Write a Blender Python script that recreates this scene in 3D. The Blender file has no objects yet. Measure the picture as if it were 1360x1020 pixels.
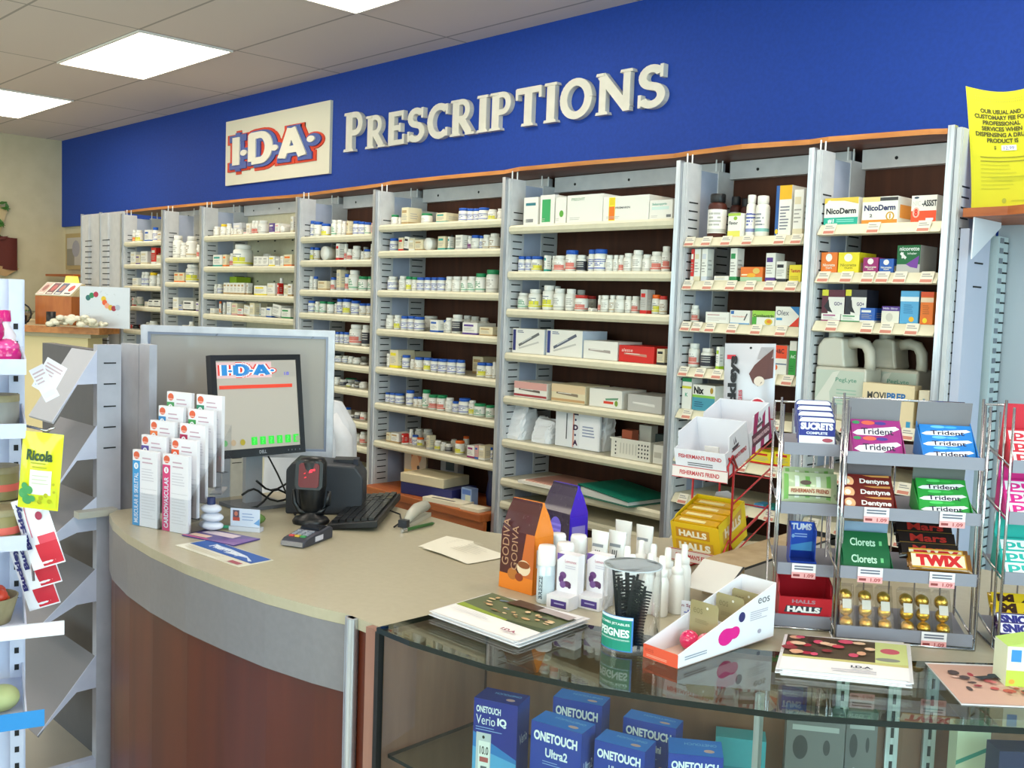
import bpy, bmesh, math, random
from mathutils import Vector, Matrix
random.seed(7)
PI = math.pi
SC = bpy.context.scene
COL = SC.collection

# ------------------------------------------------------------------ camera
F = 1345.0                                   # focal length in pixels of a 1360 x 1020 frame
CAMZ = 1.6
RT = Vector((0.69449369, 0.71863636, 0.03521779))      # camera right, down, forward in the room
DN = Vector((0.0802232, -0.02869988, -0.99636367))
FW = Vector((-0.71501242, 0.69479356, -0.0775832))
cd = bpy.data.cameras.new('camera'); cam = bpy.data.objects.new('camera', cd); COL.objects.link(cam)
cd.sensor_width = 36.0; cd.lens = F / 1360.0 * 36.0; cd.clip_start = .05
cam.matrix_world = Matrix(((RT.x, -DN.x, -FW.x, 0), (RT.y, -DN.y, -FW.y, 0), (RT.z, -DN.z, -FW.z, CAMZ), (0, 0, 0, 1)))
SC.camera = cam

# ------------------------------------------------------------------ world, exposure, daylight
w = bpy.data.worlds.new('sky'); SC.world = w; w.use_nodes = True
bg = w.node_tree.nodes['Background']; bg.inputs[0].default_value = (.62, .78, 1.0, 1); bg.inputs[1].default_value = 1.6
vs = SC.view_settings
vs.view_transform = 'Standard'; vs.look = 'None'; vs.gamma = 1; vs.use_curve_mapping = False
vs.exposure = 0.0
def area(name, loc, target, sx, sy, power, col):
    l = bpy.data.lights.new(name, 'AREA'); l.shape = 'RECTANGLE'; l.size = sx; l.size_y = sy; l.energy = power; l.color = col
    o = bpy.data.objects.new(name, l); COL.objects.link(o); o.location = loc
    o.rotation_euler = (Vector(target) - Vector(loc)).to_track_quat('-Z', 'Y').to_euler(); return o
# daylight coming in through the two shop-front windows behind the camera
area('window_daylight', (-5.6, -4.75, 1.7), (-5.6, 0, 1.5), 4.6, 2.2, 170, (.9, .92, 1.0))
area('window_daylight', (0.2, -4.75, 1.7), (0.2, 0, 1.4), 4.6, 2.2, 230, (.88, .92, 1.0))
area('window_daylight', (3.4, 0.6, 1.8), (-2, 0.9, 1.3), 4.2, 2.0, 300, (.68, .82, 1.0))

# ------------------------------------------------------------------ pixel to room helpers
def ray(px, py): return RT * ((px - 680) / F) + DN * ((py - 510) / F) + FW
def onZ(px, py, z):
    r = ray(px, py); t = (z - CAMZ) / r.z; return Vector((r.x * t, r.y * t, z))
def onY(px, py, Y):
    r = ray(px, py); t = Y / r.y; return Vector((r.x * t, Y, CAMZ + r.z * t))
def onX(px, py, X):
    r = ray(px, py); t = X / r.x; return Vector((X, r.y * t, CAMZ + r.z * t))
def atD(px, py, d): r = ray(px, py); return Vector((r.x * d, r.y * d, CAMZ + r.z * d))
def depth(p): return (Vector(p) - Vector((0, 0, CAMZ))).dot(FW)

# ------------------------------------------------------------------ materials
def lin(h):
    h = h.lstrip('#'); c = [int(h[i:i + 2], 16) / 255 for i in (0, 2, 4)]
    return tuple((v / 12.92 if v <= .04045 else ((v + .055) / 1.055) ** 2.4) for v in c) + (1,)
MC = {}
NAMED = dict(white='#e9e7e2', cream='#e6dfc8', black='#141416', navy='#1f2560', blue='#1d4fae', sky='#3f9bdc', teal='#1d9f8c', green='#2e9a4a',
    lime='#a5c52a', yellow='#f2d81e', orange='#f07a1c', red='#cf2222', pink='#e05a8c', magenta='#b01a80', purple='#5b2f86', grey='#9a9a98',
    dgrey='#4b4b4d', brown='#5a2f1a', tan='#c9a878', beige='#d9cfb0', gold='#c99a2a', maroon='#6d1522', lgrey='#c9c9c8', lblue='#9fc3e0')
def M(c, rough=.5, metal=0.0, emit=0, trans=0, alpha=1, coat=0, ior=1.45):
    c = NAMED.get(c, c); k = (c, rough, metal, emit, trans, alpha, coat)
    if k in MC: return MC[k]
    m = bpy.data.materials.new('paint_%s' % c.strip('#')); m.use_nodes = True; nt = m.node_tree; b = nt.nodes['Principled BSDF']
    col = lin(c); b.inputs['Base Color'].default_value = col; b.inputs['Roughness'].default_value = rough; b.inputs['Metallic'].default_value = metal
    b.inputs['IOR'].default_value = ior
    if emit: b.inputs['Emission Color'].default_value = col; b.inputs['Emission Strength'].default_value = emit
    if trans: b.inputs['Transmission Weight'].default_value = trans
    if alpha < 1: b.inputs['Alpha'].default_value = alpha
    if coat: b.inputs['Coat Weight'].default_value = coat
    if not (trans or emit or alpha < 1):
        n = nt.nodes.new('ShaderNodeTexNoise'); n.inputs['Scale'].default_value = 14
        r = nt.nodes.new('ShaderNodeMapRange'); r.inputs['To Min'].default_value = max(.02, rough - .06); r.inputs['To Max'].default_value = min(1, rough + .06)
        nt.links.new(n.outputs['Fac'], r.inputs['Value']); nt.links.new(r.outputs['Result'], b.inputs['Roughness'])
    MC[k] = m; return m
def noisy(name, c1, c2, scale, stretch=(1, 1, 1), rough=.5, detail=6, dist=0.0, metal=0, coat=0, bump=0, lo=.35, hi=.65):
    if name in MC: return MC[name]
    m = bpy.data.materials.new(name); m.use_nodes = True; nt = m.node_tree; b = nt.nodes['Principled BSDF']; L = nt.links.new
    tc = nt.nodes.new('ShaderNodeTexCoord'); mp = nt.nodes.new('ShaderNodeMapping'); mp.inputs['Scale'].default_value = stretch
    n = nt.nodes.new('ShaderNodeTexNoise'); n.inputs['Scale'].default_value = scale; n.inputs['Detail'].default_value = detail; n.inputs['Distortion'].default_value = dist
    cr = nt.nodes.new('ShaderNodeValToRGB'); cr.color_ramp.elements[0].position = lo; cr.color_ramp.elements[1].position = hi
    cr.color_ramp.elements[0].color = lin(c1); cr.color_ramp.elements[1].color = lin(c2)
    L(tc.outputs['Object'], mp.inputs[0]); L(mp.outputs[0], n.inputs['Vector']); L(n.outputs['Fac'], cr.inputs[0]); L(cr.outputs[0], b.inputs['Base Color'])
    b.inputs['Roughness'].default_value = rough; b.inputs['Metallic'].default_value = metal
    if coat: b.inputs['Coat Weight'].default_value = coat; b.inputs['Coat Roughness'].default_value = .15
    if bump:
        bp = nt.nodes.new('ShaderNodeBump'); bp.inputs['Strength'].default_value = bump; bp.inputs['Distance'].default_value = .003
        L(n.outputs['Fac'], bp.inputs['Height']); L(bp.outputs[0], b.inputs['Normal'])
    MC[name] = m; return m
WOOD = noisy('cherry_laminate', '#471606', '#592009', 2.0, (5, 5, .5), .42, 5, .5, coat=.08)
WOODL = noisy('wood_edge', '#b06a2a', '#c98440', 5, (1, 8, 8), .4)
WOODB = noisy('shelf_wood', '#9a4c1c', '#b06128', 6, (1, 6, 6), .45)
WOODP = noisy('rosy_wood', '#8c6252', '#9a6e5c', 5, (6, 6, .7), .4)
BACK = noisy('brown_backing', '#42200f', '#4e2814', 4, (8, 8, .6), .8)
LAMI = noisy('counter_laminate', '#aea58c', '#b2a991', 60, rough=.38, coat=.15)
BAND = noisy('grey_laminate', '#7a777b', '#7e7b7f', 60, rough=.4, coat=.1)
SHELFM = noisy('shelf_enamel', '#d2cbb0', '#d8d1b6', 30, rough=.42)
POSTM = noisy('post_enamel', '#c2c2c4', '#cbcbcc', 20, rough=.45)
ALU = noisy('brushed_aluminium', '#b9bcc2', '#d9dce2', 18, (10, 10, .3), .3, metal=.85)
STEEL = M('#cfd0d4', .18, 1.0)
PANEL = noisy('side_panel', '#a3acc2', '#adb5ca', 12, rough=.5)
WMET = noisy('white_metal', '#c3c8de', '#ccd0e4', 18, rough=.4)
SLOT = M('#1b1b1d', .7)
def glass(name, tint, rough=.0, refl=.045):
    m = bpy.data.materials.new(name); m.use_nodes = True; nt = m.node_tree; nt.nodes.clear(); L = nt.links.new
    o = nt.nodes.new('ShaderNodeOutputMaterial'); mx = nt.nodes.new('ShaderNodeMixShader'); t = nt.nodes.new('ShaderNodeBsdfTransparent'); g = nt.nodes.new('ShaderNodeBsdfGlossy')
    lw = nt.nodes.new('ShaderNodeLayerWeight'); lw.inputs['Blend'].default_value = .5; pw = nt.nodes.new('ShaderNodeMath'); pw.operation = 'POWER'; pw.inputs[1].default_value = 4.5
    ma = nt.nodes.new('ShaderNodeMath'); ma.operation = 'MULTIPLY_ADD'; ma.inputs[1].default_value = .9; ma.inputs[2].default_value = refl; t.inputs[0].default_value = lin(tint); g.inputs['Roughness'].default_value = rough
    L(lw.outputs['Facing'], pw.inputs[0]); L(pw.outputs[0], ma.inputs[0]); L(ma.outputs[0], mx.inputs[0]); L(t.outputs[0], mx.inputs[1]); L(g.outputs[0], mx.inputs[2]); L(mx.outputs[0], o.inputs[0]); return m
GLASS = glass('clear_glass', '#e6f0ea'); GEDGE = M('#0a1714', .25); ACRYL = glass('acrylic', '#fafbfc', 0, .02); CELLO = glass('cellophane', '#f8f8f6', .02, .015)

# ------------------------------------------------------------------ text as mesh data (built-in font)
TX = {}
def text_mesh(s, bold=0.0):
    k = (s, bold)
    if k not in TX:
        cu = bpy.data.curves.new('lettering', 'FONT'); cu.body = s; cu.offset = bold; cu.resolution_u = 3; cu.fill_mode = 'FRONT'
        o = bpy.data.objects.new('lettering', cu); COL.objects.link(o); dg = bpy.context.evaluated_depsgraph_get()
        me = bpy.data.meshes.new_from_object(o.evaluated_get(dg)); vs_ = [(v.co.x, v.co.y) for v in me.vertices]; fs = [tuple(p.vertices) for p in me.polygons]
        bpy.data.objects.remove(o); bpy.data.curves.remove(cu); bpy.data.meshes.remove(me)
        if not vs_: vs_ = [(0, 0), (1, 0), (1, 1)]; fs = [(0, 1, 2)]
        x0 = min(v[0] for v in vs_); x1 = max(v[0] for v in vs_); y0 = min(v[1] for v in vs_); y1 = max(v[1] for v in vs_)
        TX[k] = ([((a - x0) / max(1e-6, x1 - x0), (b - y0) / max(1e-6, y1 - y0)) for a, b in vs_], fs)
    return TX[k]

# ------------------------------------------------------------------ mesh builder: many shapes, one object
class MB:
    def __init__(s): s.v = []; s.f = []; s.m = []; s.mats = []; s.sm = []
    pk = 0
    def mi(s, m):
        if isinstance(m, str): m = M(m)
        if m not in s.mats: s.mats.append(m)
        return s.mats.index(m)
    def add(s, vs_, fs, m, smooth=False):
        o = len(s.v); i = s.mi(m); s.v += [tuple(v) for v in vs_]
        for f in fs: s.f.append(tuple(a + o for a in f)); s.m.append(i); s.sm.append(smooth)
        return s
    def box(s, x0, x1, y0, y1, z0, z1, m, tr=None, top=None):
        P = [Vector(p) for p in [(x0, y0, z0), (x1, y0, z0), (x1, y1, z0), (x0, y1, z0), (x0, y0, z1), (x1, y0, z1), (x1, y1, z1), (x0, y1, z1)]]
        if tr: P = [tr @ p for p in P]
        return s.add(P, [(0, 3, 2, 1), (4, 5, 6, 7), (0, 1, 5, 4), (1, 2, 6, 5), (2, 3, 7, 6), (3, 0, 4, 7)], m)
    def quad(s, a, b, c, d, m): return s.add([a, b, c, d], [(0, 1, 2, 3)], m)
    def slab(s, pts, z0, z1, m, mside=None):          # vertical prism over a plan polygon (anticlockwise)
        n = len(pts); P = [(p[0], p[1], z0) for p in pts] + [(p[0], p[1], z1) for p in pts]
        s.add(P, [tuple(range(n - 1, -1, -1)), tuple(range(n, 2 * n))], m)
        return s.add(P, [(i, (i + 1) % n, n + (i + 1) % n, n + i) for i in range(n)], mside or m)
    def prism(s, poly, org, U, V, N, t, m, back=True):  # flat polygon in a plane, given thickness along N
        org, U, V, N = Vector(org), Vector(U), Vector(V), Vector(N); n = len(poly)
        ar = sum(poly[i][0] * poly[(i + 1) % n][1] - poly[(i + 1) % n][0] * poly[i][1] for i in range(n)) * U.cross(V).dot(N) * (1 if t > 0 else -1)
        if ar < 0: poly = poly[::-1]
        a = [org + U * p[0] + V * p[1] for p in poly]; b = [p + N * t for p in a]
        s.add(a + b, [tuple(range(n - 1, -1, -1)), tuple(range(n, 2 * n))] + [(i, (i + 1) % n, n + (i + 1) % n, n + i) for i in range(n)], m); return s
    def lathe(s, prof, m, c=(0, 0, 0), n=14, smooth=True, ax='z', sy=1.0):
        P = []; k = len(prof)
        for i in range(n):
            a = 2 * PI * i / n
            for r, z in prof:
                x, y = r * math.cos(a), r * math.sin(a) * sy
                q = (x, y, z) if ax == 'z' else ((z, x, y) if ax == 'x' else (x, z, y))
                P.append((q[0] + c[0], q[1] + c[1], q[2] + c[2]))
        fs = [(i * k + j, ((i + 1) % n) * k + j, ((i + 1) % n) * k + j + 1, i * k + j + 1) for i in range(n) for j in range(k - 1)]
        s.add(P, fs, m, smooth)
        for j, rev in ((0, True), (k - 1, False)):
            if prof[j][0] > 1e-5:
                f = tuple(i * k + j for i in range(n)); s.add(P, [f[::-1] if rev else f], m)
        return s
    def cyl(s, r, z0, z1, m, c=(0, 0, 0), n=14, ax='z'): return s.lathe([(r, z0), (r, z1)], m, c, n, True, ax)
    def tube(s, pts, r, m, n=6, closed=False):
        pts = [Vector(p) for p in pts]; k = len(pts); P = []
        for i, p in enumerate(pts):
            a = pts[(i - 1) % k] if (closed or i) else p; b = pts[(i + 1) % k] if (closed or i < k - 1) else p
            d = (b - a); d = d.normalized() if d.length > 1e-9 else Vector((0, 0, 1)); up = Vector((0, 0, 1)) if abs(d.z) < .9 else Vector((1, 0, 0))
            u = d.cross(up).normalized(); v_ = d.cross(u)
            rr = r[i] if isinstance(r, (list, tuple)) else r
            for j in range(n): t = 2 * PI * j / n; P.append(p + u * (rr * math.cos(t)) + v_ * (rr * math.sin(t)))
        fs = [(i * n + j, i * n + (j + 1) % n, ((i + 1) % k) * n + (j + 1) % n, ((i + 1) % k) * n + j) for i in range(k if closed else k - 1) for j in range(n)]
        if not closed: fs += [tuple(range(n - 1, -1, -1)), tuple((k - 1) * n + j for j in range(n))]
        return s.add(P, fs, m, True)
    def ball(s, c, r, m, n=10, k=7, sc=(1, 1, 1)):
        P = []; fs = []
        for i in range(k + 1):
            a = PI * i / k
            for j in range(n): t = 2 * PI * j / n; P.append((c[0] + r * sc[0] * math.sin(a) * math.cos(t), c[1] + r * sc[1] * math.sin(a) * math.sin(t), c[2] - r * sc[2] * math.cos(a)))
        for i in range(k):
            for j in range(n): fs.append((i * n + j, i * n + (j + 1) % n, (i + 1) * n + (j + 1) % n, (i + 1) * n + j))
        return s.add(P, fs, m, True)
    def grid(s, fn, nu, nv, m, thick=0.0, smooth=True):     # fn(u,v)->point
        P = [fn(i / nu, j / nv) for j in range(nv + 1) for i in range(nu + 1)]
        fs = [(j * (nu + 1) + i, j * (nu + 1) + i + 1, (j + 1) * (nu + 1) + i + 1, (j + 1) * (nu + 1) + i) for j in range(nv) for i in range(nu)]
        s.add(P, fs, m, smooth)
        if thick:
            Q = [(p[0], p[1], p[2] - thick) for p in P]; s.add(Q, [f[::-1] for f in fs], m, smooth)
        return s
    # printing on a flat face: frame = (origin, U vector over full width, V vector over full height, normal)
    def face(s, org, U, V):
        s.o, s.U, s.V = Vector(org), Vector(U), Vector(V); s.N = s.U.cross(s.V).normalized(); s.k = 0; return s
    def _p(s, u, v): return s.o + s.U * u + s.V * v + s.N * (.0003 + s.k * .00012)
    def r(s, u0, v0, u1, v1, m): s.add([s._p(u0, v0), s._p(u1, v0), s._p(u1, v1), s._p(u0, v1)], [(0, 1, 2, 3)], m); s.k += 1; return s
    def p(s, pts, m): s.add([s._p(*q) for q in pts], [tuple(range(len(pts)))], m); s.k += 1; return s
    def e(s, cu, cv, ru, rv, m, n=16): return s.p([(cu + ru * math.cos(2 * PI * i / n), cv + rv * math.sin(2 * PI * i / n)) for i in range(n)], m)
    def t(s, txt, u0, v0, u1, v1, m, bold=.0, rot=0):
        vs_, fs = text_mesh(txt, bold)
        if rot: P = [s._p(u1 - (u1 - u0) * b, v0 + (v1 - v0) * a) for a, b in vs_]     # reads upwards
        else: P = [s._p(u0 + (u1 - u0) * a, v0 + (v1 - v0) * b) for a, b in vs_]
        s.add(P, fs, m); s.k += 1; return s
    def lines(s, u0, v0, u1, v1, n, m, seed=1, h=.45):
        rr = random.Random(seed); d = (v1 - v0) / n; k = s.k
        for i in range(n):
            x1 = u0 + (u1 - u0) * (.6 + .4 * rr.random()); a = v1 - (i + 1) * d + d * (1 - h) / 2; s.r(u0, a, x1, a + d * h, m); s.k = k
        s.k = k + 1; return s
    def build(s, name, parent=None, loc=(0, 0, 0), rotz=0.0):
        me = bpy.data.meshes.new(name); me.from_pydata(s.v, [], s.f)
        for m in s.mats: me.materials.append(m)
        me.polygons.foreach_set('material_index', s.m); me.polygons.foreach_set('use_smooth', s.sm); me.update()
        o = bpy.data.objects.new(name, me); COL.objects.link(o); o.location = loc; o.rotation_euler = (0, 0, rotz)
        if parent: o.parent = parent
        return o
def tag(o, label, cat, group=None, kind=None):
    o['label'] = label; o['category'] = cat
    if group: o['group'] = group
    if kind: o['kind'] = kind
    return o
def thing(name, label, cat, loc=(0, 0, 0), rotz=0.0, group=None, tilt=None):
    o = bpy.data.objects.new(name, None); COL.objects.link(o); o.location = loc; o.rotation_euler = tilt or (0, 0, rotz); o.empty_display_size = .05
    return tag(o, label, cat, group)
def struct(name, mb): o = mb.build(name); o['kind'] = 'structure'; return o
def copy_tree(o, parent=None):
    c = o.copy(); COL.objects.link(c)
    if parent: c.parent = parent
    for ch in list(o.children): copy_tree(ch, c)
    return c
def bevel(o, w=.002, seg=2):
    b = o.modifiers.new('bevel', 'BEVEL'); b.width = w; b.segments = seg; b.limit_method = 'ANGLE'; return o
def boxfaces(mb, x0, x1, y0, y1, z0, z1):      # returns frames: front (-Y), right (+X), top
    return (((x0, y0, z0), (x1 - x0, 0, 0), (0, 0, z1 - z0)), ((x1, y0, z0), (0, y1 - y0, 0), (0, 0, z1 - z0)), ((x0, y0, z1), (x1 - x0, 0, 0), (0, y1 - y0, 0)))

# 2D strokes (wide polylines) used for the big raised letters
def strokes(mb, paths, org, U, V, N, w, t, m):
    for path in paths:
        for (a, b) in zip(path, path[1:]):
            a_, b_ = Vector(a), Vector(b); d = (b_ - a_); n = Vector((-d.y, d.x)).normalized() * w / 2
            mb.pk += 1; tt = t + .00005 * mb.pk; mb.prism([tuple(a_ - n), tuple(b_ - n), tuple(b_ + n), tuple(a_ + n)], org, U, V, N, tt, m)
        for c in path[1:-1]:
            mb.pk += 1; tt = t + .00005 * mb.pk; mb.prism([(c[0] + w / 2 * math.cos(i * PI / 6), c[1] + w / 2 * math.sin(i * PI / 6)) for i in range(12)], org, U, V, N, tt, m)
def arc(cx, cy, rx, ry, a0, a1, n=14): return [(cx + rx * math.cos(math.radians(a0 + (a1 - a0) * i / n)), cy + ry * math.sin(math.radians(a0 + (a1 - a0) * i / n))) for i in range(n + 1)]

# ================================================================== THE ROOM
XL, XR, YF, YB, HC = -10.15, 3.2, -4.6, 3.75, 3.02
FLOORM = noisy('vinyl_floor', '#aca79d', '#b6b1a7', 3, rough=.35)
struct('floor', MB().box(XL - .2, XR + .2, YF - .2, YB + .2, -.1, 0, FLOORM))
def ceiling_mat():
    m = bpy.data.materials.new('ceiling_tiles'); m.use_nodes = True; nt = m.node_tree; b = nt.nodes['Principled BSDF']; L = nt.links.new
    tc = nt.nodes.new('ShaderNodeTexCoord'); mp = nt.nodes.new('ShaderNodeMapping'); mp.inputs['Location'].default_value = (6.69 + 1.205 * 10, -2.42 + .5775 * 20, 0)
    br = nt.nodes.new('ShaderNodeTexBrick'); br.offset = 0; br.inputs['Scale'].default_value = 1; br.inputs['Brick Width'].default_value = 1.205; br.inputs['Row Height'].default_value = .5775
    br.inputs['Mortar Size'].default_value = .007; br.inputs['Mortar Smooth'].default_value = 0
    br.inputs['Color1'].default_value = lin('#dcd4ce'); br.inputs['Color2'].default_value = lin('#d8d0ca'); br.inputs['Mortar'].default_value = lin('#a5a09a')
    n = nt.nodes.new('ShaderNodeTexNoise'); n.inputs['Scale'].default_value = 90; bp = nt.nodes.new('ShaderNodeBump'); bp.inputs['Strength'].default_value = .12
    L(tc.outputs['Object'], mp.inputs[0]); L(mp.outputs[0], br.inputs['Vector']); L(br.outputs['Color'], b.inputs['Base Color']); b.inputs['Roughness'].default_value = .9
    L(n.outputs['Fac'], bp.inputs['Height']); L(bp.outputs[0], b.inputs['Normal']); return m
struct('ceiling', MB().box(XL - .2, XR + .2, YF - .2, YB + .2, HC, HC + .1, ceiling_mat()))
CREAMW = noisy('cream_wall', '#c9bf9f', '#cfc5a6', 8, rough=.85, bump=.05)
BLUEW = noisy('blue_wall', '#0a3a96', '#0d3fa2', 60, rough=.75, bump=.03)
struct('wall_back', MB().box(XL - .2, XR + .2, YB, YB + .15, 0, HC, CREAMW))
struct('trim_1', MB().box(XL + .001, XR, YB - .03, YB - .001, 2.2, HC, BLUEW).box(-1.9, XR, YB - .03, YB - .001, 1.6, 2.2, BLUEW))
struct('wall_left', MB().box(XL - .15, XL, YF, YB, 0, HC, CREAMW))
struct('wall_right', MB().box(XR, XR + .15, YF, -1.6, 0, HC, CREAMW).box(XR, XR + .15, 2.8, YB, 0, HC, CREAMW).box(XR, XR + .15, -1.6, 2.8, 0, .5, CREAMW).box(XR, XR + .15, -1.6, 2.8, 2.85, HC, CREAMW))
f = MB()
for k in range(5): y = -1.6 + 4.4 * k / 4; f.box(XR + .02, XR + .09, max(-1.6, y - .03), min(2.8, y + .03), .5, 2.85, ALU)
f.box(XR + .02, XR + .09, -1.6, 2.8, .5, .56, ALU).box(XR + .02, XR + .09, -1.6, 2.8, 2.79, 2.85, ALU)
wo = struct('window_3', f); MB().box(XR + .05, XR + .055, -1.57, 2.77, .56, 2.79, GLASS).build('pane', wo)
wf = MB()
for a, b in ((XL, -8.0), (-3.2, -2.1), (2.6, XR)): wf.box(a, b, YF - .1, YF, 0, HC, CREAMW)
for a, b in ((-8.0, -3.2), (-2.1, 2.6)): wf.box(a, b, YF - .1, YF, 0, .5, CREAMW); wf.box(a, b, YF - .1, YF, 2.85, HC, CREAMW)
struct('wall_front', wf)
for i, (a, b) in enumerate(((-8.0, -3.2), (-2.1, 2.6))):
    f = MB()
    for k in range(5): x = a + (b - a) * k / 4; f.box(max(a, x - .03), min(b, x + .03), YF - .09, YF - .02, .5, 2.85, ALU)
    f.box(a, b, YF - .09, YF - .02, .5, .56, ALU).box(a, b, YF - .09, YF - .02, 2.79, 2.85, ALU)
    wo = struct('window_%d' % (i + 1), f); MB().box(a + .03, b - .03, YF - .06, YF - .055, .56, 2.79, GLASS).build('pane', wo)

# ceiling light panels
def light_panel(x, y, label, on=True):
    t = thing('ceiling_light', label, 'ceiling light', (x, y, HC - .012), group='fluorescent panels in the ceiling grid')
    f = MB(); W_, H_ = 1.19, .565
    for a in ((0, W_, 0, .012), (0, W_, H_ - .012, H_), (0, .012, .012, H_ - .012), (W_ - .012, W_, .012, H_ - .012)): f.box(*a, 0, .0115, M('#e8e4dc', .5))
    f.build('frame', t)
    MB().box(.012, W_ - .012, .012, H_ - .012, .003, .008, M('#fff3e2', .5, emit=9)).build('diffuser', t); return t
light_panel(-6.687, 2.42, 'bright rectangular ceiling light panel, the one wholly in view')
light_panel(-9.097, 2.42, 'bright rectangular ceiling light panel cut off by the left edge')
for x in (-4.27, -1.86, .55):
    for y in (2.42,): light_panel(x, y, 'ceiling light panel in the row beside the blue wall, above the view')
for x in (-9.097, -6.687, -4.27, -1.86, .55):
    for y in (.11, -2.2): light_panel(x, y, 'ceiling light panel over the shop floor, behind the view')

# ------------------------------------------------------------------ raised sign letters
def sign_letters():
    t = thing('wall_sign', 'raised cream serif letters spelling PRESCRIPTIONS on the blue wall', 'sign', (0, YB - .03, 0))
    P0, P1 = onY(462, 201, YB - .03), onY(892, 145, YB - .03)
    base = (P0.z + P1.z) / 2 - .0; x0, x1 = P0.x, P1.x
    m = noisy('letter_cream', '#dcd8c8', '#e2decf', 20, rough=.45)
    H = .40; s_ = .3     # cap height big / small
    hb = onY(462, 201, YB).z; ht = onY(464, 150, YB).z; H = (ht - hb); hs = H * .82
    word = 'PRESCRIPTIONS'; Wd = dict(P=.72, R=.8, E=.72, S=.7, C=.8, I=.42, T=.78, O=.92, N=.95)
    tot = sum(Wd[c] * (1 if i == 0 else .82) for i, c in enumerate(word)); k = (x1 - x0) / (tot * H); x = x0
    G = {}
    s = .21; h = s / 2
    for i, c in enumerate(word):
        sc = H if i == 0 else hs; wd = Wd[c]; q = MB(); W_ = wd - .12
        U = Vector((sc * k, 0, 0)); V = Vector((0, 0, sc)); N = Vector((0, -1, 0)); org = Vector((x, 0, base))
        A = lambda paths, ww=s: strokes(q, paths, org, U, V, N, ww, .03, m)
        def serif(cx, y, ww=.34): q.prism([(cx - ww / 2, y), (cx + ww / 2, y), (cx + ww / 2 - .02, y + .07), (cx - ww / 2 + .02, y + .07)], org, U, V, N, .0335 + .0001 * cx + .0003 * y, m)
        if c in 'PR':
            A([[(.16, .03), (.16, .97)]]); serif(.16, 0); A([[(.1, .93)] + [(.3, .93)] + arc(.36, .7, .17, .23, 90, -90, 10) + [(.2, .47)]], .15)
            serif(.12, .93, .24)
            if c == 'R': A([[(.34, .46), (.6, .05)]], .2); serif(.62, 0, .3)
        elif c == 'I': A([[(.2, .03), (.2, .97)]]); serif(.2, 0); serif(.2, .93)
        elif c == 'E':
            A([[(.16, .03), (.16, .97)]]); A([[(.06, .925), (.58, .925)], [(.16, .51), (.48, .51)], [(.06, .075), (.6, .075)]], .15)
            A([[(.57, .72), (.57, 1.0)], [(.47, .38), (.47, .64)], [(.6, 0.0), (.6, .3)]], .07)
        elif c == 'T': A([[(.37, .03), (.37, .95)]]); serif(.37, 0); A([[(.04, .92), (.7, .92)]], .16); A([[(.05, .7), (.05, .98)], [(.69, .7), (.69, .98)]], .07)
        elif c == 'N': A([[(.16, .03), (.16, .97)], [(.72, .03), (.72, .97)]], .16); A([[(.12, .95), (.74, .08)]], .2); serif(.16, 0, .3); serif(.72, .93, .3); serif(.1, .93, .2)
        elif c == 'O': A([arc(.43, .5, .31, .41, 0, 360, 28)], .19)
        elif c == 'C': A([arc(.43, .5, .31, .41, 48, 312, 22)], .19); A([[(.67, .66), (.67, .96)], [(.67, .06), (.67, .3)]], .07)
        elif c == 'S':
            A([arc(.33, .71, .2, .2, 30, 270, 14) + arc(.33, .29, .22, .21, 90, -150, 14)], .18); A([[(.55, .68), (.55, .98)], [(.08, .03), (.08, .33)]], .07)
        q.build('letter', t); x += wd * sc * k
    return t
sign_letters()
def ida_paths(k=1.0):
    I = [[(.17, .08), (.17, .92)]]; D = [[(.62, .12), (.62, .88), (.82, .88)] + arc(.86, .5, .22, .38, 85, -85, 12) + [(.62, .12)]]
    A = [[(1.42, .08), (1.66, .9)], [(1.66, .9), (1.94, .08)], [(1.5, .3), (1.84, .3)]]
    return I + D + A
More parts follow.
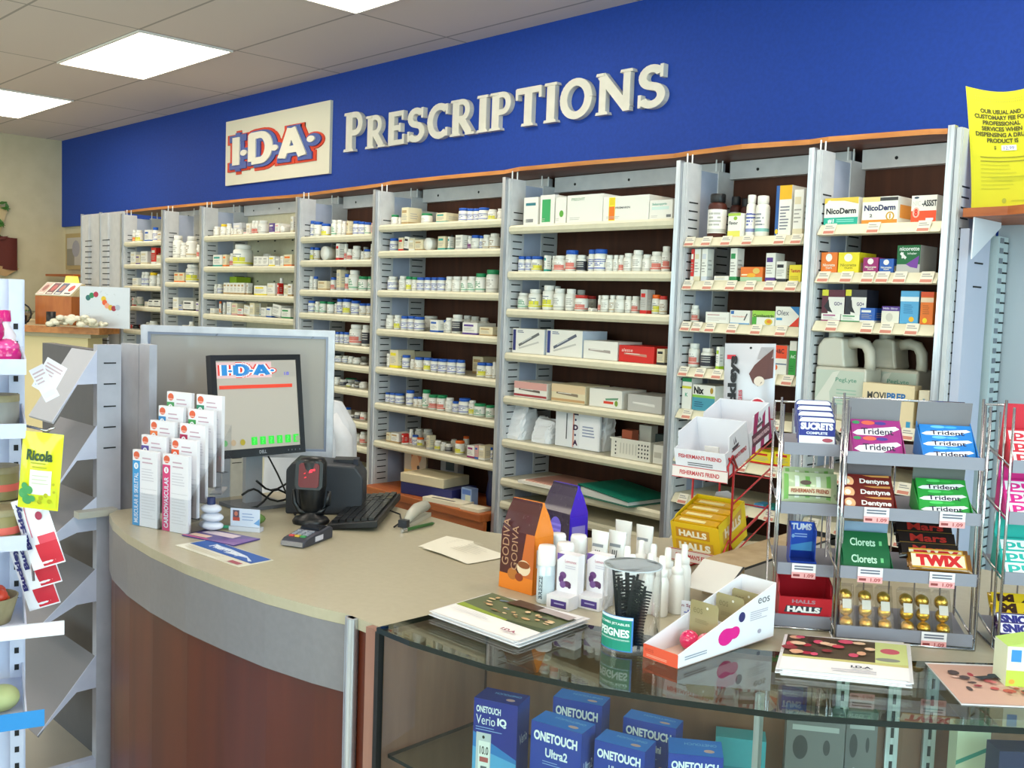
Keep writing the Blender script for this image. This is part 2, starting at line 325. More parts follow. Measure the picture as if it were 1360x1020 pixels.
def ida_sign():
    Y = YB - .03
    a, b, c, d = onY(303, 164, Y), onY(443, 132, Y), onY(440, 229, Y), onY(303, 249, Y)
    x0, x1 = (a.x + d.x) / 2, (b.x + c.x) / 2; z0, z1 = (c.z + d.z) / 2, (a.z + b.z) / 2
    t = thing('logo_sign', 'square cream sign with red and blue outlined I.D.A. logo on the blue wall', 'sign', (x0, Y, z0))
    W_, H_ = x1 - x0, z1 - z0
    MB().box(0, W_, -.02, 0, 0, H_, M('#e4dfc9', .5)).build('board', t)
    sx = W_ / 2.72; org = Vector((.22 * sx, -.02, H_ * .25)); U = Vector((sx, 0, 0)); V = Vector((0, 0, H_ * .5)); N = Vector((0, -1, 0))
    dots = [(.4, .42), (1.24, .42), (2.14, .5)]
    for nm, w_, th, m, ext, off in (('red_outline', .5, .006, M('#d8401f', .5), .2, (0.02, -.03)), ('blue_outline', .34, .016, M('#4a5fa4', .5), .12, (.03, -.02)), ('letters', .2, .026, M('#ece7d4', .5), 0, (0, 0))):
        q = MB(); o_ = org + U * off[0] + V * off[1]
        P = ida_paths()
        if ext: P = [[(p[0], p[1]) for p in path] for path in P] + [[(.1, .08), (.24, .08)], [(.1, .92), (.24, .92)]]
        strokes(q, P, o_, U, V, N, w_, th, m)
        # square the stroke ends
        for path in P:
            for c_ in (path[0], path[-1]): q.pk += 1; e_ = .3 if ext else .02; q.prism([(c_[0] - w_ / 2, c_[1] - w_ * e_), (c_[0] + w_ / 2, c_[1] - w_ * e_), (c_[0] + w_ / 2, c_[1] + w_ * e_), (c_[0] - w_ / 2, c_[1] + w_ * e_)], o_, U, V, N, th + .00005 * q.pk, m)
        for (dx, dz) in dots:
            r_ = .09 + ext * .75; q.prism([(dx + r_ * math.cos(i * PI / 10), dz + 1.0 * r_ * math.sin(i * PI / 10)) for i in range(20)], o_, U, V, N, th + .003 + dx * .0001, m)
        q.build(nm, t)
ida_sign()

# ================================================================== PHARMACY WALL SHELVING
SY0, SY1 = 3.0, 3.29
PX = [-7.042, -6.402, -5.872, -4.782, -4.082, -3.162, -2.252, -1.724, -1.279]      # divider positions
PTOP = 2.133
def divider(mb, x, ztop=PTOP, slot_both=False):
    t = .028
    mb.box(x, x + t, SY0 + .01, SY1, .02, ztop - .02, PANEL)
    mb.box(x - .004, x + t + .002, SY0 + .004, SY0 + .085, .02, ztop, POSTM); mb.box(x - .002, x + t + .004, SY1 - .1, SY1, .02, ztop - .01, POSTM)
    mb.box(x - .006, x + .013, SY0 - .02, SY0 + .004, .02, ztop + .006, ALU)
    mb.box(x + .014, x + t, SY0 - .006, SY0 + .004, .02, ztop, POSTM)
    z = 1.99
    while z > .5:
        mb.box(x + t + .001, x + t + .0028, SY0 + .018, SY0 + .072, z, z + .005, SLOT); mb.box(x + t + .003, x + t + .0048, SY1 - .088, SY1 - .02, z, z + .005, SLOT)
        if slot_both: mb.box(x - .0058, x - .0042, SY0 + .018, SY0 + .072, z, z + .005, SLOT)
        z -= .0305
BAYN = ['eighth bay from right', 'seventh bay from right', 'sixth bay from right', 'fifth bay from right', 'fourth bay from right', 'third bay from right', 'second bay from right', 'rightmost bay']
SHELF = {   # z of the bottom of each shelf lip
 1: [1.911, 1.758, 1.609, 1.471, 1.308], 2: [1.796, 1.64, 1.461, 1.31],
 3: [1.921, 1.736, 1.571, 1.447, 1.30], 4: [1.892, 1.766, 1.610, 1.487, 1.332, 1.234, 1.113, .951, .829, .672],
 5: [1.933, 1.807, 1.617, 1.428, 1.241, 1.063, .875], 6: [1.9, 1.707, 1.549, 1.362, 1.176, .989, .82, .72],
 7: [1.829, 1.675, 1.526, 1.363, 1.21, 1.051, .9, .74], 8: [1.857, 1.705, 1.549, 1.231, 1.063, .9, .74]}
LIP = {1: .032, 2: .032, 3: .035, 4: .035, 5: .034, 6: .036, 7: .035, 8: .036}
def bay(i):
    x0, x1 = PX[i - 1] + .034, PX[i] - .014
    desc = {1: 'far narrow shelving bay nearest the slotted end panel', 2: 'narrow shelving bay with white jugs near the left end', 3: 'wide shelving bay with cream slotted back behind the white framed board',
            4: 'shelving bay of blue-capped bottles directly above the hanging white coat', 5: 'shelving bay of blue and green capped bottles above the keyboard', 6: 'shelving bay holding long cartons, pen boxes and white bags',
            7: 'shelving bay with price tags and amber bottles behind the red rack', 8: 'rightmost shelving bay with price tags, patch boxes and large jugs'}[i]
    t = thing('shelving_bay', desc, 'shelving', (0, 0, 0), group='shelving bays along the pharmacy wall')
    d = MB(); divider(d, PX[i - 1]); d.build('upright_panel', t)
    if i == 8: d = MB(); divider(d, PX[8], 2.16, True); d.build('upright_panel', t)
    bm_ = SHELFM if i <= 3 else BACK
    bk = MB().box(x0 - .001, x1 + .005, SY1 + .001, SY1 + .012, .05, 2.1, bm_)
    if i <= 3:
        for z in [2.0 - .062 * k for k in range(14)]:
            for x in [x0 + .12 + .2 * k for k in range(int((x1 - x0 - .12) / .2) + 1)]: bk.box(x, x + .016, SY1 - .0015, SY1 + .001, z, z + .007, SLOT)
    bk.build('back_panel', t)
    bb = MB().box(x0 - .001, x1 + .005, SY1 - .03, SY1 - .0, 2.1, 2.165, POSTM)
    for k in range(max(2, int((x1 - x0) / .3))): x = x0 + .12 + .3 * k; bb.lathe([(.006, 0), (.006, .001)], SLOT, (x, SY1 - .0315, 2.13), 8, ax='y')
    bb.build('top_rail', t)
    for yy in (SY0 + .02, SY0 + .05, SY1 - .09, SY1 - .05): MB().cyl(.003, PTOP - .02, 2.168, M('#e8e8e6', .3), (PX[i - 1] + .012, yy, 0), 6).build('hanging_rod', t)
    for k, z in enumerate(SHELF[i]):
        lp = LIP[i]; s_ = MB()
        s_.box(x0, x1, SY0 + .012, SY1 - .001, z + lp - .006, z + lp, SHELFM)
        if i >= 7 and k < 7:   # sloped ticket channel
            s_.add([(x0, SY0 - .012, z + .004), (x1, SY0 - .012, z + .004), (x1, SY0 + .012, z + lp), (x0, SY0 + .012, z + lp), (x0, SY0 + .0, z), (x1, SY0 + .0, z), (x1, SY0 + .012, z), (x0, SY0 + .012, z)],
                   [(0, 1, 2, 3), (4, 5, 1, 0), (7, 6, 5, 4), (3, 2, 6, 7), (0, 3, 7, 4), (1, 5, 6, 2)], SHELFM)
        else:
            pr = [(0, 0), (.014, 0), (.016, lp), (-.002, lp), (-.01, lp * .75), (-.01, lp * .3)]
            s_.prism([(p[0], p[1]) for p in pr], (x0, SY0, z), (0, 1, 0), (0, 0, 1), (1, 0, 0), x1 - x0, SHELFM)
        so = s_.build('shelf', t)
        if i >= 7:
            tg = {(7, 0): [.05, .2, .37, .55, .81, .94], (7, 1): [.05, .23, .43, .59, .75, .92], (7, 2): [.05, .15, .27, .46, .66, .86], (7, 3): [.05, .2, .35, .52, .8, .93],
                  (8, 0): [.1, .47, .87], (8, 1): [.07, .27, .45, .57, .71, .92], (8, 2): [.17, .47, .63, .83]}.get((i, k), [.1, .35, .6, .85])
            for u in tg:
                x = x0 + (x1 - x0) * u - .02; y0_, z0_, y1_, z1_ = SY0 - .016, z + .003, SY0 + .004, z + lp + .003
                q = MB().add([(x, y0_, z0_), (x + .04, y0_, z0_), (x + .04, y1_, z1_), (x, y1_, z1_), (x, y0_ + .001, z0_), (x + .04, y0_ + .001, z0_), (x + .04, y1_ + .001, z1_), (x, y1_ + .001, z1_)],
                             [(0, 1, 2, 3), (7, 6, 5, 4), (0, 4, 5, 1), (1, 5, 6, 2), (2, 6, 7, 3), (3, 7, 4, 0)], '#ddd6c4')
                q.face((x, y0_, z0_), (.04, 0, 0), (0, y1_ - y0_, z1_ - z0_)).r(.05, .08, .95, .34, '#bf7a68').r(.1, .55, .9, .62, '#8a8a8a').r(.1, .72, .7, .8, '#8a8a8a')
                q.build('price_tag', so)
    return t
for i in range(1, 9): bay(i)
# slotted end panels at the far left of the run
t = thing('slotted_end_unit', 'tall pale metal end unit with two columns of slots beside the coloured magnet board', 'shelving', (0, 0, 0))
q = MB().box(-7.77, -7.055, SY0, SY0 + .02, .02, 2.16, POSTM)
for x in (-7.745, -7.4): q.box(x, x + .12, SY0 - .014, SY0, .02, 2.15, POSTM); q.box(x - .012, x, SY0 - .02, SY0, .02, 2.165, ALU)
q.build('panel', t)
q = MB()
for x in (-7.68, -7.36):
    z = 1.96
    while z > 1.0: q.box(x, x + .12, SY0 - .0165, SY0 - .0142, z, z + .006, SLOT); z -= .04
q.build('slots', t)
MB().box(-7.77, -7.75, SY0 + .02, SY1, .02, 2.15, POSTM).build('side_panel', t)
# curved wooden canopy
edge = [(1258, 178), (1235, 178.5), (1160, 184), (1100, 188.5), (1075, 192), (985, 198), (920, 206), (895, 210), (780, 219), (690, 227), (670, 231), (590, 238), (520, 245), (505, 248), (395, 262), (330, 267), (265, 273), (200, 279), (165, 283)]
cz = 2.168
front = [onZ(a, b, cz) for a, b in edge]; front = [(p.x, p.y) for p in front][::-1]
ca = MB().slab(front + [(front[-1][0], YB - .032), (front[0][0] + .3, YB - .032), (front[0][0] - .05, YB - .3)], cz, cz + .017, noisy('canopy_underside', '#5a3020', '#6b3a26', 4, (1, 6, 6), .5), WOODL)
tag(ca.build('wooden_canopy'), 'wavy-edged brown wooden canopy running above the pharmacy shelves', 'canopy')

# ================================================================== STOCK ON THE SHELVES
CAPC = dict(W='#ebe9e2', B='#2058b8', G='#1f8a55', O='#ee6a1c', R='#c8322a', K='#1a1a1c', Y='#f0c818', T='#2ba39a')
CAPN = dict(W='white', B='blue', G='green', O='orange', R='red', K='black', Y='yellow', T='teal')
ACC = dict(w=('#c9c6bd', '#b7b4ab'), b=('#8e96c4', '#5560a8'), y=('#d9d23a', '#8a8f96'), r=('#d8776a', '#b9b0a8'), g=('#8dbb9c', '#3f8f62'), n=('#cdb894', '#a08a6a'), k=('#34323c', '#2a2a30'),
           p=('#8a4a80', '#5a2f6a'), t=('#7fb8b0', '#8a8f96'), o=('#ee8a3a', '#b7b4ab'))
ACCN = dict(w='grey print', b='blue print', y='yellow mark', r='red print', g='green print', n='tan print', k='dark label', p='purple mark', t='teal print', o='orange print')
BOT = M('#ece9df', .35, coat=.2)
BC = {}
def bottle_parts(cap, acc, round_=0):
    """unit bottle (diameter 1, height 1): body, cap, label meshes made once and shared"""
    k = (cap, acc, round_)
    if k in BC: return BC[k]
    wide = cap in 'BGOR'
    body = MB().lathe([(.43, 0), (.485, .02), (.485, .72), (.46 if wide else .42, .78), (.4 if wide else .33, .8), (.36 if wide else .33, .86)], '#e9e6dc' if cap != 'K' else '#4a1c0e', n=16)
    cp = MB().lathe([(.3, .8), (.45, .81), (.455, .97), (.43, 1.0), (0, 1.0)] if wide else [(.3, .8), (.395, .81), (.4, .97), (.37, 1.0), (0, 1.0)], M(CAPC[cap], .4), n=16)
    a, b = ACC[acc]; lb = MB().lathe([(.492, .1), (.492, .64)], '#efece4' if acc != 'k' else a, n=16)
    if acc != 'k':
        lb.lathe([(.497, .12), (.497, .2)], a, n=16); rr = random.Random(hash(str(k)) % 99)
        for z in (.28, .36, .44, .52): lb.lathe([(.496, z), (.496, z + .035)], b, n=16) if acc == 'b' and z > .4 else None
        a0 = 200
        for z in (.27, .35, .43, .52):
            P = []
            for j in range(5): t = math.radians(a0 + 35 + j * (14 + 8 * rr.random())); P.append((math.cos(t) * .4985, math.sin(t) * .4985))
            for (p, q) in zip(P, P[1:]): lb.quad((p[0], p[1], z), (q[0], q[1], z), (q[0], q[1], z + .045), (p[0], p[1], z + .045), b)
        if acc in 'yrpo':
            P = [(math.cos(math.radians(t)) * .5, math.sin(math.radians(t)) * .5) for t in range(250, 341, 15)]
            for (p, q) in zip(P, P[1:]): lb.quad((p[0], p[1], .22), (q[0], q[1], .22), (q[0], q[1], .42), (p[0], p[1], .42), a)
    else:
        for z in (.3, .42, .52):
            P = [(math.cos(math.radians(t)) * .4975, math.sin(math.radians(t)) * .4975) for t in range(250, 341, 15)]
            for (p, q) in zip(P, P[1:]): lb.quad((p[0], p[1], z), (q[0], q[1], z), (q[0], q[1], z + .04), (p[0], p[1], z + .04), '#c9c6c0')
    o = body.build('pill_bottle'); c = cp.build('cap', o); l = lb.build('label', o)
    BC[k] = o.data, c.data, l.data
    for q in (c, l, o): bpy.data.objects.remove(q)
    return BC[k]
ORD = ['zeroth', 'first', 'second', 'third', 'fourth', 'fifth', 'sixth', 'seventh', 'eighth', 'ninth', 'tenth', 'eleventh', 'twelfth', 'thirteenth', 'fourteenth', 'fifteenth', 'sixteenth', 'seventeenth', 'eighteenth', 'nineteenth', 'twentieth', 'twenty-first', 'twenty-second', 'twenty-third', 'twenty-fourth']
GRP = 'stock on the pharmacy wall shelves'
def place_bottle(x, y, z, d, h, cap, acc, label):
    bd, cd_, ld = bottle_parts(cap, acc)
    o = bpy.data.objects.new('pill_bottle', bd); COL.objects.link(o); o.location = (x, y, z); o.scale = (d, d, h); o.rotation_euler = (0, 0, random.uniform(-.3, .3))
    tag(o, label, 'bottle', GRP)
    for n, dt in (('cap', cd_), ('label', ld)): c = bpy.data.objects.new(n, dt); COL.objects.link(c); c.parent = o
    return o
CN = {'#': 'pale'}
BOXC = dict(w='#ebe8df', c='#e2d6b4', g='#bcb9b4', o='#ee7a28', r='#d2261f', y='#f0dc28', p='#5a3a8c', k='#26262c', G='#2c9150', t='#2f9e92', b='#2d5fb4', m='#a0256f', l='#a9c92a', s='#5aa9d8', n='#b99a6a', P='#e0a8a2', L='#d0d3da')
BOXN = dict(w='white', c='cream', g='grey', o='orange', r='red', y='yellow', p='purple', k='black', G='green', t='teal', b='blue', m='magenta', l='lime', s='azure', n='tan', P='pink', L='silvery')
def place_box(x0, x1, y0, dp, z, h, c, a, label, name='medicine_box', art=None, tilt=0):
    w_ = x1 - x0; m = M(BOXC.get(c, c), .45); q = MB().box(-w_ / 2, w_ / 2, 0, dp, 0, h, m)
    if art: art(q, w_, dp, h)
    else:
        fr, rt, tp = boxfaces(q, -w_ / 2, w_ / 2, 0, dp, 0, h); rr = random.Random(int(x0 * 977) % 97)
        am = BOXC.get(a, a)
        q.face(*fr).r(0, .0, 1, .14, am).r(.1, .68, .75, .84, am).lines(.1, .25, .85, .6, 4, '#a8a49c', int(x0 * 100), .35)
        q.face(*rt).r(0, .0, 1, .14, am).lines(.15, .3, .85, .7, 3, '#b4b0a8', 3, .35)
    o = q.build(name, None, ((x0 + x1) / 2, y0, z)); 
    if tilt: o.rotation_euler = (0, tilt, 0); o.location.z += abs(math.sin(tilt)) * w_ / 2
    bevel(o, .0008, 1)
    return tag(o, label, 'box', GRP)
ALL = []
def S(i, k, org, txt, arts=None):
    """one shelf: 'kind x0 x1 ytop colour accent' in the zoomed picture org = (x, y, scale)"""
    arts = arts or {}; ox, oy, s = org; z = SHELF[i][k - 1] + LIP[i] + .0006; items = []
    for n, e in enumerate(e for e in txt.split(';') if e.strip()):
        f = e.split(); kind = f[0]; beh = kind.endswith('<'); kind = kind.strip('<'); x0, x1, yt = (float(v) for v in f[1:4]); c = f[4] if len(f) > 4 else 'W'; a = f[5] if len(f) > 5 else 'w'
        items.append([kind, beh, ox + x0 / s, ox + x1 / s, oy + yt / s, c, a, n])
    anyb = any(it[1] for it in items); res = []
    for kind, beh, a0, a1, yt, c, a, n in items:
        Y = (SY0 + .165) if beh else (SY0 + .022)
        if kind in 'bd':
            Yc = Y + .035; xc = (a0 + a1) / 2; p = onY(xc, yt, Yc); d = (a1 - a0) * depth(p) / F * 1.1; h = p.z - z
            e0, e1 = onY(a0, yt, Yc).x, onY(a1, yt, Yc).x; res.append([kind, p.x, e0, e1, Yc, d, h, c, a, n, beh])
        else:
            p, q = onY(a0, yt, Y), onY(a1, yt, Y); res.append([kind, (p.x + q.x) / 2, p.x, q.x, Y, 0, (p.z + q.z) / 2 - z, c, a, n, beh])
    for layer in (False, True):                                     # keep neighbours from running into each other
        L_ = sorted([r for r in res if r[10] == layer], key=lambda r: r[1]); lo = PX[i - 1] + .036
        for j, r in enumerate(L_):
            if r[2] < lo: r[2] = lo
            hi = PX[i] - .014
            if j < len(L_) - 1:
                nx = L_[j + 1]; 
                if r[3] > nx[2] - .001: mid = (r[3] + nx[2]) / 2; r[3] = mid - .0008; nx[2] = mid + .0008
            if r[3] > hi: r[3] = hi
            lo = r[3] + .0005
    res.sort(key=lambda r: r[1])
    hmax = (SHELF[i][k - 2] - z - .004) if k > 1 else .3
    for j, r in enumerate(res):
        kind, xc, x0, x1, Y, d, h, c, a, n, beh = r; h = min(h, hmax); h = max(h, .012); place = '%s from left, %s shelf down, %s' % (ORD[j + 1], ORD[k], BAYN[i - 1])
        if x1 - x0 < .008: continue
        if kind == 'b':
            dd = min(d * 1.3, x1 - x0, .19); place_bottle((x0 + x1) / 2, Y, z, dd, h, c, a, '%s bottle, %s cap, %s' % ('amber' if c == 'K' else 'white', CAPN[c], place))
        elif kind == 'd':
            dd = min(x1 - x0, h); q = MB().lathe([(dd / 2 * .96, 0), (dd / 2, .01), (dd / 2, .03), (dd / 2 * .93, .034), (dd / 2 * .9, .1), (0, .1)], BOT, (0, 0, dd / 2), 20, ax='y')
            o = q.build('pill_jar', None, ((x0 + x1) / 2, Y - .03, z)); MB().lathe([(0, -.004), (dd / 2 * .97, -.002), (dd / 2 * .98, .012)], M('#f1efe8', .4), (0, 0, dd / 2), 20, ax='y').build('lid', o); tag(o, 'white jar lying on its side, %s' % place, 'jar', GRP)
        else:
            dp = (.115 if anyb and not beh else (.15 if not anyb else .1)); dp = min(dp, max(.03, (x1 - x0) * 1.6)) if kind == 'x' else dp
            art = arts.get(n); nm = '%s box' % BOXN.get(c, 'pale'); lab = '%s box, %s' % (BOXN.get(c, 'pale'), place); name = 'medicine_box'
            if art: fn, lab, name = art; place_box(x0, x1, Y, dp if kind == 'x' else .24, z, h, c, a, lab, name, fn)
            else: place_box(x0, x1, Y, dp, z, h, c, a, ('%s box with %s band, %s' % (BOXN.get(c, 'pale'), BOXN.get(a, 'pale'), place) if a != c else 'plain %s box, %s' % (BOXN.get(c, 'pale'), place)), tilt=(.12 if kind == 't' else 0))
z5a, z5b, z5c, z5d = (510, 265, 8.5), (505, 365, 8.5), (500, 480, 8.5), (500, 560, 8.5)
z4a, z4b, z4c, z4d = (395, 285, 12.29), (395, 355, 12.29), (435, 430, 9.27), (435, 530, 8.5)
z3a, z3b = (270, 275, 10.46), (270, 355, 10.46); z1a, z1b = (160, 290, 12.36), (160, 360, 12.36)
z6a, z6b, z6c = (680, 250, 6.18), (675, 360, 6.18), (660, 495, 5.83); z7, z7b, z7c = (890, 200, 3.676), (880, 420, 3.4), (900, 430, 7.85); z8c = (1060, 420, 4.533)
# bay 5
S(5, 1, z5a, 'b 95 160 175 G w;b 168 198 200 W w;x 200 275 90 c n;x< 330 430 130 w t;b 440 535 160 G w;x 590 700 150 c t;b 862 950 100 B b;b 955 1020 105 B b;b 1022 1085 105 B b;b 1087 1180 95 B b;b 1190 1270 115 W y;b 1290 1340 105 W w')
S(5, 2, z5a, 'b 82 160 440 B b;x 165 218 430 c r;t 222 276 425 w k;x 282 345 440 c w;x 350 465 455 c n;d 475 600 435;x 610 698 415 c t;x 702 742 420 w t;b 748 803 400 K r;x 808 908 400 w g;b 935 1000 415 W p;b 1003 1085 405 B w;b 1087 1128 410 B b;b 1130 1205 400 W n;b 1210 1300 385 W n')
S(5, 3, z5a, 'b 60 150 870 W b;b 185 258 865 W w;b 260 325 870 G y;b 327 385 875 G w;b 387 470 880 B b;b 472 545 880 B b;b 548 615 880 B b;b 618 700 880 B b;b 712 788 870 W w;b 790 880 870 W w;b 885 960 870 W g;b 962 1050 870 W g;b 1055 1150 835 G g;b 1180 1290 795 G w')
S(5, 4, z5b, 'b 80 160 455 W w;b 170 245 455 W y;b 250 325 465 B b;b 327 400 465 B b;b 402 490 475 B b;b< 510 640 465 W w;x 565 688 510 w b;b 692 745 510 B w;b 750 825 485 W w;b 830 925 450 W k;x 930 1095 540 w p;b< 950 1030 460 W w;b< 1035 1115 470 W w;x 1120 1270 590 c n;b< 1135 1220 485 W w')
S(5, 5, z5b, 'x 75 105 890 w g;x 110 228 850 c y;b 240 330 905 B b;x< 310 400 865 c g;b 350 403 950 W w;b 405 490 930 B n;b 505 585 935 B y;b 588 670 945 B b;b 672 770 950 B b;b 775 875 955 B b;b 878 950 960 B b;x< 1045 1160 925 c n;b 1110 1200 990 B y;b 1205 1270 995 B n;b 1275 1312 985 W w')
S(5, 6, z5c, 'b 110 160 350 B b;b 162 225 355 B b;b 227 310 360 B b;b 350 420 325 B b;b 425 475 400 B n;b 477 530 400 B n;b 535 600 320 G g;b 605 695 375 G r;b 700 790 380 G r;b 795 870 410 W w;b 872 945 450 B b;b 950 1050 415 B b;b 1055 1118 440 W y;b 1120 1225 475 G g;b 1250 1325 495 G g')
S(5, 7, z5d, 'x 110 160 125 c n;b< 165 250 50 G w;x 165 250 130 w n;x 285 342 140 r w;b 350 412 85 W r;b 415 468 150 B b;b 470 530 180 O y;b< 450 530 80 W w;b< 540 620 85 W w;x 565 632 160 c g;b 637 725 210 W y;b 735 785 230 W w;b 787 848 250 W k;b< 850 905 200 W w;b 905 985 215 O y;b< 990 1040 165 O w;x 1025 1105 270 w m;x 1112 1150 270 P b;x 1155 1255 275 c w;b 1262 1312 290 B b')
# bay 4
S(4, 1, z4a, 'b 200 285 105 B b;b 290 405 120 B w;b 415 530 150 B y;b 570 655 90 W g;b 660 738 90 W w;b 740 798 110 W w;x 802 880 100 c n;b 890 1010 110 B b;b 1015 1112 120 B b;b 1115 1200 130 B g;x 1205 1255 135 P c')
S(4, 2, z4a, 'b 180 275 535 B y;b 290 370 540 B n;x 372 402 590 w c;d 405 600 520;x 630 720 470 w r;b 740 818 480 W r;b 825 915 565 W r;b 920 1030 515 W w;b 1045 1100 600 W w;b< 1085 1160 530 W y;b 1105 1200 570 B n;b 1205 1250 480 W n')
S(4, 3, z4b, 'b 175 265 145 W w;b 275 330 150 B w;x 335 490 220 c n;b 550 636 165 B r;x 640 745 40 c g;b 755 855 110 B r;b 870 1010 50 W g;b 1025 1160 150 G g;b 1165 1225 150 G g')
S(4, 4, z4b, 'b 170 290 545 B b;b 300 375 560 W g;b 380 480 555 G g;b 505 610 565 G w;b 615 662 590 W n;b 665 755 515 B b;b 765 885 515 B y;b 900 1020 545 B b;b 1030 1135 590 B n;b 1140 1205 590 B n')
S(4, 5, z4c, 'b 0 50 100 B b;b 52 102 100 B b;b 105 158 100 B b;b 160 215 100 B b;b 218 290 105 B b;b 300 435 10 W r;b 440 525 15 W k')
S(4, 6, z4c, 'b 30 100 395 W w;b 105 190 395 W b;b 195 262 395 W b;b 265 325 400 W w;b 327 410 415 W w;b 415 490 500 W n;b< 420 490 405 W w')
S(4, 7, z4c, 'b 90 158 655 W w;b 160 238 685 W k;b< 240 345 670 G w;b 240 300 735 W y;b 302 340 740 W w;b< 345 405 700 B w;b 342 405 760 W k;b 408 485 715 W w')
S(4, 8, z4d, 'b 80 170 120 B w;b 175 255 95 B w;b 258 312 175 W k;b 315 378 150 W k;b 380 440 150 W r')
S(4, 9, z4d, 'b< 250 300 350 W n;b 300 375 390 W w;b 378 445 370 W r')
S(4, 10, z4d, 'b< 300 340 765 W w;b 330 405 765 W w;b 408 440 770 W w')
# bay 3
S(3, 1, z3a, 'b 160 235 275 W w;b 255 330 240 Y w;b 335 390 230 W w;b 392 430 300 W n;b 432 480 300 W n;b 482 545 310 W n;x< 415 530 220 L w;x 555 640 345 w r;x< 597 655 225 w c;b 660 722 190 W r;b 725 782 190 W r;b 788 890 190 W w;x 915 985 225 p w;x 995 1090 225 w P;d 1095 1190 265;x 1215 1250 130 w c')
S(3, 2, z3a, 'x 135 260 665 w t;x 270 350 660 c o;b 365 452 645 W r;b 460 655 525 W y;x 700 762 685 w g;x 765 828 685 w g;x 830 898 685 w g;b< 840 945 650 W w;x 910 992 680 w y;x 1000 1060 700 g w;x 1070 1112 680 w c;x 1120 1230 660 c o')
S(3, 3, z3b, 'x< 145 460 130 l l;b 160 208 235 W w;b 210 275 235 W b;x 280 325 215 w n;x 328 372 215 w n;x 375 422 215 w n;x 425 470 215 w n;x 473 522 215 w n;x 525 572 215 w n;x 575 620 220 w n;b 640 700 225 W r;x 705 880 255 w y;x 890 1010 220 w c;x 1015 1050 220 r w;b 1055 1115 150 W w;x 1120 1170 240 c w;x 1175 1230 230 w n')
S(3, 4, z3b, 'x 95 192 570 w c;b 195 250 470 O o;b 280 322 490 W w;x 325 385 480 w L;x 395 470 500 c P;x 475 550 570 w r;t 560 640 540 w c;x 645 742 495 c w;b 755 798 500 W t;x 800 868 560 w g;x 875 945 550 w b;t 955 1070 530 w g;x 1085 1210 570 w G')
# bay 2
S(2, 1, z1a, 'b 880 1000 285 W w;b 1005 1095 400 W w;b 1110 1240 300 W n;b 1262 1310 430 W r')
S(2, 2, z1a, 'x 880 960 890 c o;x 962 1075 890 c o;b 1100 1280 760 W y')
S(2, 3, z1b, 'x 860 950 430 w c;x 955 1020 540 g b;x 1030 1195 490 w k;x 1240 1290 510 w p')
S(2, 4, z1b, 'x 1015 1100 890 w c;b 1110 1195 830 W w')
# bay 1
S(1, 1, z1a, 'b 155 205 195 W o;b 207 260 195 W o;b 262 350 195 W y;x 395 512 190 w b;b 520 600 150 B b;x 605 680 230 w n')
S(1, 2, z1a, 'x 165 245 550 w c;x 250 320 600 c p;x 330 440 540 w c;x 505 582 480 r w;x 590 670 600 c w')
S(1, 3, z1b, 'x 195 320 110 w c;b 335 405 15 W b;b 407 485 15 W b;b 500 605 25 Y w;b 610 670 50 W w')
S(1, 4, z1b, 'x 190 255 430 w r;b 260 350 420 W g;x 395 458 500 w c;x 460 540 470 w k;x 545 650 470 w k')
S(1, 5, z1b, 'x 110 188 880 r w;x 190 215 880 k w;b 330 368 880 W w;b 370 425 870 W w;b 430 492 840 W w;b 495 600 820 W n')
# bay 6: cartons and pen boxes with their own print
def fr_of(q, w_, dp, h): return boxfaces(q, -w_ / 2, w_ / 2, 0, dp, 0, h)
def art_plain(title, tc, stripes=(), leaf=None):
    def f(q, w_, dp, h):
        fr, rt, tp = fr_of(q, w_, dp, h); q.face(*fr)
        for (a, b, c, d, m) in stripes: q.r(a, b, c, d, m)
        if leaf: q.e(*leaf)
        if title: q.t(title[0], *title[1:5], tc, .02)
        q.lines(.08, .1, .5, .22, 2, '#b9b5ad', 4, .3)
    return f
S(6, 1, z6a, 'x 100 215 75 w t;x 235 350 55 w G;x 360 445 75 w l;X 458 748 52 w w;X 752 1128 62 w w;x 1132 1320 95 w t', {
    0: (art_plain(None, None, ((.15, .7, .85, .8, '#2f7a84'), (.2, .1, .7, .22, '#8a8a8a'))), 'tall white box with teal print, leftmost on the long-carton shelf', 'medicine_box'),
    1: (art_plain(None, None, ((.15, .08, .75, .85, '#3aa560'),)), 'tall white box with large green shape beside the long cartons', 'medicine_box'),
    2: (art_plain(None, None, (), (.6, .38, .2, .13, '#5da63a')), 'white box with green leaf beside the long cartons', 'medicine_box'),
    3: (art_plain(('PREGVIT', .12, .8, .5, .9), '#8aa886'), 'long blank white carton with faint green heading on top shelf', 'carton'),
    4: (art_plain(('PREMARIN', .28, .5, .6, .58), '#5a5a5a', ((.13, .03, .27, .97, '#f3e23a'), (.14, .06, .26, .6, '#ee7a1c'), (.15, .66, .26, .95, '#e8cc20'))), 'long white carton with orange and yellow panel on top shelf', 'carton'),
    5: (art_plain(('Salazopyrin', .12, .7, .75, .85), '#4aa08c', ((.1, .5, .85, .66, '#cfe4dc'), (.75, .1, .95, .24, '#777777'))), 'white box with pale teal lettering beside the orange-panelled carton', 'medicine_box')})
S(6, 2, z6a, 'b 60 118 560 B b;b 120 172 560 B b;b 175 250 560 B y;x 265 308 550 w t;b 312 358 555 W w;b 360 450 555 W r;b 455 538 510 B r;b 541 610 550 W k;b< 610 640 560 W w;b 638 690 505 B b;b 692 778 502 B b;b 780 836 550 W w;b 838 880 550 W w;b 882 925 550 W r;b 927 998 535 W w;b 1000 1078 510 W w;b 1080 1148 545 W w;b 1150 1235 522 W r;b 1240 1300 478 W r')
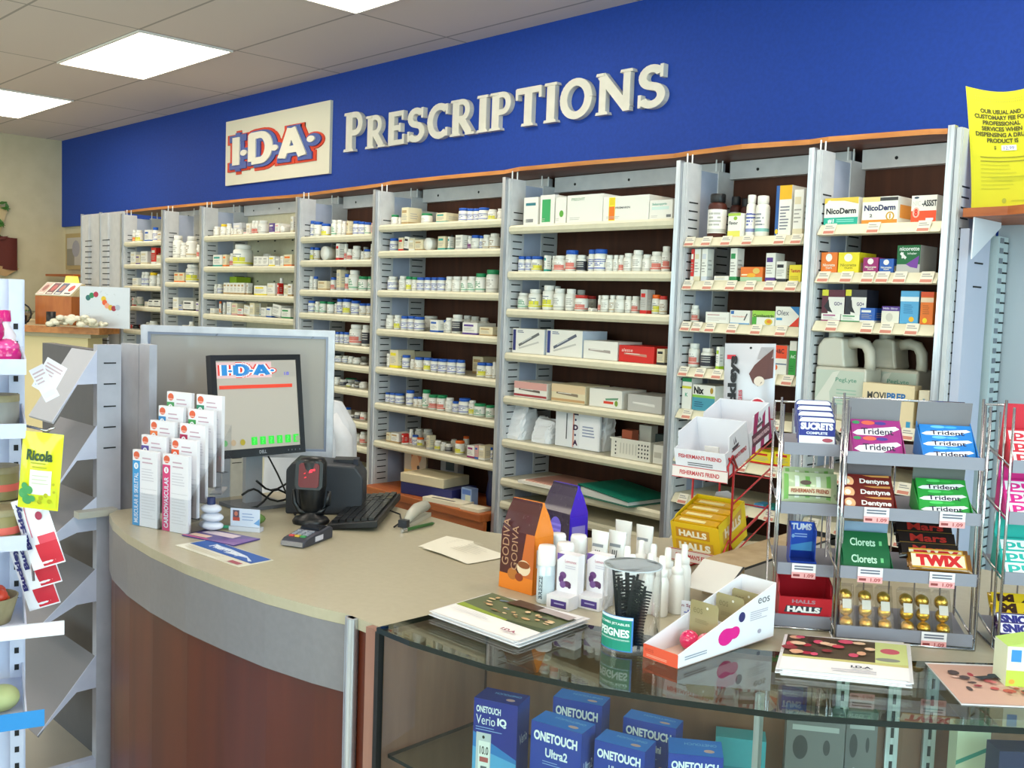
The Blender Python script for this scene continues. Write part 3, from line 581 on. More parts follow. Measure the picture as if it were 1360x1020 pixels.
S(6, 3, z6b, 'b 95 170 180 W g;b 185 270 150 W y;b 300 382 118 W y;b< 385 430 125 W w;b 388 470 145 W w;b 485 555 148 W w;b< 570 630 155 W w;b 562 650 198 R r;x 655 712 305 w c;b< 660 718 205 R w;b 718 768 200 W r;b 770 832 200 W w;b 838 886 200 W n;b 888 962 202 W w;b 968 1018 207 W w;b 1022 1082 207 W r;x 1088 1160 152 g r;b 1170 1248 195 O y;b 1250 1305 205 R n')
def art_pen(bar, pen, bg=None):
    def f(q, w_, dp, h):
        fr, rt, tp = fr_of(q, w_, dp, h); q.face(*fr)
        if bg: q.r(0, 0, 1, 1, bg)
        if bar: q.r(.02, .1, .11, .95, bar).lines(.16, .82, .4, .94, 2, bar, 3)
        q.p([(.2, .22), (.82, .52), (.84, .46), (.22, .16)], '#c6c4bd').p([(.2, .36), (.82, .88), (.85, .78), (.22, .26)], pen).p([(.3, .43), (.6, .68), (.61, .66), (.31, .41)], '#d5d8dc')
        q.face(*rt).r(.0, .0, 1, 1, '#c9d4e4')
    return f
def art_flatpen(top, pen, bg=None, txt=None, band=None):
    def f(q, w_, dp, h):
        fr, rt, tp = fr_of(q, w_, dp, h); q.face(*fr)
        if bg: q.r(0, 0, 1, 1, bg)
        if top: q.r(0, .55, 1, 1, top)
        if band: q.r(0, .06, 1, .2, band)
        q.p([(.15, .46), (.8, .36), (.8, .48), (.78, .52), (.15, .56)], pen).r(.2, .5, .6, .53, '#f1ece4')
        if txt: q.t(txt, .08, .62, .4, .82, '#f3d8d0')
        q.face(*rt).r(.2, .15, .8, .85, '#2d2d30') if bg == '#c9281f' or not bg else None
    return f
S(6, 4, z6b, 'x 38 300 475 w b;x 318 612 485 w b;x 620 900 575 w c;x 912 1200 615 r r;x 1222 1285 640 c k', {
    0: (art_pen('#2a2f70', '#6d6e6e'), 'square white pen box with grey pen, leftmost of the pen boxes', 'pen_box'), 1: (art_pen('#2a3a80', '#5c6272'), 'square white pen box with blue-grey pen, second of the pen boxes', 'pen_box'),
    2: (art_flatpen(None, '#a89c94'), 'low white pen box beside the red pen box', 'pen_box'), 3: (art_flatpen(None, '#c98a78', '#d2261f', 'alesse'), 'bright red pen box on the pen box shelf', 'pen_box')})
S(6, 5, z6c, 'x 135 388 75 w P;x 425 685 95 c n;x 718 970 130 w w;x 1015 1280 175 g g', {
    0: (art_flatpen('#dca49c', '#6a5a54', None, None, '#9c2f38'), 'low pink and white pen box with dark red stripe', 'pen_box'), 1: (art_flatpen('#e4c8a0', '#8a7a66', None, None, '#c9a070'), 'low cream pen box with tan stripe', 'pen_box'),
    2: (lambda q, w_, dp, h: q.face(*fr_of(q, w_, dp, h)[0]).p([(.5, .5), (.9, .6), (.88, .48), (.52, .4)], '#6a9a7a').r(.45, .22, .75, .36, '#d8402a').e(.84, .28, .05, .16, '#7a9a3a'), 'low white box with green pen and red bar', 'pen_box'),
    3: (art_flatpen(None, '#dedcd6'), 'low silver-grey box with white pen, rightmost on its shelf', 'pen_box')})
# bay 7
def art_lab(*ops):
    def f(q, w_, dp, h):
        fr, rt, tp = fr_of(q, w_, dp, h)
        for op in ops:
            if op[0] == 'F': q.face(*fr)
            elif op[0] == 'R': q.face(*rt)
            else: getattr(q, op[0])(*op[1:])
    return f
S(7, 1, z7, 'b 197 275 213 K w;x 285 358 305 w y;b< 300 360 225 K w;b< 340 395 235 K w;b 368 423 218 W b;b 427 488 222 W t;x 522 598 170 w y;x 608 655 190 w c', {
    1: (art_lab(('F',), ('r', 0, .88, 1, 1, '#a9c84a'), ('t', 'Flavour', .1, .52, .8, .66, '#333333', .02), ('r', 0, 0, 1, .25, '#e3dc62'), ('e', .6, .78, .15, .08, '#8fb82e')), 'small white and lime box standing in front of the amber bottles', 'medicine_box'),
    6: (art_lab(('F',), ('r', 0, 0, .22, 1, '#2a5a9c'), ('r', .22, .72, 1, 1, '#e8b21a'), ('lines', .3, .1, .9, .6, 8, '#7a7a86', 2, .4), ('e', .12, .08, .1, .05, '#e8c21a')), 'tallest box on the amber bottle shelf, white with gold top', 'medicine_box')})
S(7, 2, z7, 'x 105 120 475 r w;x 122 150 475 w c;x 157 185 475 w L;x 215 285 612 w c;x 297 330 470 w G;x 345 452 568 o w;x 470 516 500 w p;x 520 568 540 w k;x 584 640 558 y o', {
    5: (art_lab(('F',), ('r', 0, 0, 1, .3, '#a9c8a0'), ('r', .05, .4, .5, .5, '#f3e3c0'), ('e', .72, .72, .16, .2, '#e0c060'), ('e', .5, .42, .2, .15, '#f0b030')), 'orange and green box in the middle of the second tagged shelf', 'medicine_box'),
    8: (art_lab(('F',), ('t', 'Tantum', .1, .55, .95, .75, '#c82a1a', .03), ('lines', .1, .1, .9, .35, 3, '#b8a020', 5, .4)), 'bright yellow box with red lettering on the second tagged shelf', 'medicine_box')})
S(7, 3, z7, 'b 95 142 755 W r;x 174 288 788 w P;x 294 390 780 w b;x 403 512 782 w G;x 516 632 762 w r', {
    1: (art_lab(('F',), ('r', .08, .7, .6, .78, '#c09090'), ('lines', .1, .2, .9, .55, 3, '#c9b9b0', 2, .3)), 'plain white box with faint red print left of the blue-cornered box', 'medicine_box'),
    2: (art_lab(('F',), ('r', .04, .72, .2, .95, '#2a6ab4'), ('t', 'Clotrimaderm', .1, .5, .8, .62, '#d8502a'), ('r', 0, .0, 1, .1, '#7aa8d0'), ('p', [(.7, .3), (.85, .8), (.9, .75), (.76, .28)], '#555555')), 'white box with small blue corner beside the green fruit box', 'medicine_box'),
    3: (art_lab(('F',), ('r', 0, .55, 1, 1, '#9fce4e'), ('r', 0, 0, .2, .55, '#4fa83a'), ('t', 'Combantrin', .04, .55, .96, .76, '#1a3a1a', .03), ('e', .74, .25, .18, .22, '#e0c23a'), ('e', .76, .27, .1, .12, '#e8842a')), 'white and green box with yellow fruit on the third tagged shelf', 'medicine_box'),
    4: (art_lab(('F',), ('p', [(.6, 0), (1, .5), (1, 0)], '#e03a20'), ('p', [(.62, 1), (1, .55), (1, 1)], '#2f7ab8'), ('t', 'Olex', .06, .55, .58, .82, '#6a6a72', .01), ('r', .05, .3, .3, .42, '#4a9ad0')), 'white box with red and blue corners at the shelf end', 'medicine_box')})
S(7, 4, z7c, 'b 105 232 205 W r;b 258 385 255 W k;x 405 440 240 w l;x 962 985 235 w m;x 992 1145 225 w o;x 1172 1245 180 w G', {
    4: (art_lab(('F',), ('r', 0, .55, 1, 1, '#ee4a20'), ('t', 'H&C', .2, .72, .8, .88, '#5a1a10', .03), ('r', 0, .34, 1, .38, '#5a6a8a'), ('e', .25, .24, .16, .1, '#ee6a2a')), 'white box with bright orange top right of the lozenge bag', 'medicine_box'),
    5: (art_lab(('F',), ('r', 0, 0, 1, .72, '#2f9e3a'), ('t', 'AxC', .2, .5, .9, .6, '#d8f0d8', .03), ('lines', .1, .1, .9, .3, 3, '#1a7a2a', 4, .4)), 'green and white box right of the orange-topped box', 'medicine_box')})
S(7, 5, z7c, 'x 45 150 565 w l;x< 165 235 570 t w;x 160 395 640 w k', {
    0: (art_lab(('F',), ('r', 0, .88, 1, 1, '#1f8a55'), ('r', 0, .66, 1, .74, '#d8d03a'), ('t', 'K', .35, .4, .65, .52, '#5ab08a', .04)), 'narrow green and white box left of the lice treatment box', 'medicine_box'),
    2: (art_lab(('F',), ('r', 0, 0, 1, .5, '#4a98ae'), ('r', 0, .5, 1, .6, '#8ac04a'), ('t', 'Nix', .06, .64, .5, .92, '#141414', .05), ('e', .85, .8, .07, .12, '#b08a2a'), ('lines', .1, .12, .6, .36, 3, '#2a5a74', 3, .4)), 'wide white and teal box with bold black Nix lettering', 'medicine_box')})
S(7, 6, z7b, 'x 320 395 640 n l;x 398 500 610 y r;x 505 582 615 y r')
S(7, 7, z7b, 'x 408 450 930 s b;x 454 500 915 t b;x 505 560 900 s b')
# bay 8
S(8, 1, z7, 'x 757 922 230 w t;x 942 1115 225 w o;x 1182 1305 218 w r', {
    0: (art_lab(('F',), ('p', [(0, .78), (.2, .9), (.6, .88), (1, .75), (1, 1), (0, 1)], '#e3c24a'), ('e', .15, .82, .07, .1, '#f3efe0'), ('t', 'NicoDerm', .06, .4, .94, .62, '#15151c', .035), ('r', 0, 0, 1, .27, '#22ab93'), ('t', '#1', .12, .06, .3, .22, '#e9f3f0', .03), ('lines', .38, .08, .9, .22, 2, '#8fd8cc', 2, .4)), 'cream and teal patch box with black lettering, leftmost on its shelf', 'medicine_box'),
    1: (art_lab(('F',), ('r', 0, .82, .5, 1, '#e6cf8a'), ('r', .5, .84, 1, .97, '#3a3a3a'), ('t', 'NicoDerm', .06, .48, .94, .7, '#1a1f5a', .035), ('r', 0, 0, 1, .14, '#f08a2a'), ('t', '2', .22, .24, .3, .36, '#333333', .03), ('e', .8, .26, .12, .17, '#c99a2a'), ('e', .8, .26, .08, .12, '#f3efe0'), ('r', .78, .16, .82, .36, '#c99a2a'), ('R',), ('r', .1, .2, .9, .7, '#f0a04a')), 'white and orange patch box with navy lettering, middle of its shelf', 'medicine_box'),
    2: (art_lab(('F',), ('r', 0, 0, 1, .42, '#f0522a'), ('t', '-ASSIST', .42, .58, 1.0, .82, '#15151c', .035), ('t', 'NIC', .05, .6, .38, .8, '#d8d4cc', .03), ('e', .2, .36, .14, .2, '#f6b4a0'), ('t', '8', .13, .22, .27, .5, '#e8381f', .05), ('r', .6, .04, .9, .14, '#d8e8f0'), ('e', .2, .92, .1, .04, '#33425a')), 'white and orange-red patch box at the right end of its shelf', 'medicine_box')})
def art_gum(c, tc='#f0ecd8'): return art_lab(('F',), ('e', .48, .74, .2, .2, '#f6f3e6'), ('t', 'Nicorette', .12, .3, .88, .44, tc, .02), ('t', 'gum', .3, .14, .7, .26, tc, .02), ('R',), ('r', .1, .1, .9, .5, '#e6d8b0'))
S(8, 2, z7, 'x 718 818 497 o o;x 824 925 497 y y;x 945 1018 522 m m;x 1024 1092 528 b b;x 1112 1225 462 g g', {
    0: (art_gum('o'), 'orange square box, leftmost on the second shelf of the rightmost bay', 'medicine_box'), 1: (art_gum('y', '#9a8a20'), 'yellow square box beside the orange square box', 'medicine_box'),
    2: (art_gum('m'), 'small magenta box between yellow and blue boxes', 'medicine_box'), 3: (art_gum('b'), 'small blue box left of the green and purple inhaler box', 'medicine_box'),
    4: (art_lab(('F',), ('r', 0, .3, 1, 1, '#1f6a3c'), ('p', [(.4, .3), (.96, .62), (.9, .15), (.6, .2)], '#7a3fa0'), ('t', 'nicorette', .1, .8, .95, .94, '#e9efe9', .02), ('t', 'inhaler', .45, .66, .85, .74, '#e9efe9', .01), ('p', [(.12, .68), (.18, .76), (.42, .56), (.36, .48)], '#eceae6'), ('r', .2, .52, .28, .74, '#eceae6')), 'tall green, grey and purple inhaler box on the second tagged shelf', 'medicine_box')})
S(8, 3, z7, 'x 738 830 795 w m;x 834 925 800 w G;x 928 1000 768 b w;x 1035 1122 760 p w;x 1127 1218 685 s w;x 1227 1290 690 o w', {
    3: (art_lab(('F',), ('r', 0, 0, 1, .72, '#e9e4d4'), ('e', .45, .35, .2, .25, '#cfcabc'), ('t', 'Milk Sling', .08, .78, .9, .92, '#d8d0e8', .02)), 'purple-topped white box left of the tall blue box', 'medicine_box'),
    4: (art_lab(('F',), ('r', 0, .68, 1, .82, '#e4eef2'), ('lines', .2, .3, .8, .6, 5, '#2a6a9c', 3, .3), ('e', .65, .14, .14, .08, '#f0b82a')), 'tall light blue box on the third tagged shelf', 'medicine_box'),
    5: (art_lab(('F',), ('r', 0, .68, 1, .82, '#f4d8b8'), ('lines', .2, .3, .8, .6, 5, '#a85a10', 3, .3), ('e', .4, .12, .18, .08, '#f3d82a'), ('r', 0, .85, 1, 1, '#e0542a')), 'tall orange box beside the tall light blue box', 'medicine_box')})
for (a, b, c, lab) in ((738, 848, '#5a2030', 'maroon and white device box stacked on a white box'), (852, 955, '#2a2a34', 'black and white device box stacked beside the maroon one')):
    z0 = onY(890 + a / 3.676, 200 + 797 / 3.676, SY0 + .022).z; z1 = onY(890 + a / 3.676, 200 + 677 / 3.676, SY0 + .022).z
    x0, x1 = onY(890 + a / 3.676, 410, SY0 + .022).x, onY(890 + b / 3.676, 410, SY0 + .022).x; z0 = SHELF[8][2] + LIP[8]
    zt = SHELF[8][2] + LIP[8] + .0006
    hb = onY(890 + 780 / 3.676, 200 + 798 / 3.676, SY0 + .022).z - zt
    place_box(x0, x1, SY0 + .024, .08, zt + hb + .001, z1 - zt - hb - .002, c, c, lab, art=art_lab(('F',), ('r', .28, .0, 1, .7, '#e6e2da'), ('t', 'GO+', .55, .35, .9, .5, '#4a3a6a', .03), ('p', [(.1, .3), (.3, .6), (.35, .3), (.5, .05), (.3, .1)], '#26262c'), ('r', 0, .75, .28, 1, '#d8d03a')))

# ------------------------------------------------------------------ odd stock: bags, basket, binder, jugs
SZ = lambda i, k: SHELF[i][k - 1] + LIP[i] + .0006
def crumple(name, label, cat, loc, w_, d, h, seed, rotz=0, col='#eceef2', art=None, lean=.0, group=None):
    """soft paper or plastic bag: a subdivided pillow with creases, flat bottom"""
    rr = random.Random(seed); ph = [rr.random() * 6 for _ in range(8)]; q = MB(); nu, nv = 26, 10; P = []
    for j in range(nv + 1):
        v = j / nv
        for i in range(nu):
            a = 2 * PI * i / nu; cx, cy = math.cos(a), math.sin(a); e = .35
            x = math.copysign(abs(cx) ** e, cx) * w_ / 2; y = math.copysign(abs(cy) ** e, cy) * d / 2
            f = 1 - .6 * v ** 1.6; g = .94 - .06 * v * math.sin(2 * v + ph[0]); jt = .0045 * (j > 0)
            x = x * g + .08 * w_ * v * math.sin(ph[2]) + rr.uniform(-jt, jt); y = y * f + rr.uniform(-jt, jt) - lean * v
            z = h * v * (1 + .1 * math.sin(a + ph[4]) * v) + rr.uniform(-jt, jt)
            if j == 0: z = 0
            P.append((max(-w_ / 2, min(w_ / 2, x)), y, max(0, z)))
    fs = [(j * nu + i, j * nu + (i + 1) % nu, (j + 1) * nu + (i + 1) % nu, (j + 1) * nu + i) for j in range(nv) for i in range(nu)]
    fs += [tuple(range(nu - 1, -1, -1)), tuple(nv * nu + i for i in range(nu))]
    q.add(P, fs, M(col, .4), False)
    if art: art(q)
    o = q.build(name, None, loc, rotz); return tag(o, label, cat, group)
z = SZ(6, 6); p = onY(690, 585, 3.08)
pts = lambda a, b, Y: (onY(a, 590, Y).x, onY(b, 590, Y).x)
a, b = pts(672, 702, 3.08); crumple('paper_bag', 'crumpled white bag hanging over the left end of its shelf', 'bag', ((a + b) / 2 + .018, 3.1, z), b - a - .02, .15, .13, 1)
a, b = pts(706, 733, 3.06); crumple('paper_bag', 'small crumpled white bag between two bigger white bags', 'bag', ((a + b) / 2, 3.1, z), b - a, .12, .095, 2)
a, b = pts(737, 796, 3.05)
def idaart(q):
    q.box(-(b - a) / 2, (b - a) / 2, -.07, -.06, .002, .165, M('#eceef2', .45))
    q.face((-(b - a) / 2, -.07, .002), (b - a, 0, 0), (0, 0, .163))
    q.r(.395, .02, .43, .93, '#d9a090')
    for k, ch in enumerate('I·D·A'):
        if ch == '·': q.e(.46, .9 - .19 * k, .02, .03, '#1c2a5c')
        else: q.t(ch, .41, .83 - .19 * k, .52, .97 - .19 * k, '#8a2a3c', .06); q.t(ch, .42, .83 - .19 * k, .515, .96 - .19 * k, '#15204a', .03)
    q.r(.25, .2, .27, .85, '#55585e').r(.56, .02, .98, .8, '#f5f6fa').lines(.62, .3, .9, .6, 4, '#9aa2c0', 5)
crumple('pharmacy_bag', 'white bag printed with vertical I.D.A. lettering', 'bag', ((a + b) / 2, 3.12, z), b - a, .1, .17, 3, art=idaart)
# basket
a, b = pts(814, 866, 3.03); w_ = b - a
t = thing('plastic_basket', 'white perforated plastic basket holding small packets', 'basket', ((a + b) / 2, 3.02, z))
q = MB(); bm_ = M('#e3dfd2', .45)
for (x0, x1, y0, y1) in ((-w_ / 2, w_ / 2, 0, .004), (-w_ / 2, w_ / 2, .2, .204), (-w_ / 2, -w_ / 2 + .004, .004, .2), (w_ / 2 - .004, w_ / 2, .004, .2)): q.box(x0, x1, y0, y1, .003, .075, bm_)
q.box(-w_ / 2, w_ / 2, 0, .204, 0, .003, bm_); q.box(-w_ / 2 - .004, w_ / 2 + .004, -.004, .0, .07, .077, bm_)
q.face((-w_ / 2, 0, 0), (w_, 0, 0), (0, 0, .075))
for u in (.12, .72, .8, .88, .95):
    for v in (.2, .4, .6, .8): q.e(u, v, .02, .055, '#3a3a38', 8)
for u in (.25, .33, .41, .49, .57, .65): q.r(u, .25, u + .015, .8, '#b5b1a4')
q.build('basket_body', t)
for k, (x, y, ww, hh, c) in enumerate(((-.06, .05, .05, .1, '#a8563a'), (-.01, .1, .06, .12, '#d8d4c8'), (.05, .12, .05, .09, '#3f4a48'))):
    tag(MB().box(-ww / 2, ww / 2, 0, .04, 0, hh, M(c, .5)).build('packet', None, ((a + b) / 2 + x, 3.02 + y, z + .004)), ['small brown packet standing inside the white basket', 'tallest pale packet standing inside the white basket', 'dark packet standing inside the white basket'][k], 'packet')
a, b = pts(868, 882, 3.03); tag(MB().box(0, b - a, 0, .12, 0, .07, M('#dcd8cc', .5)).face((0, 0, 0), (b - a, 0, 0), (0, 0, .07)).r(.1, .3, .8, .6, '#b9b4a6').build('small_carton', None, (a, 3.03, z)), 'small pale carton wedged right of the white basket', 'box')
# papers and green binder on the shelf below
z = SZ(6, 7)
P = [onZ(733, 668, z), onZ(797, 676, z), onZ(800, 692, z)]
x0, x1 = -3.0, -2.66
tag(MB().box(x0, x1, 2.97, 3.2, 0, .012, M('#e9e5da', .5)).box(x0 + .03, x1 + .05, 2.985, 3.22, .0125, .016, M('#b98a7a', .5)).build('paper_stack', None, (0, 0, z)), 'flat stack of white and brownish papers left of the green binder', 'papers')
t = thing('ring_binder', 'green ring binder lying flat on a low shelf', 'binder', (-2.52, 2.96, z), -.12)
g = M('#0e6b57', .35); q = MB().box(-.15, .14, 0, .24, .0, .003, g).box(-.15, -.147, 0, .24, .003, .045, g); q.add([(-.15, 0, .045), (.14, 0, .022), (.14, .24, .022), (-.15, .24, .045), (-.15, 0, .042), (.14, 0, .019), (.14, .24, .019), (-.15, .24, .042)], [(0, 1, 2, 3), (7, 6, 5, 4), (0, 4, 5, 1), (1, 5, 6, 2), (2, 6, 7, 3), (3, 7, 4, 0)], g); q.build('cover', t)
q = MB().add([(-.14, .008, .004), (.13, .008, .004), (.13, .23, .004), (-.14, .23, .004), (-.14, .008, .034), (.13, .008, .017), (.13, .23, .017), (-.14, .23, .034)], [(0, 3, 2, 1), (4, 5, 6, 7), (0, 1, 5, 4), (1, 2, 6, 5), (2, 3, 7, 6), (3, 0, 4, 7)], M('#d9d8d2', .6)); q.build('pages', t)
# jugs
def jug(x, y, z, label):
    t = thing('plastic_jug', label, 'jug', (x, y, z), 0, 'large white plastic jugs'); m = M('#c9c4b4', .4, 0, 0, 0, 1, .2)
    D = .055; q = MB(); W_ = .088
    q.prism([(-W_, .01), (-W_ + .012, 0), (W_ - .012, 0), (W_, .01), (W_, .17), (-W_, .17)], (0, -D, 0), (1, 0, 0), (0, 0, 1), (0, 1, 0), 2 * D, m)
    q.prism([(-W_, .1701), (.012, .1701), (.006, .2), (.0, .262), (-.03, .268), (-.07, .262), (-W_, .235)], (0, -D * .92, 0), (1, 0, 0), (0, 0, 1), (0, 1, 0), 1.84 * D, m)
    bevel(q.build('body', t), .012, 3)
    n = 18; P = [(.0, .256), (.05, .262), (.076, .25), (W_ - .004, .215), (W_ - .006, .17)]
    MB().tube([(-.01, 0, .245), (.03, 0, .252), (.056, 0, .245), (.07, 0, .222), (.073, 0, .19), (.073, 0, .165)], [.018, .018, .018, .018, .017, .018], m, 12).build('handle', t)
    MB().cyl(.024, .255, .282, M('#cfcdc0', .4), (-.05, 0, 0), 18).build('cap', t)
    l = MB().box(-.082, .082, -D - .0015, -D - .0002, .02, .16, '#c0cabc'); l.face((-.082, -D - .0015, .02), (.164, 0, 0), (0, 0, .14)).p([(0, .3), (.35, .95), (.5, 1), (.3, .5), (.35, .05), (.1, 0)], '#d9dace').t('PegLyte', .42, .72, .86, .84, '#5f9a82', .01).lines(.45, .2, .9, .6, 5, '#9cc0ac', 6, .3).build('label', t); return t
jug(-1.598, 3.075, SZ(8, 4), 'front white plastic jug with pale green label on the rightmost bay'); jug(-1.485, 3.2, SZ(8, 4), 'rear white plastic jug partly hidden behind the front jug')
a, b = onY(1147, 540, 3.02).x, onY(1216, 540, 3.02).x; zt = onY(1180, 510, 3.02).z - SZ(8, 4)
place_box(a, b, 3.0 + .006, .05, SZ(8, 4), zt, '#e2cfa8', 'w', 'cream box lettered MOVIPREP standing in front of the jugs', art=art_lab(('F',), ('t', 'MOVI', .1, .62, .46, .8, '#4a4a48', .03), ('t', 'PREP', .48, .62, .84, .8, '#2a6aa8', .04), ('r', .88, .02, .96, .16, '#3a9ac8'), ('R',), ('r', .1, .1, .9, .9, '#c9b48a')))
a, b = onY(1222, 540, 3.02).x, onY(1236, 540, 3.02).x
place_box(a, b, 3.006, .05, SZ(8, 4), zt * .92, '#e0d8c0', 'w', 'narrow cream box with grey cross at the right of the MOVIPREP box', art=art_lab(('F',), ('r', .4, .4, .6, .8, '#9ab0b8'), ('r', .2, .56, .8, .64, '#9ab0b8')))

# wooden worktop, books and boxes at the foot of the blue-cap bay
t = thing('wooden_worktop', 'orange-brown wooden worktop beneath the bottle shelves behind the keyboard', 'worktop', (-4.046, 2.93, 0))
bevel(MB().box(0, .862, 0, .355, .655, .69, WOODB).build('top', t), .004); MB().box(0, .862, .02, .04, .02, .654, WOODB).build('front', t)
zw = .6906
tag(MB().box(-.075, .075, -.006, .006, 0, .23, M('#b7a58f', .5)).face((-.075, -.006, 0), (.15, 0, 0), (0, 0, .23)).r(.0, .0, 1, .35, '#d8b46a').e(.55, .7, .25, .22, '#c9784a').e(.5, .5, .2, .2, '#e0a878').r(.0, .8, .3, 1, '#5a3a38').e(.65, .42, .06, .05, '#3a2a2a').build('picture_box', None, (-3.87, 3.12, zw), .1), 'printed picture pack standing at the left of the wooden worktop', 'box')
tag(MB().box(-.06, .06, -.02, .02, 0, .2, M('#a9a6ac', .5)).face((-.06, -.02, 0), (.12, 0, 0), (0, 0, .2)).r(.3, .5, .8, .95, '#3a4a55').build('grey_pack', None, (-3.69, 3.2, zw), .05), 'grey pack with dark picture behind the navy box', 'box')
t = thing('storage_box', 'navy blue box with cream lid lying on the wooden worktop', 'box', (-3.62, 3.06, zw), .15)
bevel(MB().box(-.17, .15, -.08, .1, 0, .055, M('#272a66', .5)).build('base', t), .002); bevel(MB().box(-.172, .1, -.083, .103, .056, .1, M('#d8ccaa', .5)).build('lid', t), .003)
tag(MB().box(-.035, .035, -.02, .02, 0, .075, M('#8fa6d0', .5)).face((-.035, -.02, 0), (.07, 0, 0), (0, 0, .075)).r(.4, .1, .9, .6, '#c9cdb8').r(.1, .6, .9, .9, '#5a7ac0').build('blue_pack', None, (-3.39, 3.05, zw)), 'small pale blue pack near the right end of the wooden worktop', 'box')
tag(MB().lathe([(.035, 0), (.04, .05), (.03, .12), (.035, .16), (.02, .175), (0, .176)], M('#1e2248', .4), n=16).build('navy_container', None, (-3.31, 3.13, zw)), 'tall navy container behind the small pale blue pack', 'container')
o = MB().box(-.12, .12, -.035, .05, 0, .018, M('#e6dec4', .5)).box(-.08, .06, -.02, -.005, .0183, .0186, M('#5a5048', .5)).build('booklet_stack', None, (-3.46, 2.975, zw), .12); tag(o, 'stack of cream booklets at the front of the wooden worktop', 'booklets')
o = MB().box(-.06, .05, -.03, .05, 0, .014, M('#e2dac0', .5)).build('booklet', None, (-3.27, 2.975, zw), .1); tag(o, 'smaller cream booklet at the right end of the wooden worktop', 'booklet')

# ================================================================== RIGHT-HAND BAY WITH NOTICE
t = thing('open_shelving_bay', 'grey-backed shelving bay at the right edge topped by a wooden ledge', 'shelving', (0, 0, 0))
MB().box(PX[8] + .04, 1.0, SY1, SY1 + .012, .02, 1.9, M('#b4bcc4', .3, .1)).build('back_panel', t)
MB().box(PX[8] + .034, PX[8] + .06, 3.02, SY1 - .11, .3, 1.87, M('#b9bdd0', .45)).build('side_panel', t)
q = MB().box(PX[8] + .034, PX[8] + .075, SY1 - .09, SY1 - .01, .3, 1.86, M('#b8c6c8', .4))
zz = 1.84
while zz > .6: q.box(PX[8] + .075, PX[8] + .077, SY1 - .075, SY1 - .05, zz, zz + .016, M('#737a84', .5)); q.box(PX[8] + .076, PX[8] + .078, SY1 - .045, SY1 - .012, zz, zz + .005, SLOT); zz -= .0305
q.build('slotted_strip', t)
q = MB()
for zz in (1.77, 1.70): q.box(PX[8] + .0602, PX[8] + .062, 3.07, 3.13, zz, zz + .005, SLOT)
q.build('slots', t)
q = MB().prism([(0, 0), (.2, .105), (.2, .12), (0, .12)], (PX[8] + .08, 2.99, 1.779), (0, 1, 0), (0, 0, 1), (1, 0, 0), .004, M('#dfe2ea', .4)); q.build('bracket', t)
bevel(MB().slab([(PX[8] + .05, 2.985), (-1.1, 2.975), (-1.0, 2.93), (1.0, 2.9), (1.0, 3.288), (PX[8] + .05, 3.288)], 1.9, 1.925, WOODB).build('wooden_ledge', t), .003)
# yellow notice leaning on the ledge (curled paper)
def notice():
    y0 = 3.03; zb = 1.9256; a = onY(1290, 272, y0).x; xl = onY(1277, 112, y0).x; ztop = onY(1276, 112, y0).z; wd = .205
    t = thing('yellow_notice', 'bright yellow paper notice about the usual and customary fee', 'notice', (0, 0, 0))
    def fn(u, v): x = (a + (xl - a) * v ** 1.5) + wd * u; return (x, y0 + .03 * v * v + .012 * math.sin(u * 3) * v, zb + (ztop - zb) * v - .022 * v * math.sin(u * PI) * .8 - .02 * u * v)
    m = M('#cac41c', .6); q = MB(); q.grid(lambda u, v: fn(u, v), 12, 12, m)
    q.grid(lambda u, v: (fn(u, v)[0], fn(u, v)[1] + .0006, fn(u, v)[2]), 12, 12, m)
    def pr(txt, u0, v0, u1, v1, mm, bold=.02, lift=.0012):
        vs_, fs = text_mesh(txt, bold); P = []
        for (x, y) in vs_: p = fn(u0 + (u1 - u0) * x, v0 + (v1 - v0) * y); P.append((p[0], p[1] - lift, p[2]))
        q.add(P, fs, mm)
    dk = M('#6a6a1a', .6)
    for k, s_ in enumerate(('OUR USUAL AND', 'CUSTOMARY FEE FOR', 'PROFESSIONAL', 'SERVICES WHEN', 'DISPENSING A DRUG', 'PRODUCT IS')):
        wdd = len(s_) * .042; pr(s_, .45 - wdd / 2, .80 - .05 * k, .45 + wdd / 2, .838 - .05 * k, M('#4a4a14', .6), .04)
    pr('$', .33, .49, .36, .525, dk); 
    P = [fn(u, v) for u, v in ((.43, .485), (.63, .485), (.63, .53), (.43, .53))]; q.add([(p[0], p[1] - .0012, p[2]) for p in P], [(0, 1, 2, 3)], '#e6e6ea'); pr('12.99', .46, .492, .6, .522, M('#70709a', .6), .02, .0016)
    rr = random.Random(4)
    for v in (.93, .905): pr('l' * 30, .12, v, .95, v + .012, M('#b0b030', .6), .0)
    for k in range(9): v = .42 - .033 * k; pr('m' * int(14 + 10 * rr.random()) if k > 1 else 'm' * 28, .14, v, .14 + (.8 if k < 2 else .35 + .3 * rr.random()), v + .011, M('#7f7f22' if k < 2 else '#a3a32a', .6), .03 if k < 2 else 0)
    pr('mmmmmmmmmmmmm', .55, .05, .95, .062, M('#a3a32a', .6), 0); vs2 = [fn(.45 + .03 * math.cos(i * PI / 6), .06 + .022 * math.sin(i * PI / 6)) for i in range(12)]; q.add([(p[0], p[1] - .0012, p[2]) for p in vs2], [tuple(range(12))], '#a3a32a')
    q.build('sheet', t)
    # small clear stand holding it upright
    MB().box(a + .03, a + .2, y0 + .004, y0 + .006, zb, zb + .09, ACRYL).box(a + .03, a + .2, y0 - .03, y0 + .05, zb - .0004, zb + .0006, ACRYL).build('clear_stand', t)
notice()

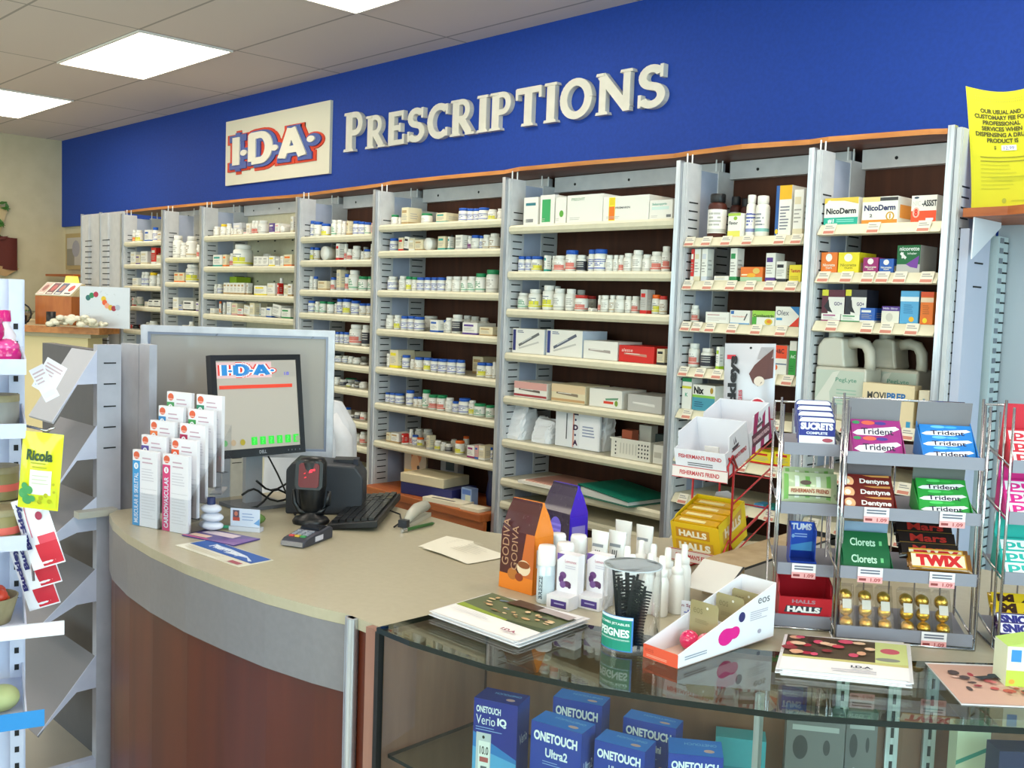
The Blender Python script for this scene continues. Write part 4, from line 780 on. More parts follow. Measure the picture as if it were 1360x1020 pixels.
# ================================================================== FAR LEFT CORNER
DT = 1.35
t = thing('dispensing_desk', 'far raised desk with wooden edge and cream front at the left', 'desk', (0, 0, 0))
pl = [(-9.0, 1.2), (-6.76, 2.72), (-6.98, 2.95), (-9.4, 2.95)]
MB().slab(pl, DT - .045, DT, M('#c9b48c', .4), WOODL).build('top', t)
MB().slab([(-8.9, 1.36), (-6.9, 2.72), (-7.05, 2.9), (-9.3, 2.9)], DT - .075, DT - .0455, M('#b9ae90', .6)).slab([(-8.8, 1.5), (-7.0, 2.74), (-7.1, 2.88), (-9.2, 2.88)], .0, DT - .0755, M('#ecd9a6', .6)).build('front', t)
p = onZ(66, 431, DT); a_ = math.atan2(.7186, .694)
fa = a_ - .1
t = thing('wooden_box', 'orange-brown wooden box on the far desk with booklets on its sloped top', 'box', (p.x, p.y + .06, DT + .0005), fa - .1)
w_ = 54 * depth(p) / F
bevel(MB().box(-w_ / 2, w_ / 2, -.06, .1, 0, .2, noisy('box_wood', '#a5581f', '#b86a2a', 4, (5, 5, 1), .45)).build('body', t), .004)
MB().add([(-w_ / 2, -.06, .2005), (w_ / 2, -.06, .2005), (w_ / 2, .1, .2005), (-w_ / 2, .1, .2005), (-w_ / 2, .08, .29), (w_ / 2, .08, .29), (w_ / 2, .1, .29), (-w_ / 2, .1, .29)], [(0, 1, 5, 4), (1, 2, 6, 5), (2, 3, 7, 6), (3, 0, 4, 7), (4, 5, 6, 7), (3, 2, 1, 0)], '#d8c9a0').build('sloped_top', t)
rt = Matrix.Rotation(fa - .1, 4, 'Z'); 
for k, (c1, c2, lab) in enumerate((('#d0b0a0', '#9a5a50', 'leftmost pale pink booklet on the sloped wooden box'), ('#6a2f3a', '#c0504a', 'dark red booklet on the sloped wooden box'), ('#3f4a6a', '#b86a5a', 'dark blue booklet on the sloped wooden box'), ('#f0ece0', '#c8281f', 'white booklet with red figure, rightmost on the sloped box'))):
    ww = w_ / 4 if k < 3 else w_ / 3.4; x0 = -w_ / 2 + k * w_ / 4.3; L0 = Vector((x0, -.058, .205)); U = Vector((ww - .006, 0, 0)); V = Vector((0, .135, .088))
    q = MB(); Nn = U.cross(V).normalized(); q.prism([(0, 0), (1, 0), (1, 1), (0, 1)], L0, U, V, Nn, .004, M('#e9e4d6', .4)); q.face(L0 + Nn * .0042, U, V).r(.08, .05, .92, .95, c1).e(.5, .55, .25, .25, c2).r(.2, .1, .8, .2, '#e6e0d2' if k < 3 else '#33333a')
    o = q.build('booklet', None, (p.x, p.y + .06, DT + .0005), fa - .1); tag(o, lab, 'booklet', 'booklets on the sloped box')
# pen cup, small white item
p = onZ(72, 434, DT); o = MB().lathe([(.028, 0), (.03, .01), (.03, .1), (.027, .1), (.026, .02), (0, .02)], M('#1d1d20', .4), n=14).build('pen_cup', None, (p.x, p.y - .02, DT + .0005)); tag(o, 'small black cup standing in front of the far wooden box', 'cup')
# magnet board
p = onZ(133, 436, DT); c = Vector((p.x - .05, p.y + .05, 0)); o = MB(); wB = 71 * 6.5 / F; hB = .275
o.box(-wB / 2, wB / 2, 0, .012, 0, hB, M('#c9ccd2', .3, .1)); o.face((-wB / 2, 0, 0), (wB, 0, 0), (0, 0, hB))
for (px, py, cc) in ((108, 398, '#2f6a6a'), (113, 394.5, '#2f8a5a'), (119, 393, '#b0304a'), (130, 399, '#e0c030'), (131.5, 404, '#e05a2a'), (135, 408.5, '#e8a080'), (140, 411, '#d8a830'), (144.5, 412, '#a02a3c'), (150, 410.5, '#b0b8c8')): o.e((px - 96) / 71, 1 - (py - 382) / 58, 3.6 / 71, 4 / 58, cc, 14)
tag(o.build('magnet_board', None, (c.x, c.y, DT + .0005), .75), 'pale board with a wavy row of coloured round magnets on the far desk', 'board')
# pile of clear plastic bags
p = onZ(115, 436, DT); q = MB(); rr = random.Random(5)
for k in range(46):
    x, y = rr.uniform(-.17, .17), rr.uniform(-.05, .05); h = .085 * (1 - (x / .19) ** 2); q.ball((x, y, .012 + h * rr.uniform(.1, .8)), rr.uniform(.012, .028), M('#e8e4d0', .3, coat=.5), 7, 5, (1.2, .9, .7))
q.grid(lambda u, v: (-.18 + .36 * u, -.06 + .12 * v, .002), 2, 2, '#d8d2be'); o = q.build('plastic_wrap_pile', None, (p.x - .08, p.y - .03, DT + .003), a_); tag(o, 'heap of crumpled white plastic wrap on the far desk', 'plastic wrap')
# items behind at the extreme left: basin, leafy plant, black wire coil
p = atD(18, 408, 7.6); t = thing('wash_basin', 'silver basin with green sprig on the far desk at the left edge', 'basin', (p.x, p.y, DT), a_)
MB().lathe([(.1, 0.001), (.13, .05), (.15, .08), (.145, .08), (.1, .01)], M('#a8a8a4', .25, .8), (0, 0, 0), 20).build('bowl', t)
q = MB()
for k in range(14): a = k * 2.4; q.add([(.06 + .01 * math.cos(a), .0, .03), (.06 + .05 * math.cos(a), .05 * math.sin(a), .05 + .02 * (k % 3)), (.07 + .07 * math.cos(a + .3), .07 * math.sin(a + .3), .06), (.06 + .04 * math.cos(a + .5), .04 * math.sin(a + .5), .035)], [(0, 1, 2, 3)], '#3f7a2c')
q.build('sprig', t)
p = atD(28, 408, 7.0); q = MB(); q.tube([(p.x * 0 + .07 * math.cos(i * PI / 8), 0, .07 + .07 * math.sin(i * PI / 8)) for i in range(16)], .006, '#1c1c1e', closed=True).box(-.03, .03, -.02, .02, 0, .06, '#1c1c1e').tube([(-.03, 0, .03), (-.05, .0, .1), (.02, 0, .13)], .008, '#1c1c1e')
tag(q.build('black_headset', None, (p.x, p.y, DT + .001), a_), 'black looped cable object at the left end of the far desk', 'headset')
# wall hanging, frame, lamp
t = thing('wall_hanging', 'dark red cloth hanging with green leaves on the cream left wall', 'wall hanging', (XL, 3.1, 1.6))
q = MB()
def cf(u, v): y = -.25 + .45 * u; return (.03 + .02 * math.sin(9 * u) , y, .18 + .3 * v + .02 * math.sin(5 * u))
q.grid(cf, 14, 4, M('#5c241c', .8)); q.grid(lambda u, v: (cf(u, v)[0] - .012,) + cf(u, v)[1:], 14, 4, M('#5c241c', .8)); q.build('cloth', t)
q = MB().add([(.02, -.2, .18), (.03, .1, .1), (.04, .22, .18), (.03, .0, .2)], [(0, 1, 2, 3)], '#b9966a'); q.build('fringe', t)
q = MB().add([(.02, -.2, .5), (.03, .05, .48), (.02, .12, .72), (.02, -.05, .82), (.02, -.2, .7)], [(0, 1, 2, 3, 4)], '#c9b488')
q.add([(.018, -.2, .5), (.028, .05, .48), (.018, .12, .72), (.018, -.05, .82), (.018, -.2, .7)], [(4, 3, 2, 1, 0)], '#c9b488'); q.build('paper_fan', t)
q = MB(); rr = random.Random(3)
for k in range(26):
    y, z = rr.uniform(-.25, .12), rr.uniform(.42, .78); a = rr.uniform(0, PI); c_, s_ = math.cos(a) * .05, math.sin(a) * .05
    q.add([(.05, y - c_, z - s_), (.06, y + s_ * .3, z - c_ * .3), (.05, y + c_, z + s_), (.045, y - s_ * .3, z + c_ * .3)], [(0, 1, 2, 3)], '#3a6a26' if k % 3 else '#5a2420')
q.build('leaves', t)
t = thing('framed_picture', 'pale framed picture on the back wall beside the slotted end unit', 'picture', (-10.05, YB, 1.79))
MB().box(0, .45, -.03, -.001, 0, .34, M('#b09a6c', .5)).build('frame', t); MB().box(.04, .41, -.033, -.0301, .04, .3, M('#b9b4ac', .6)).face((.04, -.033, .04), (.37, 0, 0), (0, 0, .26)).r(.0, 0, .5, .6, '#8a8578').e(.6, .6, .25, .3, '#9a98a4').build('picture', t)
t = thing('wall_ledge', 'small orange wooden ledge on the back wall under the framed picture', 'shelf', (-10.1, YB, 1.72)); MB().box(0, .7, -.2, -.001, 0, .02, WOODB).build('board', t)
t = thing('yellow_lamp', 'small glowing yellow lamp left of the slotted end unit', 'lamp', (-9.36, 3.52, 1.55))
MB().box(-.3, .2, -.1, .15, -1.55, -.001, M('#c0b28c', .6)).build('cabinet', t)
MB().lathe([(.05, 0), (.05, .02), (.015, .03), (.015, .05)], M('#c9b060', .4), n=14).build('base', t); MB().lathe([(.075, .05), (.05, .17)], M('#f4dc60', .5, emit=1.0), n=16).build('lamp_shade', t)

# ================================================================== WHITE COAT ON A CHAIR
t = thing('swivel_chair', 'dark swivel chair hidden under the hanging white coat', 'chair', (-3.715, 2.385, 0), .9)
bk_ = M('#25262a', .6)
MB().box(-.22, .22, -.2, .22, .44, .5, bk_).build('seat', t); MB().box(-.12, .12, .19, .22, .55, 1.0, bk_).build('backrest', t)
MB().box(-.03, .03, .2, .23, .4, .6, bk_).cyl(.025, .08, .44, bk_).build('pedestal', t)
q = MB()
for k in range(5): a = k * 2 * PI / 5; q.tube([(0, 0, .09), (.28 * math.cos(a), .28 * math.sin(a), .05)], .018, bk_)
q.build('base', t)
def coat(u, v):       # u around the chair back, v from hem to shoulders
    a = -PI * .15 + u * 2 * PI * .999; w_ = (.195 - .06 * max(0, v - .8) / .2) * (1 + .05 * (1 - v)); d = .065 - .035 * max(0, v - .8) / .2
    f = 1 + .07 * math.sin(9 * a + 2 * v) * (1 - v * .6)
    x = math.copysign(abs(math.cos(a)) ** .7, math.cos(a)) * w_ * f; y = math.copysign(abs(math.sin(a)) ** .8, math.sin(a)) * d * f
    return (x, y, .62 + .5 * v - .025 * (abs(x) / .2) ** 2 * v)
q = MB().grid(coat, 40, 16, noisy('coat_cloth', '#dcdde2', '#e8e9ee', 10, rough=.9)); top = [coat(i / 40, 1) for i in range(40)]; q.add(top, [tuple(range(40))], '#dcdde2', True)
q.tube([(.1, -.02, 1.05), (.15, -.04, .95), (.165, -.05, .78), (.17, -.05, .64)], [.03, .04, .042, .045], noisy('coat_cloth', '#dcdde2', '#e8e9ee', 10), 12)
tag(q.build('white_coat', None, (-3.62, 2.42, 0), .9), 'white coat draped over the chair behind the counter', 'coat'); COL.objects['white_coat'].location = (-3.715 - .205 * math.sin(.9), 2.385 + .205 * math.cos(.9), .03)

# ================================================================== COUNTER
CT = .92
frontc = [(-3.082, 1.30), (-3.04, 1.256), (-2.93, 1.221), (-2.75, 1.188), (-2.567, 1.172), (-2.36, 1.169), (-2.186, 1.18), (-2.022, 1.197), (-1.87, 1.228), (-1.774, 1.256)]
GB = [(-1.642, 1.551), (-1.4, 1.59), (-1.2, 1.665), (-1.06, 1.75), (-.94, 1.842), (-.84, 1.93), (-.68, 2.10), (-.5, 2.33), (-.36, 2.6)]     # back arc of the glass case
GF = [(-1.642, 1.232), (-1.536, 1.234), (-1.341, 1.264), (-1.169, 1.325), (-1.015, 1.406), (-.853, 1.505), (-.718, 1.62), (-.566, 1.765), (-.4, 1.98), (-.22, 2.3), (-.1, 2.6)]
backc = [(-.36, 2.86), (-1.25, 2.86), (-1.5, 2.75), (-1.85, 2.4), (-2.05, 2.1), (-2.2, 2.04), (-3.082, 2.05)]
t = thing('service_counter', 'curved pharmacy counter with beige top, grey band and reddish wood front', 'counter', (0, 0, 0))
top = frontc + [(-1.66, 1.258), (-1.655, 1.553)] + [(x, y + .006) for x, y in GB[1:]] + backc
bevel(MB().slab(top, CT - .025, CT, LAMI).build('countertop', t), .002)
q = MB()
def wall_strip(q, pts, z0, z1, th, m):
    n = len(pts); inn = []
    for i, (x, y) in enumerate(pts):
        a = Vector(pts[max(0, i - 1)]); b = Vector(pts[min(n - 1, i + 1)]); d = (b - a).normalized(); inn.append((x - d.y * th, y + d.x * th))
    for i in range(n - 1): q.slab([pts[i], pts[i + 1], inn[i + 1], inn[i]], z0, z1, m)
wall_strip(q, frontc, .745, CT - .0255, .02, BAND); q.build('front_band', t)
q = MB(); wall_strip(q, [(x, y + .008) for x, y in frontc], .03, .7445, .02, WOOD); q.build('wood_front', t)
q = MB().box(-1.772, -1.745, 1.245, 1.275, .0, CT - .0005, ALU); q.cyl(.014, .0, CT - .0005, ALU, (-1.752, 1.25, 0), 12); q.build('corner_trim', t)
MB().box(-1.744, -1.69, 1.262, 1.285, .0, CT - .026, WOOD).build('end_panel', t)
q = MB(); wall_strip(q, [(-1.655, 1.56)] + [(x, y + .012) for x, y in GB[1:]], .0, CT - .026, .02, BACK); q.box(-3.08, -3.06, 1.32, 2.04, 0, CT - .026, WOOD); wall_strip(q, [(-2.2, 2.03), (-3.06, 2.03)], .0, CT - .026, .02, WOOD); wall_strip(q, [(-1.5, 2.72), (-1.85, 2.37), (-2.05, 2.08), (-2.2, 2.03)], .0, CT - .026, .02, WOOD); q.build('carcass', t)

# glass display case
GT = .93; t = thing('glass_display_case', 'curved glass-topped display case in the right foreground', 'display case', (0, 0, 0))
top = GF + GB[::-1]
q = MB().slab(top, GT - .011, GT, GLASS, GEDGE); gt = q.build('glass_top', t)
gfi = [(x + .01, y + .012) for x, y in GF]
q = MB()
for i in range(len(gfi) - 1):
    a, b = gfi[i], gfi[i + 1]; q.quad((a[0], a[1], .1), (b[0], b[1], .1), (b[0], b[1], GT - .0115), (a[0], a[1], GT - .0115), GLASS)
q.build('curved_front_glass', t)
MB().box(-1.689, -1.652, 1.24, 1.551, .0, GT - .0115, WOODP).build('end_panel', t); MB().box(-1.6515, -1.6385, 1.236, 1.25, .0, GT - .0118, M('#141414', .5)).build('black_seal', t)
q = MB(); wall_strip(q, [(x, y - .002) for x, y in GB], .02, GT - .0115, .008, noisy('case_back', '#744b36', '#80553e', 5, (6, 6, .7), .35)); q.build('back_panel', t)
gb2 = [(x + .004, y - .01) for x, y in GB]
q = MB().slab([(x + .01, y + .03) for x, y in GF] + [(x, y - .012) for x, y in GB[::-1]], .648, .656, GLASS, GEDGE); q.build('glass_shelf', t)
MB().slab([(x + .012, y + .02) for x, y in GF] + [(x, y - .012) for x, y in GB[::-1]], .06, .1, WOODP).build('case_floor', t)
for px_ in (1118, 1187, 1236):
    # slotted standards on the back panel
    for i in range(len(GB) - 1):
        a, b = Vector(GB[i]), Vector(GB[i + 1]); r = ray(px_, 900); n = Vector((-(b - a).y, (b - a).x)); tt = n.dot(a) / (n.x * r.x + n.y * r.y); P = Vector((r.x * tt, r.y * tt)); s = (P - a).dot(b - a) / (b - a).length_squared
        if 0 <= s < 1: break
    ang = math.atan2((b - a).y, (b - a).x); P = P - Vector((-math.sin(ang), math.cos(ang))) * .004
    q = MB().box(-.012, .012, -.01, -.003, .1, GT - .01, ALU)
    z = .88
    while z > .5: q.box(-.003, .003, -.0112, -.0101, z, z + .02, SLOT); z -= .034
    o = q.build('slotted_standard', t, (P.x, P.y, 0), ang)
P = onZ(997, 950, .9); q = MB().box(-.006, .006, -.006, .006, .656, GT - .0115, ALU); q.build('glass_clamp_post', t, (P.x - .02, P.y + .06, 0))

# ---- contents of the case
def meter_box(pL, pR, ztop, name_, sub, label, h=.165, dp=.06, kind='ultra'):
    a, b = onZ(*pL, ztop), onZ(*pR, ztop); w_ = (b - a).length; ang = math.atan2((b - a).y, (b - a).x); z0 = .6566; h = ztop - z0
    q = MB().box(0, w_, 0, dp, 0, h, M('#12349a', .35, coat=.15)); fr, rt, tp = boxfaces(q, 0, w_, 0, dp, 0, h)
    if kind == 'verio':
        q.face(*fr).r(0, 0, 1, 1, '#152690').p([(0, 0), (1, 0), (1, .35), (0, .6)], '#2f7ac8').p([(0, 0), (1, .1), (1, .3), (0, .42)], '#5aa8e0')
        q.t('ONETOUCH', .06, .84, .62, .92, '#e6ecf8', .03).t('Verio', .06, .7, .5, .81, '#e6ecf8', 0).t('IQ', .55, .7, .76, .81, '#f2f6ff', .05).lines(.06, .62, .7, .68, 2, '#8fb0e8', 1, .3)
        q.r(.08, .02, .42, .6, '#c9cdd6').r(.14, .12, .4, .5, '#f0f0f2').t('10.0', .17, .34, .37, .44, '#333333', .02).r(.17, .25, .37, .31, '#b85a5a').r(.2, .14, .34, .2, '#55606e').e(.25, .55, .03, .02, '#222222')
    else:
        q.face(*fr).r(0, 0, 1, 1, '#143aa4').t('ONETOUCH', .06, .78, .92, .9, '#f0f4fc', .04).t(sub, .3, .6, .74, .71, '#e6ecf8', .03).lines(.25, .5, .7, .56, 2, '#8fb0e8', 1, .3)
        q.e(.42, .16, .24, .24, '#b9c4cc').r(.28, .05, .56, .24, '#54706a').t('5.4', .34, .1, .5, .2, '#1a2a26', .03).r(.72, .3, .96, .42, '#d8b82a')
    q.face(*rt).r(0, 0, 1, 1, '#1d3a94').t(name_.strip() + ' ', .2, .5, .85, .62, '#c8d4f0', .02)
    q.face(*tp).r(.0, .0, 1, 1, '#1f6fd0' if kind != 'verio' else '#1a2880').t('ONETOUCH', .9, .75, .3, .6, '#6fa8e0', .02).e(.75, .3, .1, .1, '#c9a0a0')
    o = q.build('meter_box', None, (a.x, a.y, z0), ang); return tag(o, label, 'box', 'blue meter boxes in the glass case')
meter_box((630, 926), (688, 938), .825, 'Verio', 'IQ', 'tall dark blue meter box with white device picture, leftmost in the glass case', kind='verio')
meter_box((706, 956), (773, 975), .815, 'Ultra2', 'Ultra2', 'blue meter box lettered Ultra2 on the case shelf', dp=.055)
meter_box((735, 925), (800, 938), .815, 'Ultra2', 'Ultra2', 'blue meter box standing directly behind the Ultra2 box', dp=.05)
meter_box((790, 982), (857, 999), .80, 'Mini', 'UltraMini', 'blue meter box lettered UltraMini on the case shelf', dp=.055)
meter_box((828, 952), (898, 968), .80, 'Mini', 'UltraMini', 'blue meter box standing behind the UltraMini box', dp=.045)
meter_box((888, 1000), (961, 1007), .79, 'Ultra', 'Ultra', 'light blue meter box near the front glass, rightmost of the blue meter boxes', dp=.07)
def case_box(px0, px1, pyt, Z, h, dp, ang, col, label, art=None, z0=.6566):
    a = onZ(px0, pyt, Z) ; b = onZ(px1, pyt, Z); sh = Vector((.61, -.79, 0)) * (dp + .035); sh = sh if Z > .75 else sh * .3; a, b = a + sh * 1.0, b + sh * 1.0; w_ = (b - a).length * .95; q = MB().box(0, w_, 0, dp, 0, Z - z0, M(col, .4)); fr, rt, tp = boxfaces(q, 0, w_, 0, dp, 0, Z - z0)
    if art: art(q, fr, rt, tp)
    return tag(q.build('product_box', None, (a.x, a.y, z0), ang), label, 'box')
case_box(948, 1012, 955, .77, 0, .05, .6, '#3f9aa8', 'teal box behind the clamp post inside the glass case', lambda q, fr, rt, tp: q.face(*fr).r(.1, .1, .9, .5, '#2f8090'))
def art_meter(q, fr, rt, tp): q.face(*fr).r(0, 0, 1, 1, '#6f6d6e').e(.25, .6, .13, .14, '#3a3a3c').e(.7, .62, .06, .09, '#3a3a3c').e(.3, .22, .1, .13, '#b9b9bd').e(.7, .25, .14, .1, '#454547').r(.1, .8, .9, .86, '#a8a8a8')
case_box(1040, 1113, 925, .83, 0, .04, .62, '#7b7878', 'grey box with dark oval prints inside the glass case', art_meter)
case_box(1117, 1156, 925, .83, 0, .04, .68, '#74706f', 'narrower grey box right of the oval-print box in the case', art_meter)
case_box(985, 1082, 1003, .69, 0, .06, .55, '#e3ded2', 'low cream box lettered Accu at the bottom of the view', lambda q, fr, rt, tp: (q.face(*tp).t('ACCU-CHEK', .15, .3, .85, .7, '#4a4a4a', .03), q.face(*fr).t('ACCU-CHEK', .1, .3, .9, .7, '#4a4a4a', .03)))
case_box(1088, 1170, 1008, .69, 0, .06, .62, '#e6e0d4', 'second low cream box right of the first Accu box', lambda q, fr, rt, tp: (q.face(*tp).t('ACCU-CHEK', .15, .3, .85, .7, '#4a4a4a', .03), q.face(*fr).t('ACCU-CHEK', .1, .3, .9, .7, '#4a4a4a', .03)))
case_box(1258, 1300, 945, .83, 0, .04, .75, '#d8dcc0', 'cream and lime box beside the navy box in the case', lambda q, fr, rt, tp: q.face(*fr).r(0, 0, 1, .3, '#86c03a').r(0, .3, 1, .36, '#4aa0a0').p([(0, .62), (1, .8), (1, .75), (0, .57)], '#3f9a8a'))
case_box(1308, 1372, 972, .83, 0, .05, .8, '#1c2350', 'navy box with meter picture at the right edge of the case', lambda q, fr, rt, tp: q.face(*fr).r(0, 0, 1, 1, '#1b2250').p([(.55, .15), (.85, .3), (.95, .7), (.65, .8)], '#9aa0a8').p([(.62, .35), (.8, .42), (.85, .62), (.68, .6)], '#3a423a').r(.1, .7, .5, .78, '#5a8ad0').r(.1, .5, .45, .54, '#3a6a4a').r(.1, .42, .4, .46, '#3a6a4a'))

# ================================================================== LEFT GONDOLAS
t = thing('end_gondola', 'white metal gondola with steep sloping shelves at the counter end', 'shelving', (0, 0, 0))
WMET_SHADE = noisy('shaded_white_metal', '#aeb0bc', '#b6b8c4', 18, rough=.45)  # white metal in a darker copy, the shading on this gondola put into its colour
MB().box(-3.15, -3.12, 1.25, 1.325, 0, 1.434, WMET_SHADE).build('end_post', t)
q = MB()
for z in (1.375, 1.31, 1.24, 1.175, 1.11): q.box(-3.1198, -3.118, 1.27, 1.308, z, z + .004, SLOT)
q.build('slots', t)
q = MB().box(-3.3, -3.165, 1.40, 1.43, 0, 1.43, WMET_SHADE).box(-3.16, -3.085, 1.40, 1.425, 0, 1.435, WMET_SHADE).box(-3.9, -3.3, 1.36, 1.4, 0, 1.4, M('#5a5a60', .5)); q.build('back_panels', t)
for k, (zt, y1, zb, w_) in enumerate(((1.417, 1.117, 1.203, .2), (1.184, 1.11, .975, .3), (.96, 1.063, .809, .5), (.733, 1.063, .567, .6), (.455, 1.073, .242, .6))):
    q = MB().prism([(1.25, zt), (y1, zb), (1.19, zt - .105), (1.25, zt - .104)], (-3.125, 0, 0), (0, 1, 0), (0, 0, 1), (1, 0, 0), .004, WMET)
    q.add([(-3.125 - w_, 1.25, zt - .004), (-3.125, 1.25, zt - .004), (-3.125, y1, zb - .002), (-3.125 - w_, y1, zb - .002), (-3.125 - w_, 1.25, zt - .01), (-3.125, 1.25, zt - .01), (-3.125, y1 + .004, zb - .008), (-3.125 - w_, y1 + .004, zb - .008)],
          [(3, 2, 1, 0), (4, 5, 6, 7), (0, 1, 5, 4), (1, 2, 6, 5), (2, 3, 7, 6), (3, 0, 4, 7)], M('#85838a' if k else '#b8bac4', .5)); q.build('sloping_shelf', t)  # tiers below the top one painted darker, shade between shelves put into the colour
MB().box(-3.15, -3.12, 1.02, 1.25, 0.02, .12, WMET).build('foot', t); MB().box(-3.12, -3.08, 1.18, 1.3, .905, .925, M('#b8b6ac', .4)).build('joint_plate', t)
p = onX(70, 905, -3.3); q = MB().ball((0, 0, .05), .05, M('#b9cdb8', .6), 12, 8, (1, .8, 1.3)); 

# near gondola facing the shop floor (set at a slight angle)
BEFORE = set(COL.objects)
GX = -2.29
lips = [(1.416, 1.447, 0), (1.278, 1.308, 0), (1.032, 1.063, 1), (.835, .866, 0), (.635, .665, 1)]
t = thing('display_gondola', 'near white gondola with lipped shelves cut off by the left edge', 'shelving', (0, 0, 0))
MB().box(GX - .36, GX - .33, -.4, .77, 0, 1.62, WMET).build('back_panel', t)
q = MB().box(GX - .33, GX - .30, .735, .765, 0, 1.62, WMET)
z = 1.5
while z > .1: q.box(GX - .2995, GX - .298, .745, .755, z, z + .014, SLOT); z -= .042
q.build('slotted_upright', t)
for k, (z0, z1, a) in enumerate(lips):
    q = MB().box(GX - .3, GX, -.4, .76, z0, z0 + .006, WMET).box(GX, GX + .006, -.4, .765, z0 - .002, z1, WMET)
    q.prism([(GX - .3, z0), (GX + .004, z0), (GX + .004, z1 + .0), (GX - .02, z1 + .002), (GX - .3, z1 + .012)], (0, .765, 0), (1, 0, 0), (0, 0, 1), (0, -1, 0), .004, WMET); so = q.build('shelf', t)
    if k == 3: MB().box(GX + .0065, GX + .012, .6, .84, z0, z1, M('#e3e4f0', .4)).build('price_channel', so)
    if k == 4: q = MB().box(GX + .0065, GX + .009, .69, .8, z0 - .004, z1 + .004, M('#2f8ad0', .4)); q.box(GX + .0065, GX + .0085, .5, .688, z0 - .004, z1 + .002, M('#e6e4ea', .4)); q.build('price_channel', so)
# goods on it
def round_tin(name, label, cat, p, r, h, col, lid, group=None):
    q = MB().lathe([(r, 0), (r, h * .8), (r * .96, h * .82)], M(col, .4), n=20); o = q.build(name, None, p); MB().lathe([(r * 1.02, h * .8), (r * 1.02, h), (r * .95, h), (0, h)], lid, n=20).build('lid', o); return tag(o, label, cat, group)
for k, (y, zc, lab) in enumerate(((.728, 0, 'front magenta round bottle on the top gondola shelf'), (.66, 0, 'magenta round bottle behind the front one on the top gondola shelf'), (.694, .055, 'magenta round bottle stacked on the two others'))):
    o = MB().lathe([(.0, 0), (.022, .001), (.03, .015), (.031, .03), (.026, .045), (.02, .052), (.016, .058), (0, .06)], M('#c81a78', .2, coat=.8), n=18).build('round_bottle', None, (GX - .1, y, lips[0][0] + .0065 + zc)); tag(o, lab, 'bottle', 'magenta round bottles')
    MB().ball((0, 0, .045), .0275, M('#e04a98', .15, coat=1), 16, 8, (1, 1, .7)).build('lid', o)
o = MB().lathe([(.02, 0), (.024, .01), (.024, .07), (.012, .09), (.012, .1)], M('#e6e0ea', .3), n=14).build('slim_bottle', None, (GX - .17, .725, lips[0][0] + .0065)); MB().lathe([(.014, .1), (.012, .125), (0, .126)], M('#c81a78', .3), n=12).build('cap', o); tag(o, 'slim white bottle with magenta cap on the top gondola shelf', 'bottle')
tinm = noisy('kraft_tin', '#8a8060', '#9a906e', 30, rough=.5)
for k, (y, s, col, lid, lab) in enumerate(((.712, 1, '#8f8c86', tinm, 'grey tin with brown lid on the second gondola shelf'), (.615, 1, '#a03a3a', tinm, 'red tin beside the grey tin on the second gondola shelf'))):
    round_tin('round_tin', lab, 'tin', (GX - .13, y, lips[1][0] + .0065), .042, .075, col, lid, 'round tins on the gondola')
for (y, dz, x, lab) in ((.712, 0, 0, 'lower front brown tin with coral band on the third gondola shelf'), (.712, .0, -.1, 'rear brown tin with coral band on the third gondola shelf'), (.712, .078, -.1, 'brown tin stacked on the rear tin of the third shelf')):
    o = round_tin('round_tin', lab, 'tin', (GX - .07 + x, y, lips[2][0] + .0065 + dz), .042, .075, '#8a8052', tinm, 'brown tins on the gondola'); MB().lathe([(.0435, .02), (.0435, .036)], '#e0685a', n=20).build('band', o)
t2 = thing('round_basket', 'round brown tub holding red and orange sweets', 'tub', (GX - .12, .69, lips[3][0] + .0065)); MB().lathe([(.045, 0), (.062, .06), (.058, .06), (.043, .006), (0, .006)], tinm, n=22).build('tub', t2)
for k in range(9): a = k * 2.4; tag(MB().ball((0, 0, 0), .017, M('#c8402a' if k % 2 else '#e07a3a', .4), 10, 6).build('wrapped_sweet', None, (GX - .12 + .03 * math.cos(a) * (k > 0), .69 + .03 * math.sin(a) * (k > 0), lips[3][0] + .043 + .018 * (k % 2) + .0065)), 'round red or orange sweet heaped in the brown tub', 'sweet', 'sweets in the brown tub')
for k, (y, lab) in enumerate(((.716, 'pale green soap ball at the end of the lowest visible gondola shelf'), (.64, 'second pale green soap ball on the lowest visible gondola shelf'))):
    tag(MB().ball((0, 0, .03), .03, M('#b4bc84', .5), 18, 10, (1.15, 1.25, 1)).build('soap_ball', None, (GX - .09, y, lips[4][0] + .0065)), lab, 'soap', 'pale green soap balls')
GR = Matrix.Translation((-2.29, .765, 0)) @ Matrix.Rotation(math.radians(-17), 4, 'Z') @ Matrix.Translation((2.29, -.765, 0))
bpy.context.view_layer.update()
for o in [o for o in COL.objects if o not in BEFORE and o.parent is None]: o.matrix_world = GR @ o.matrix_world
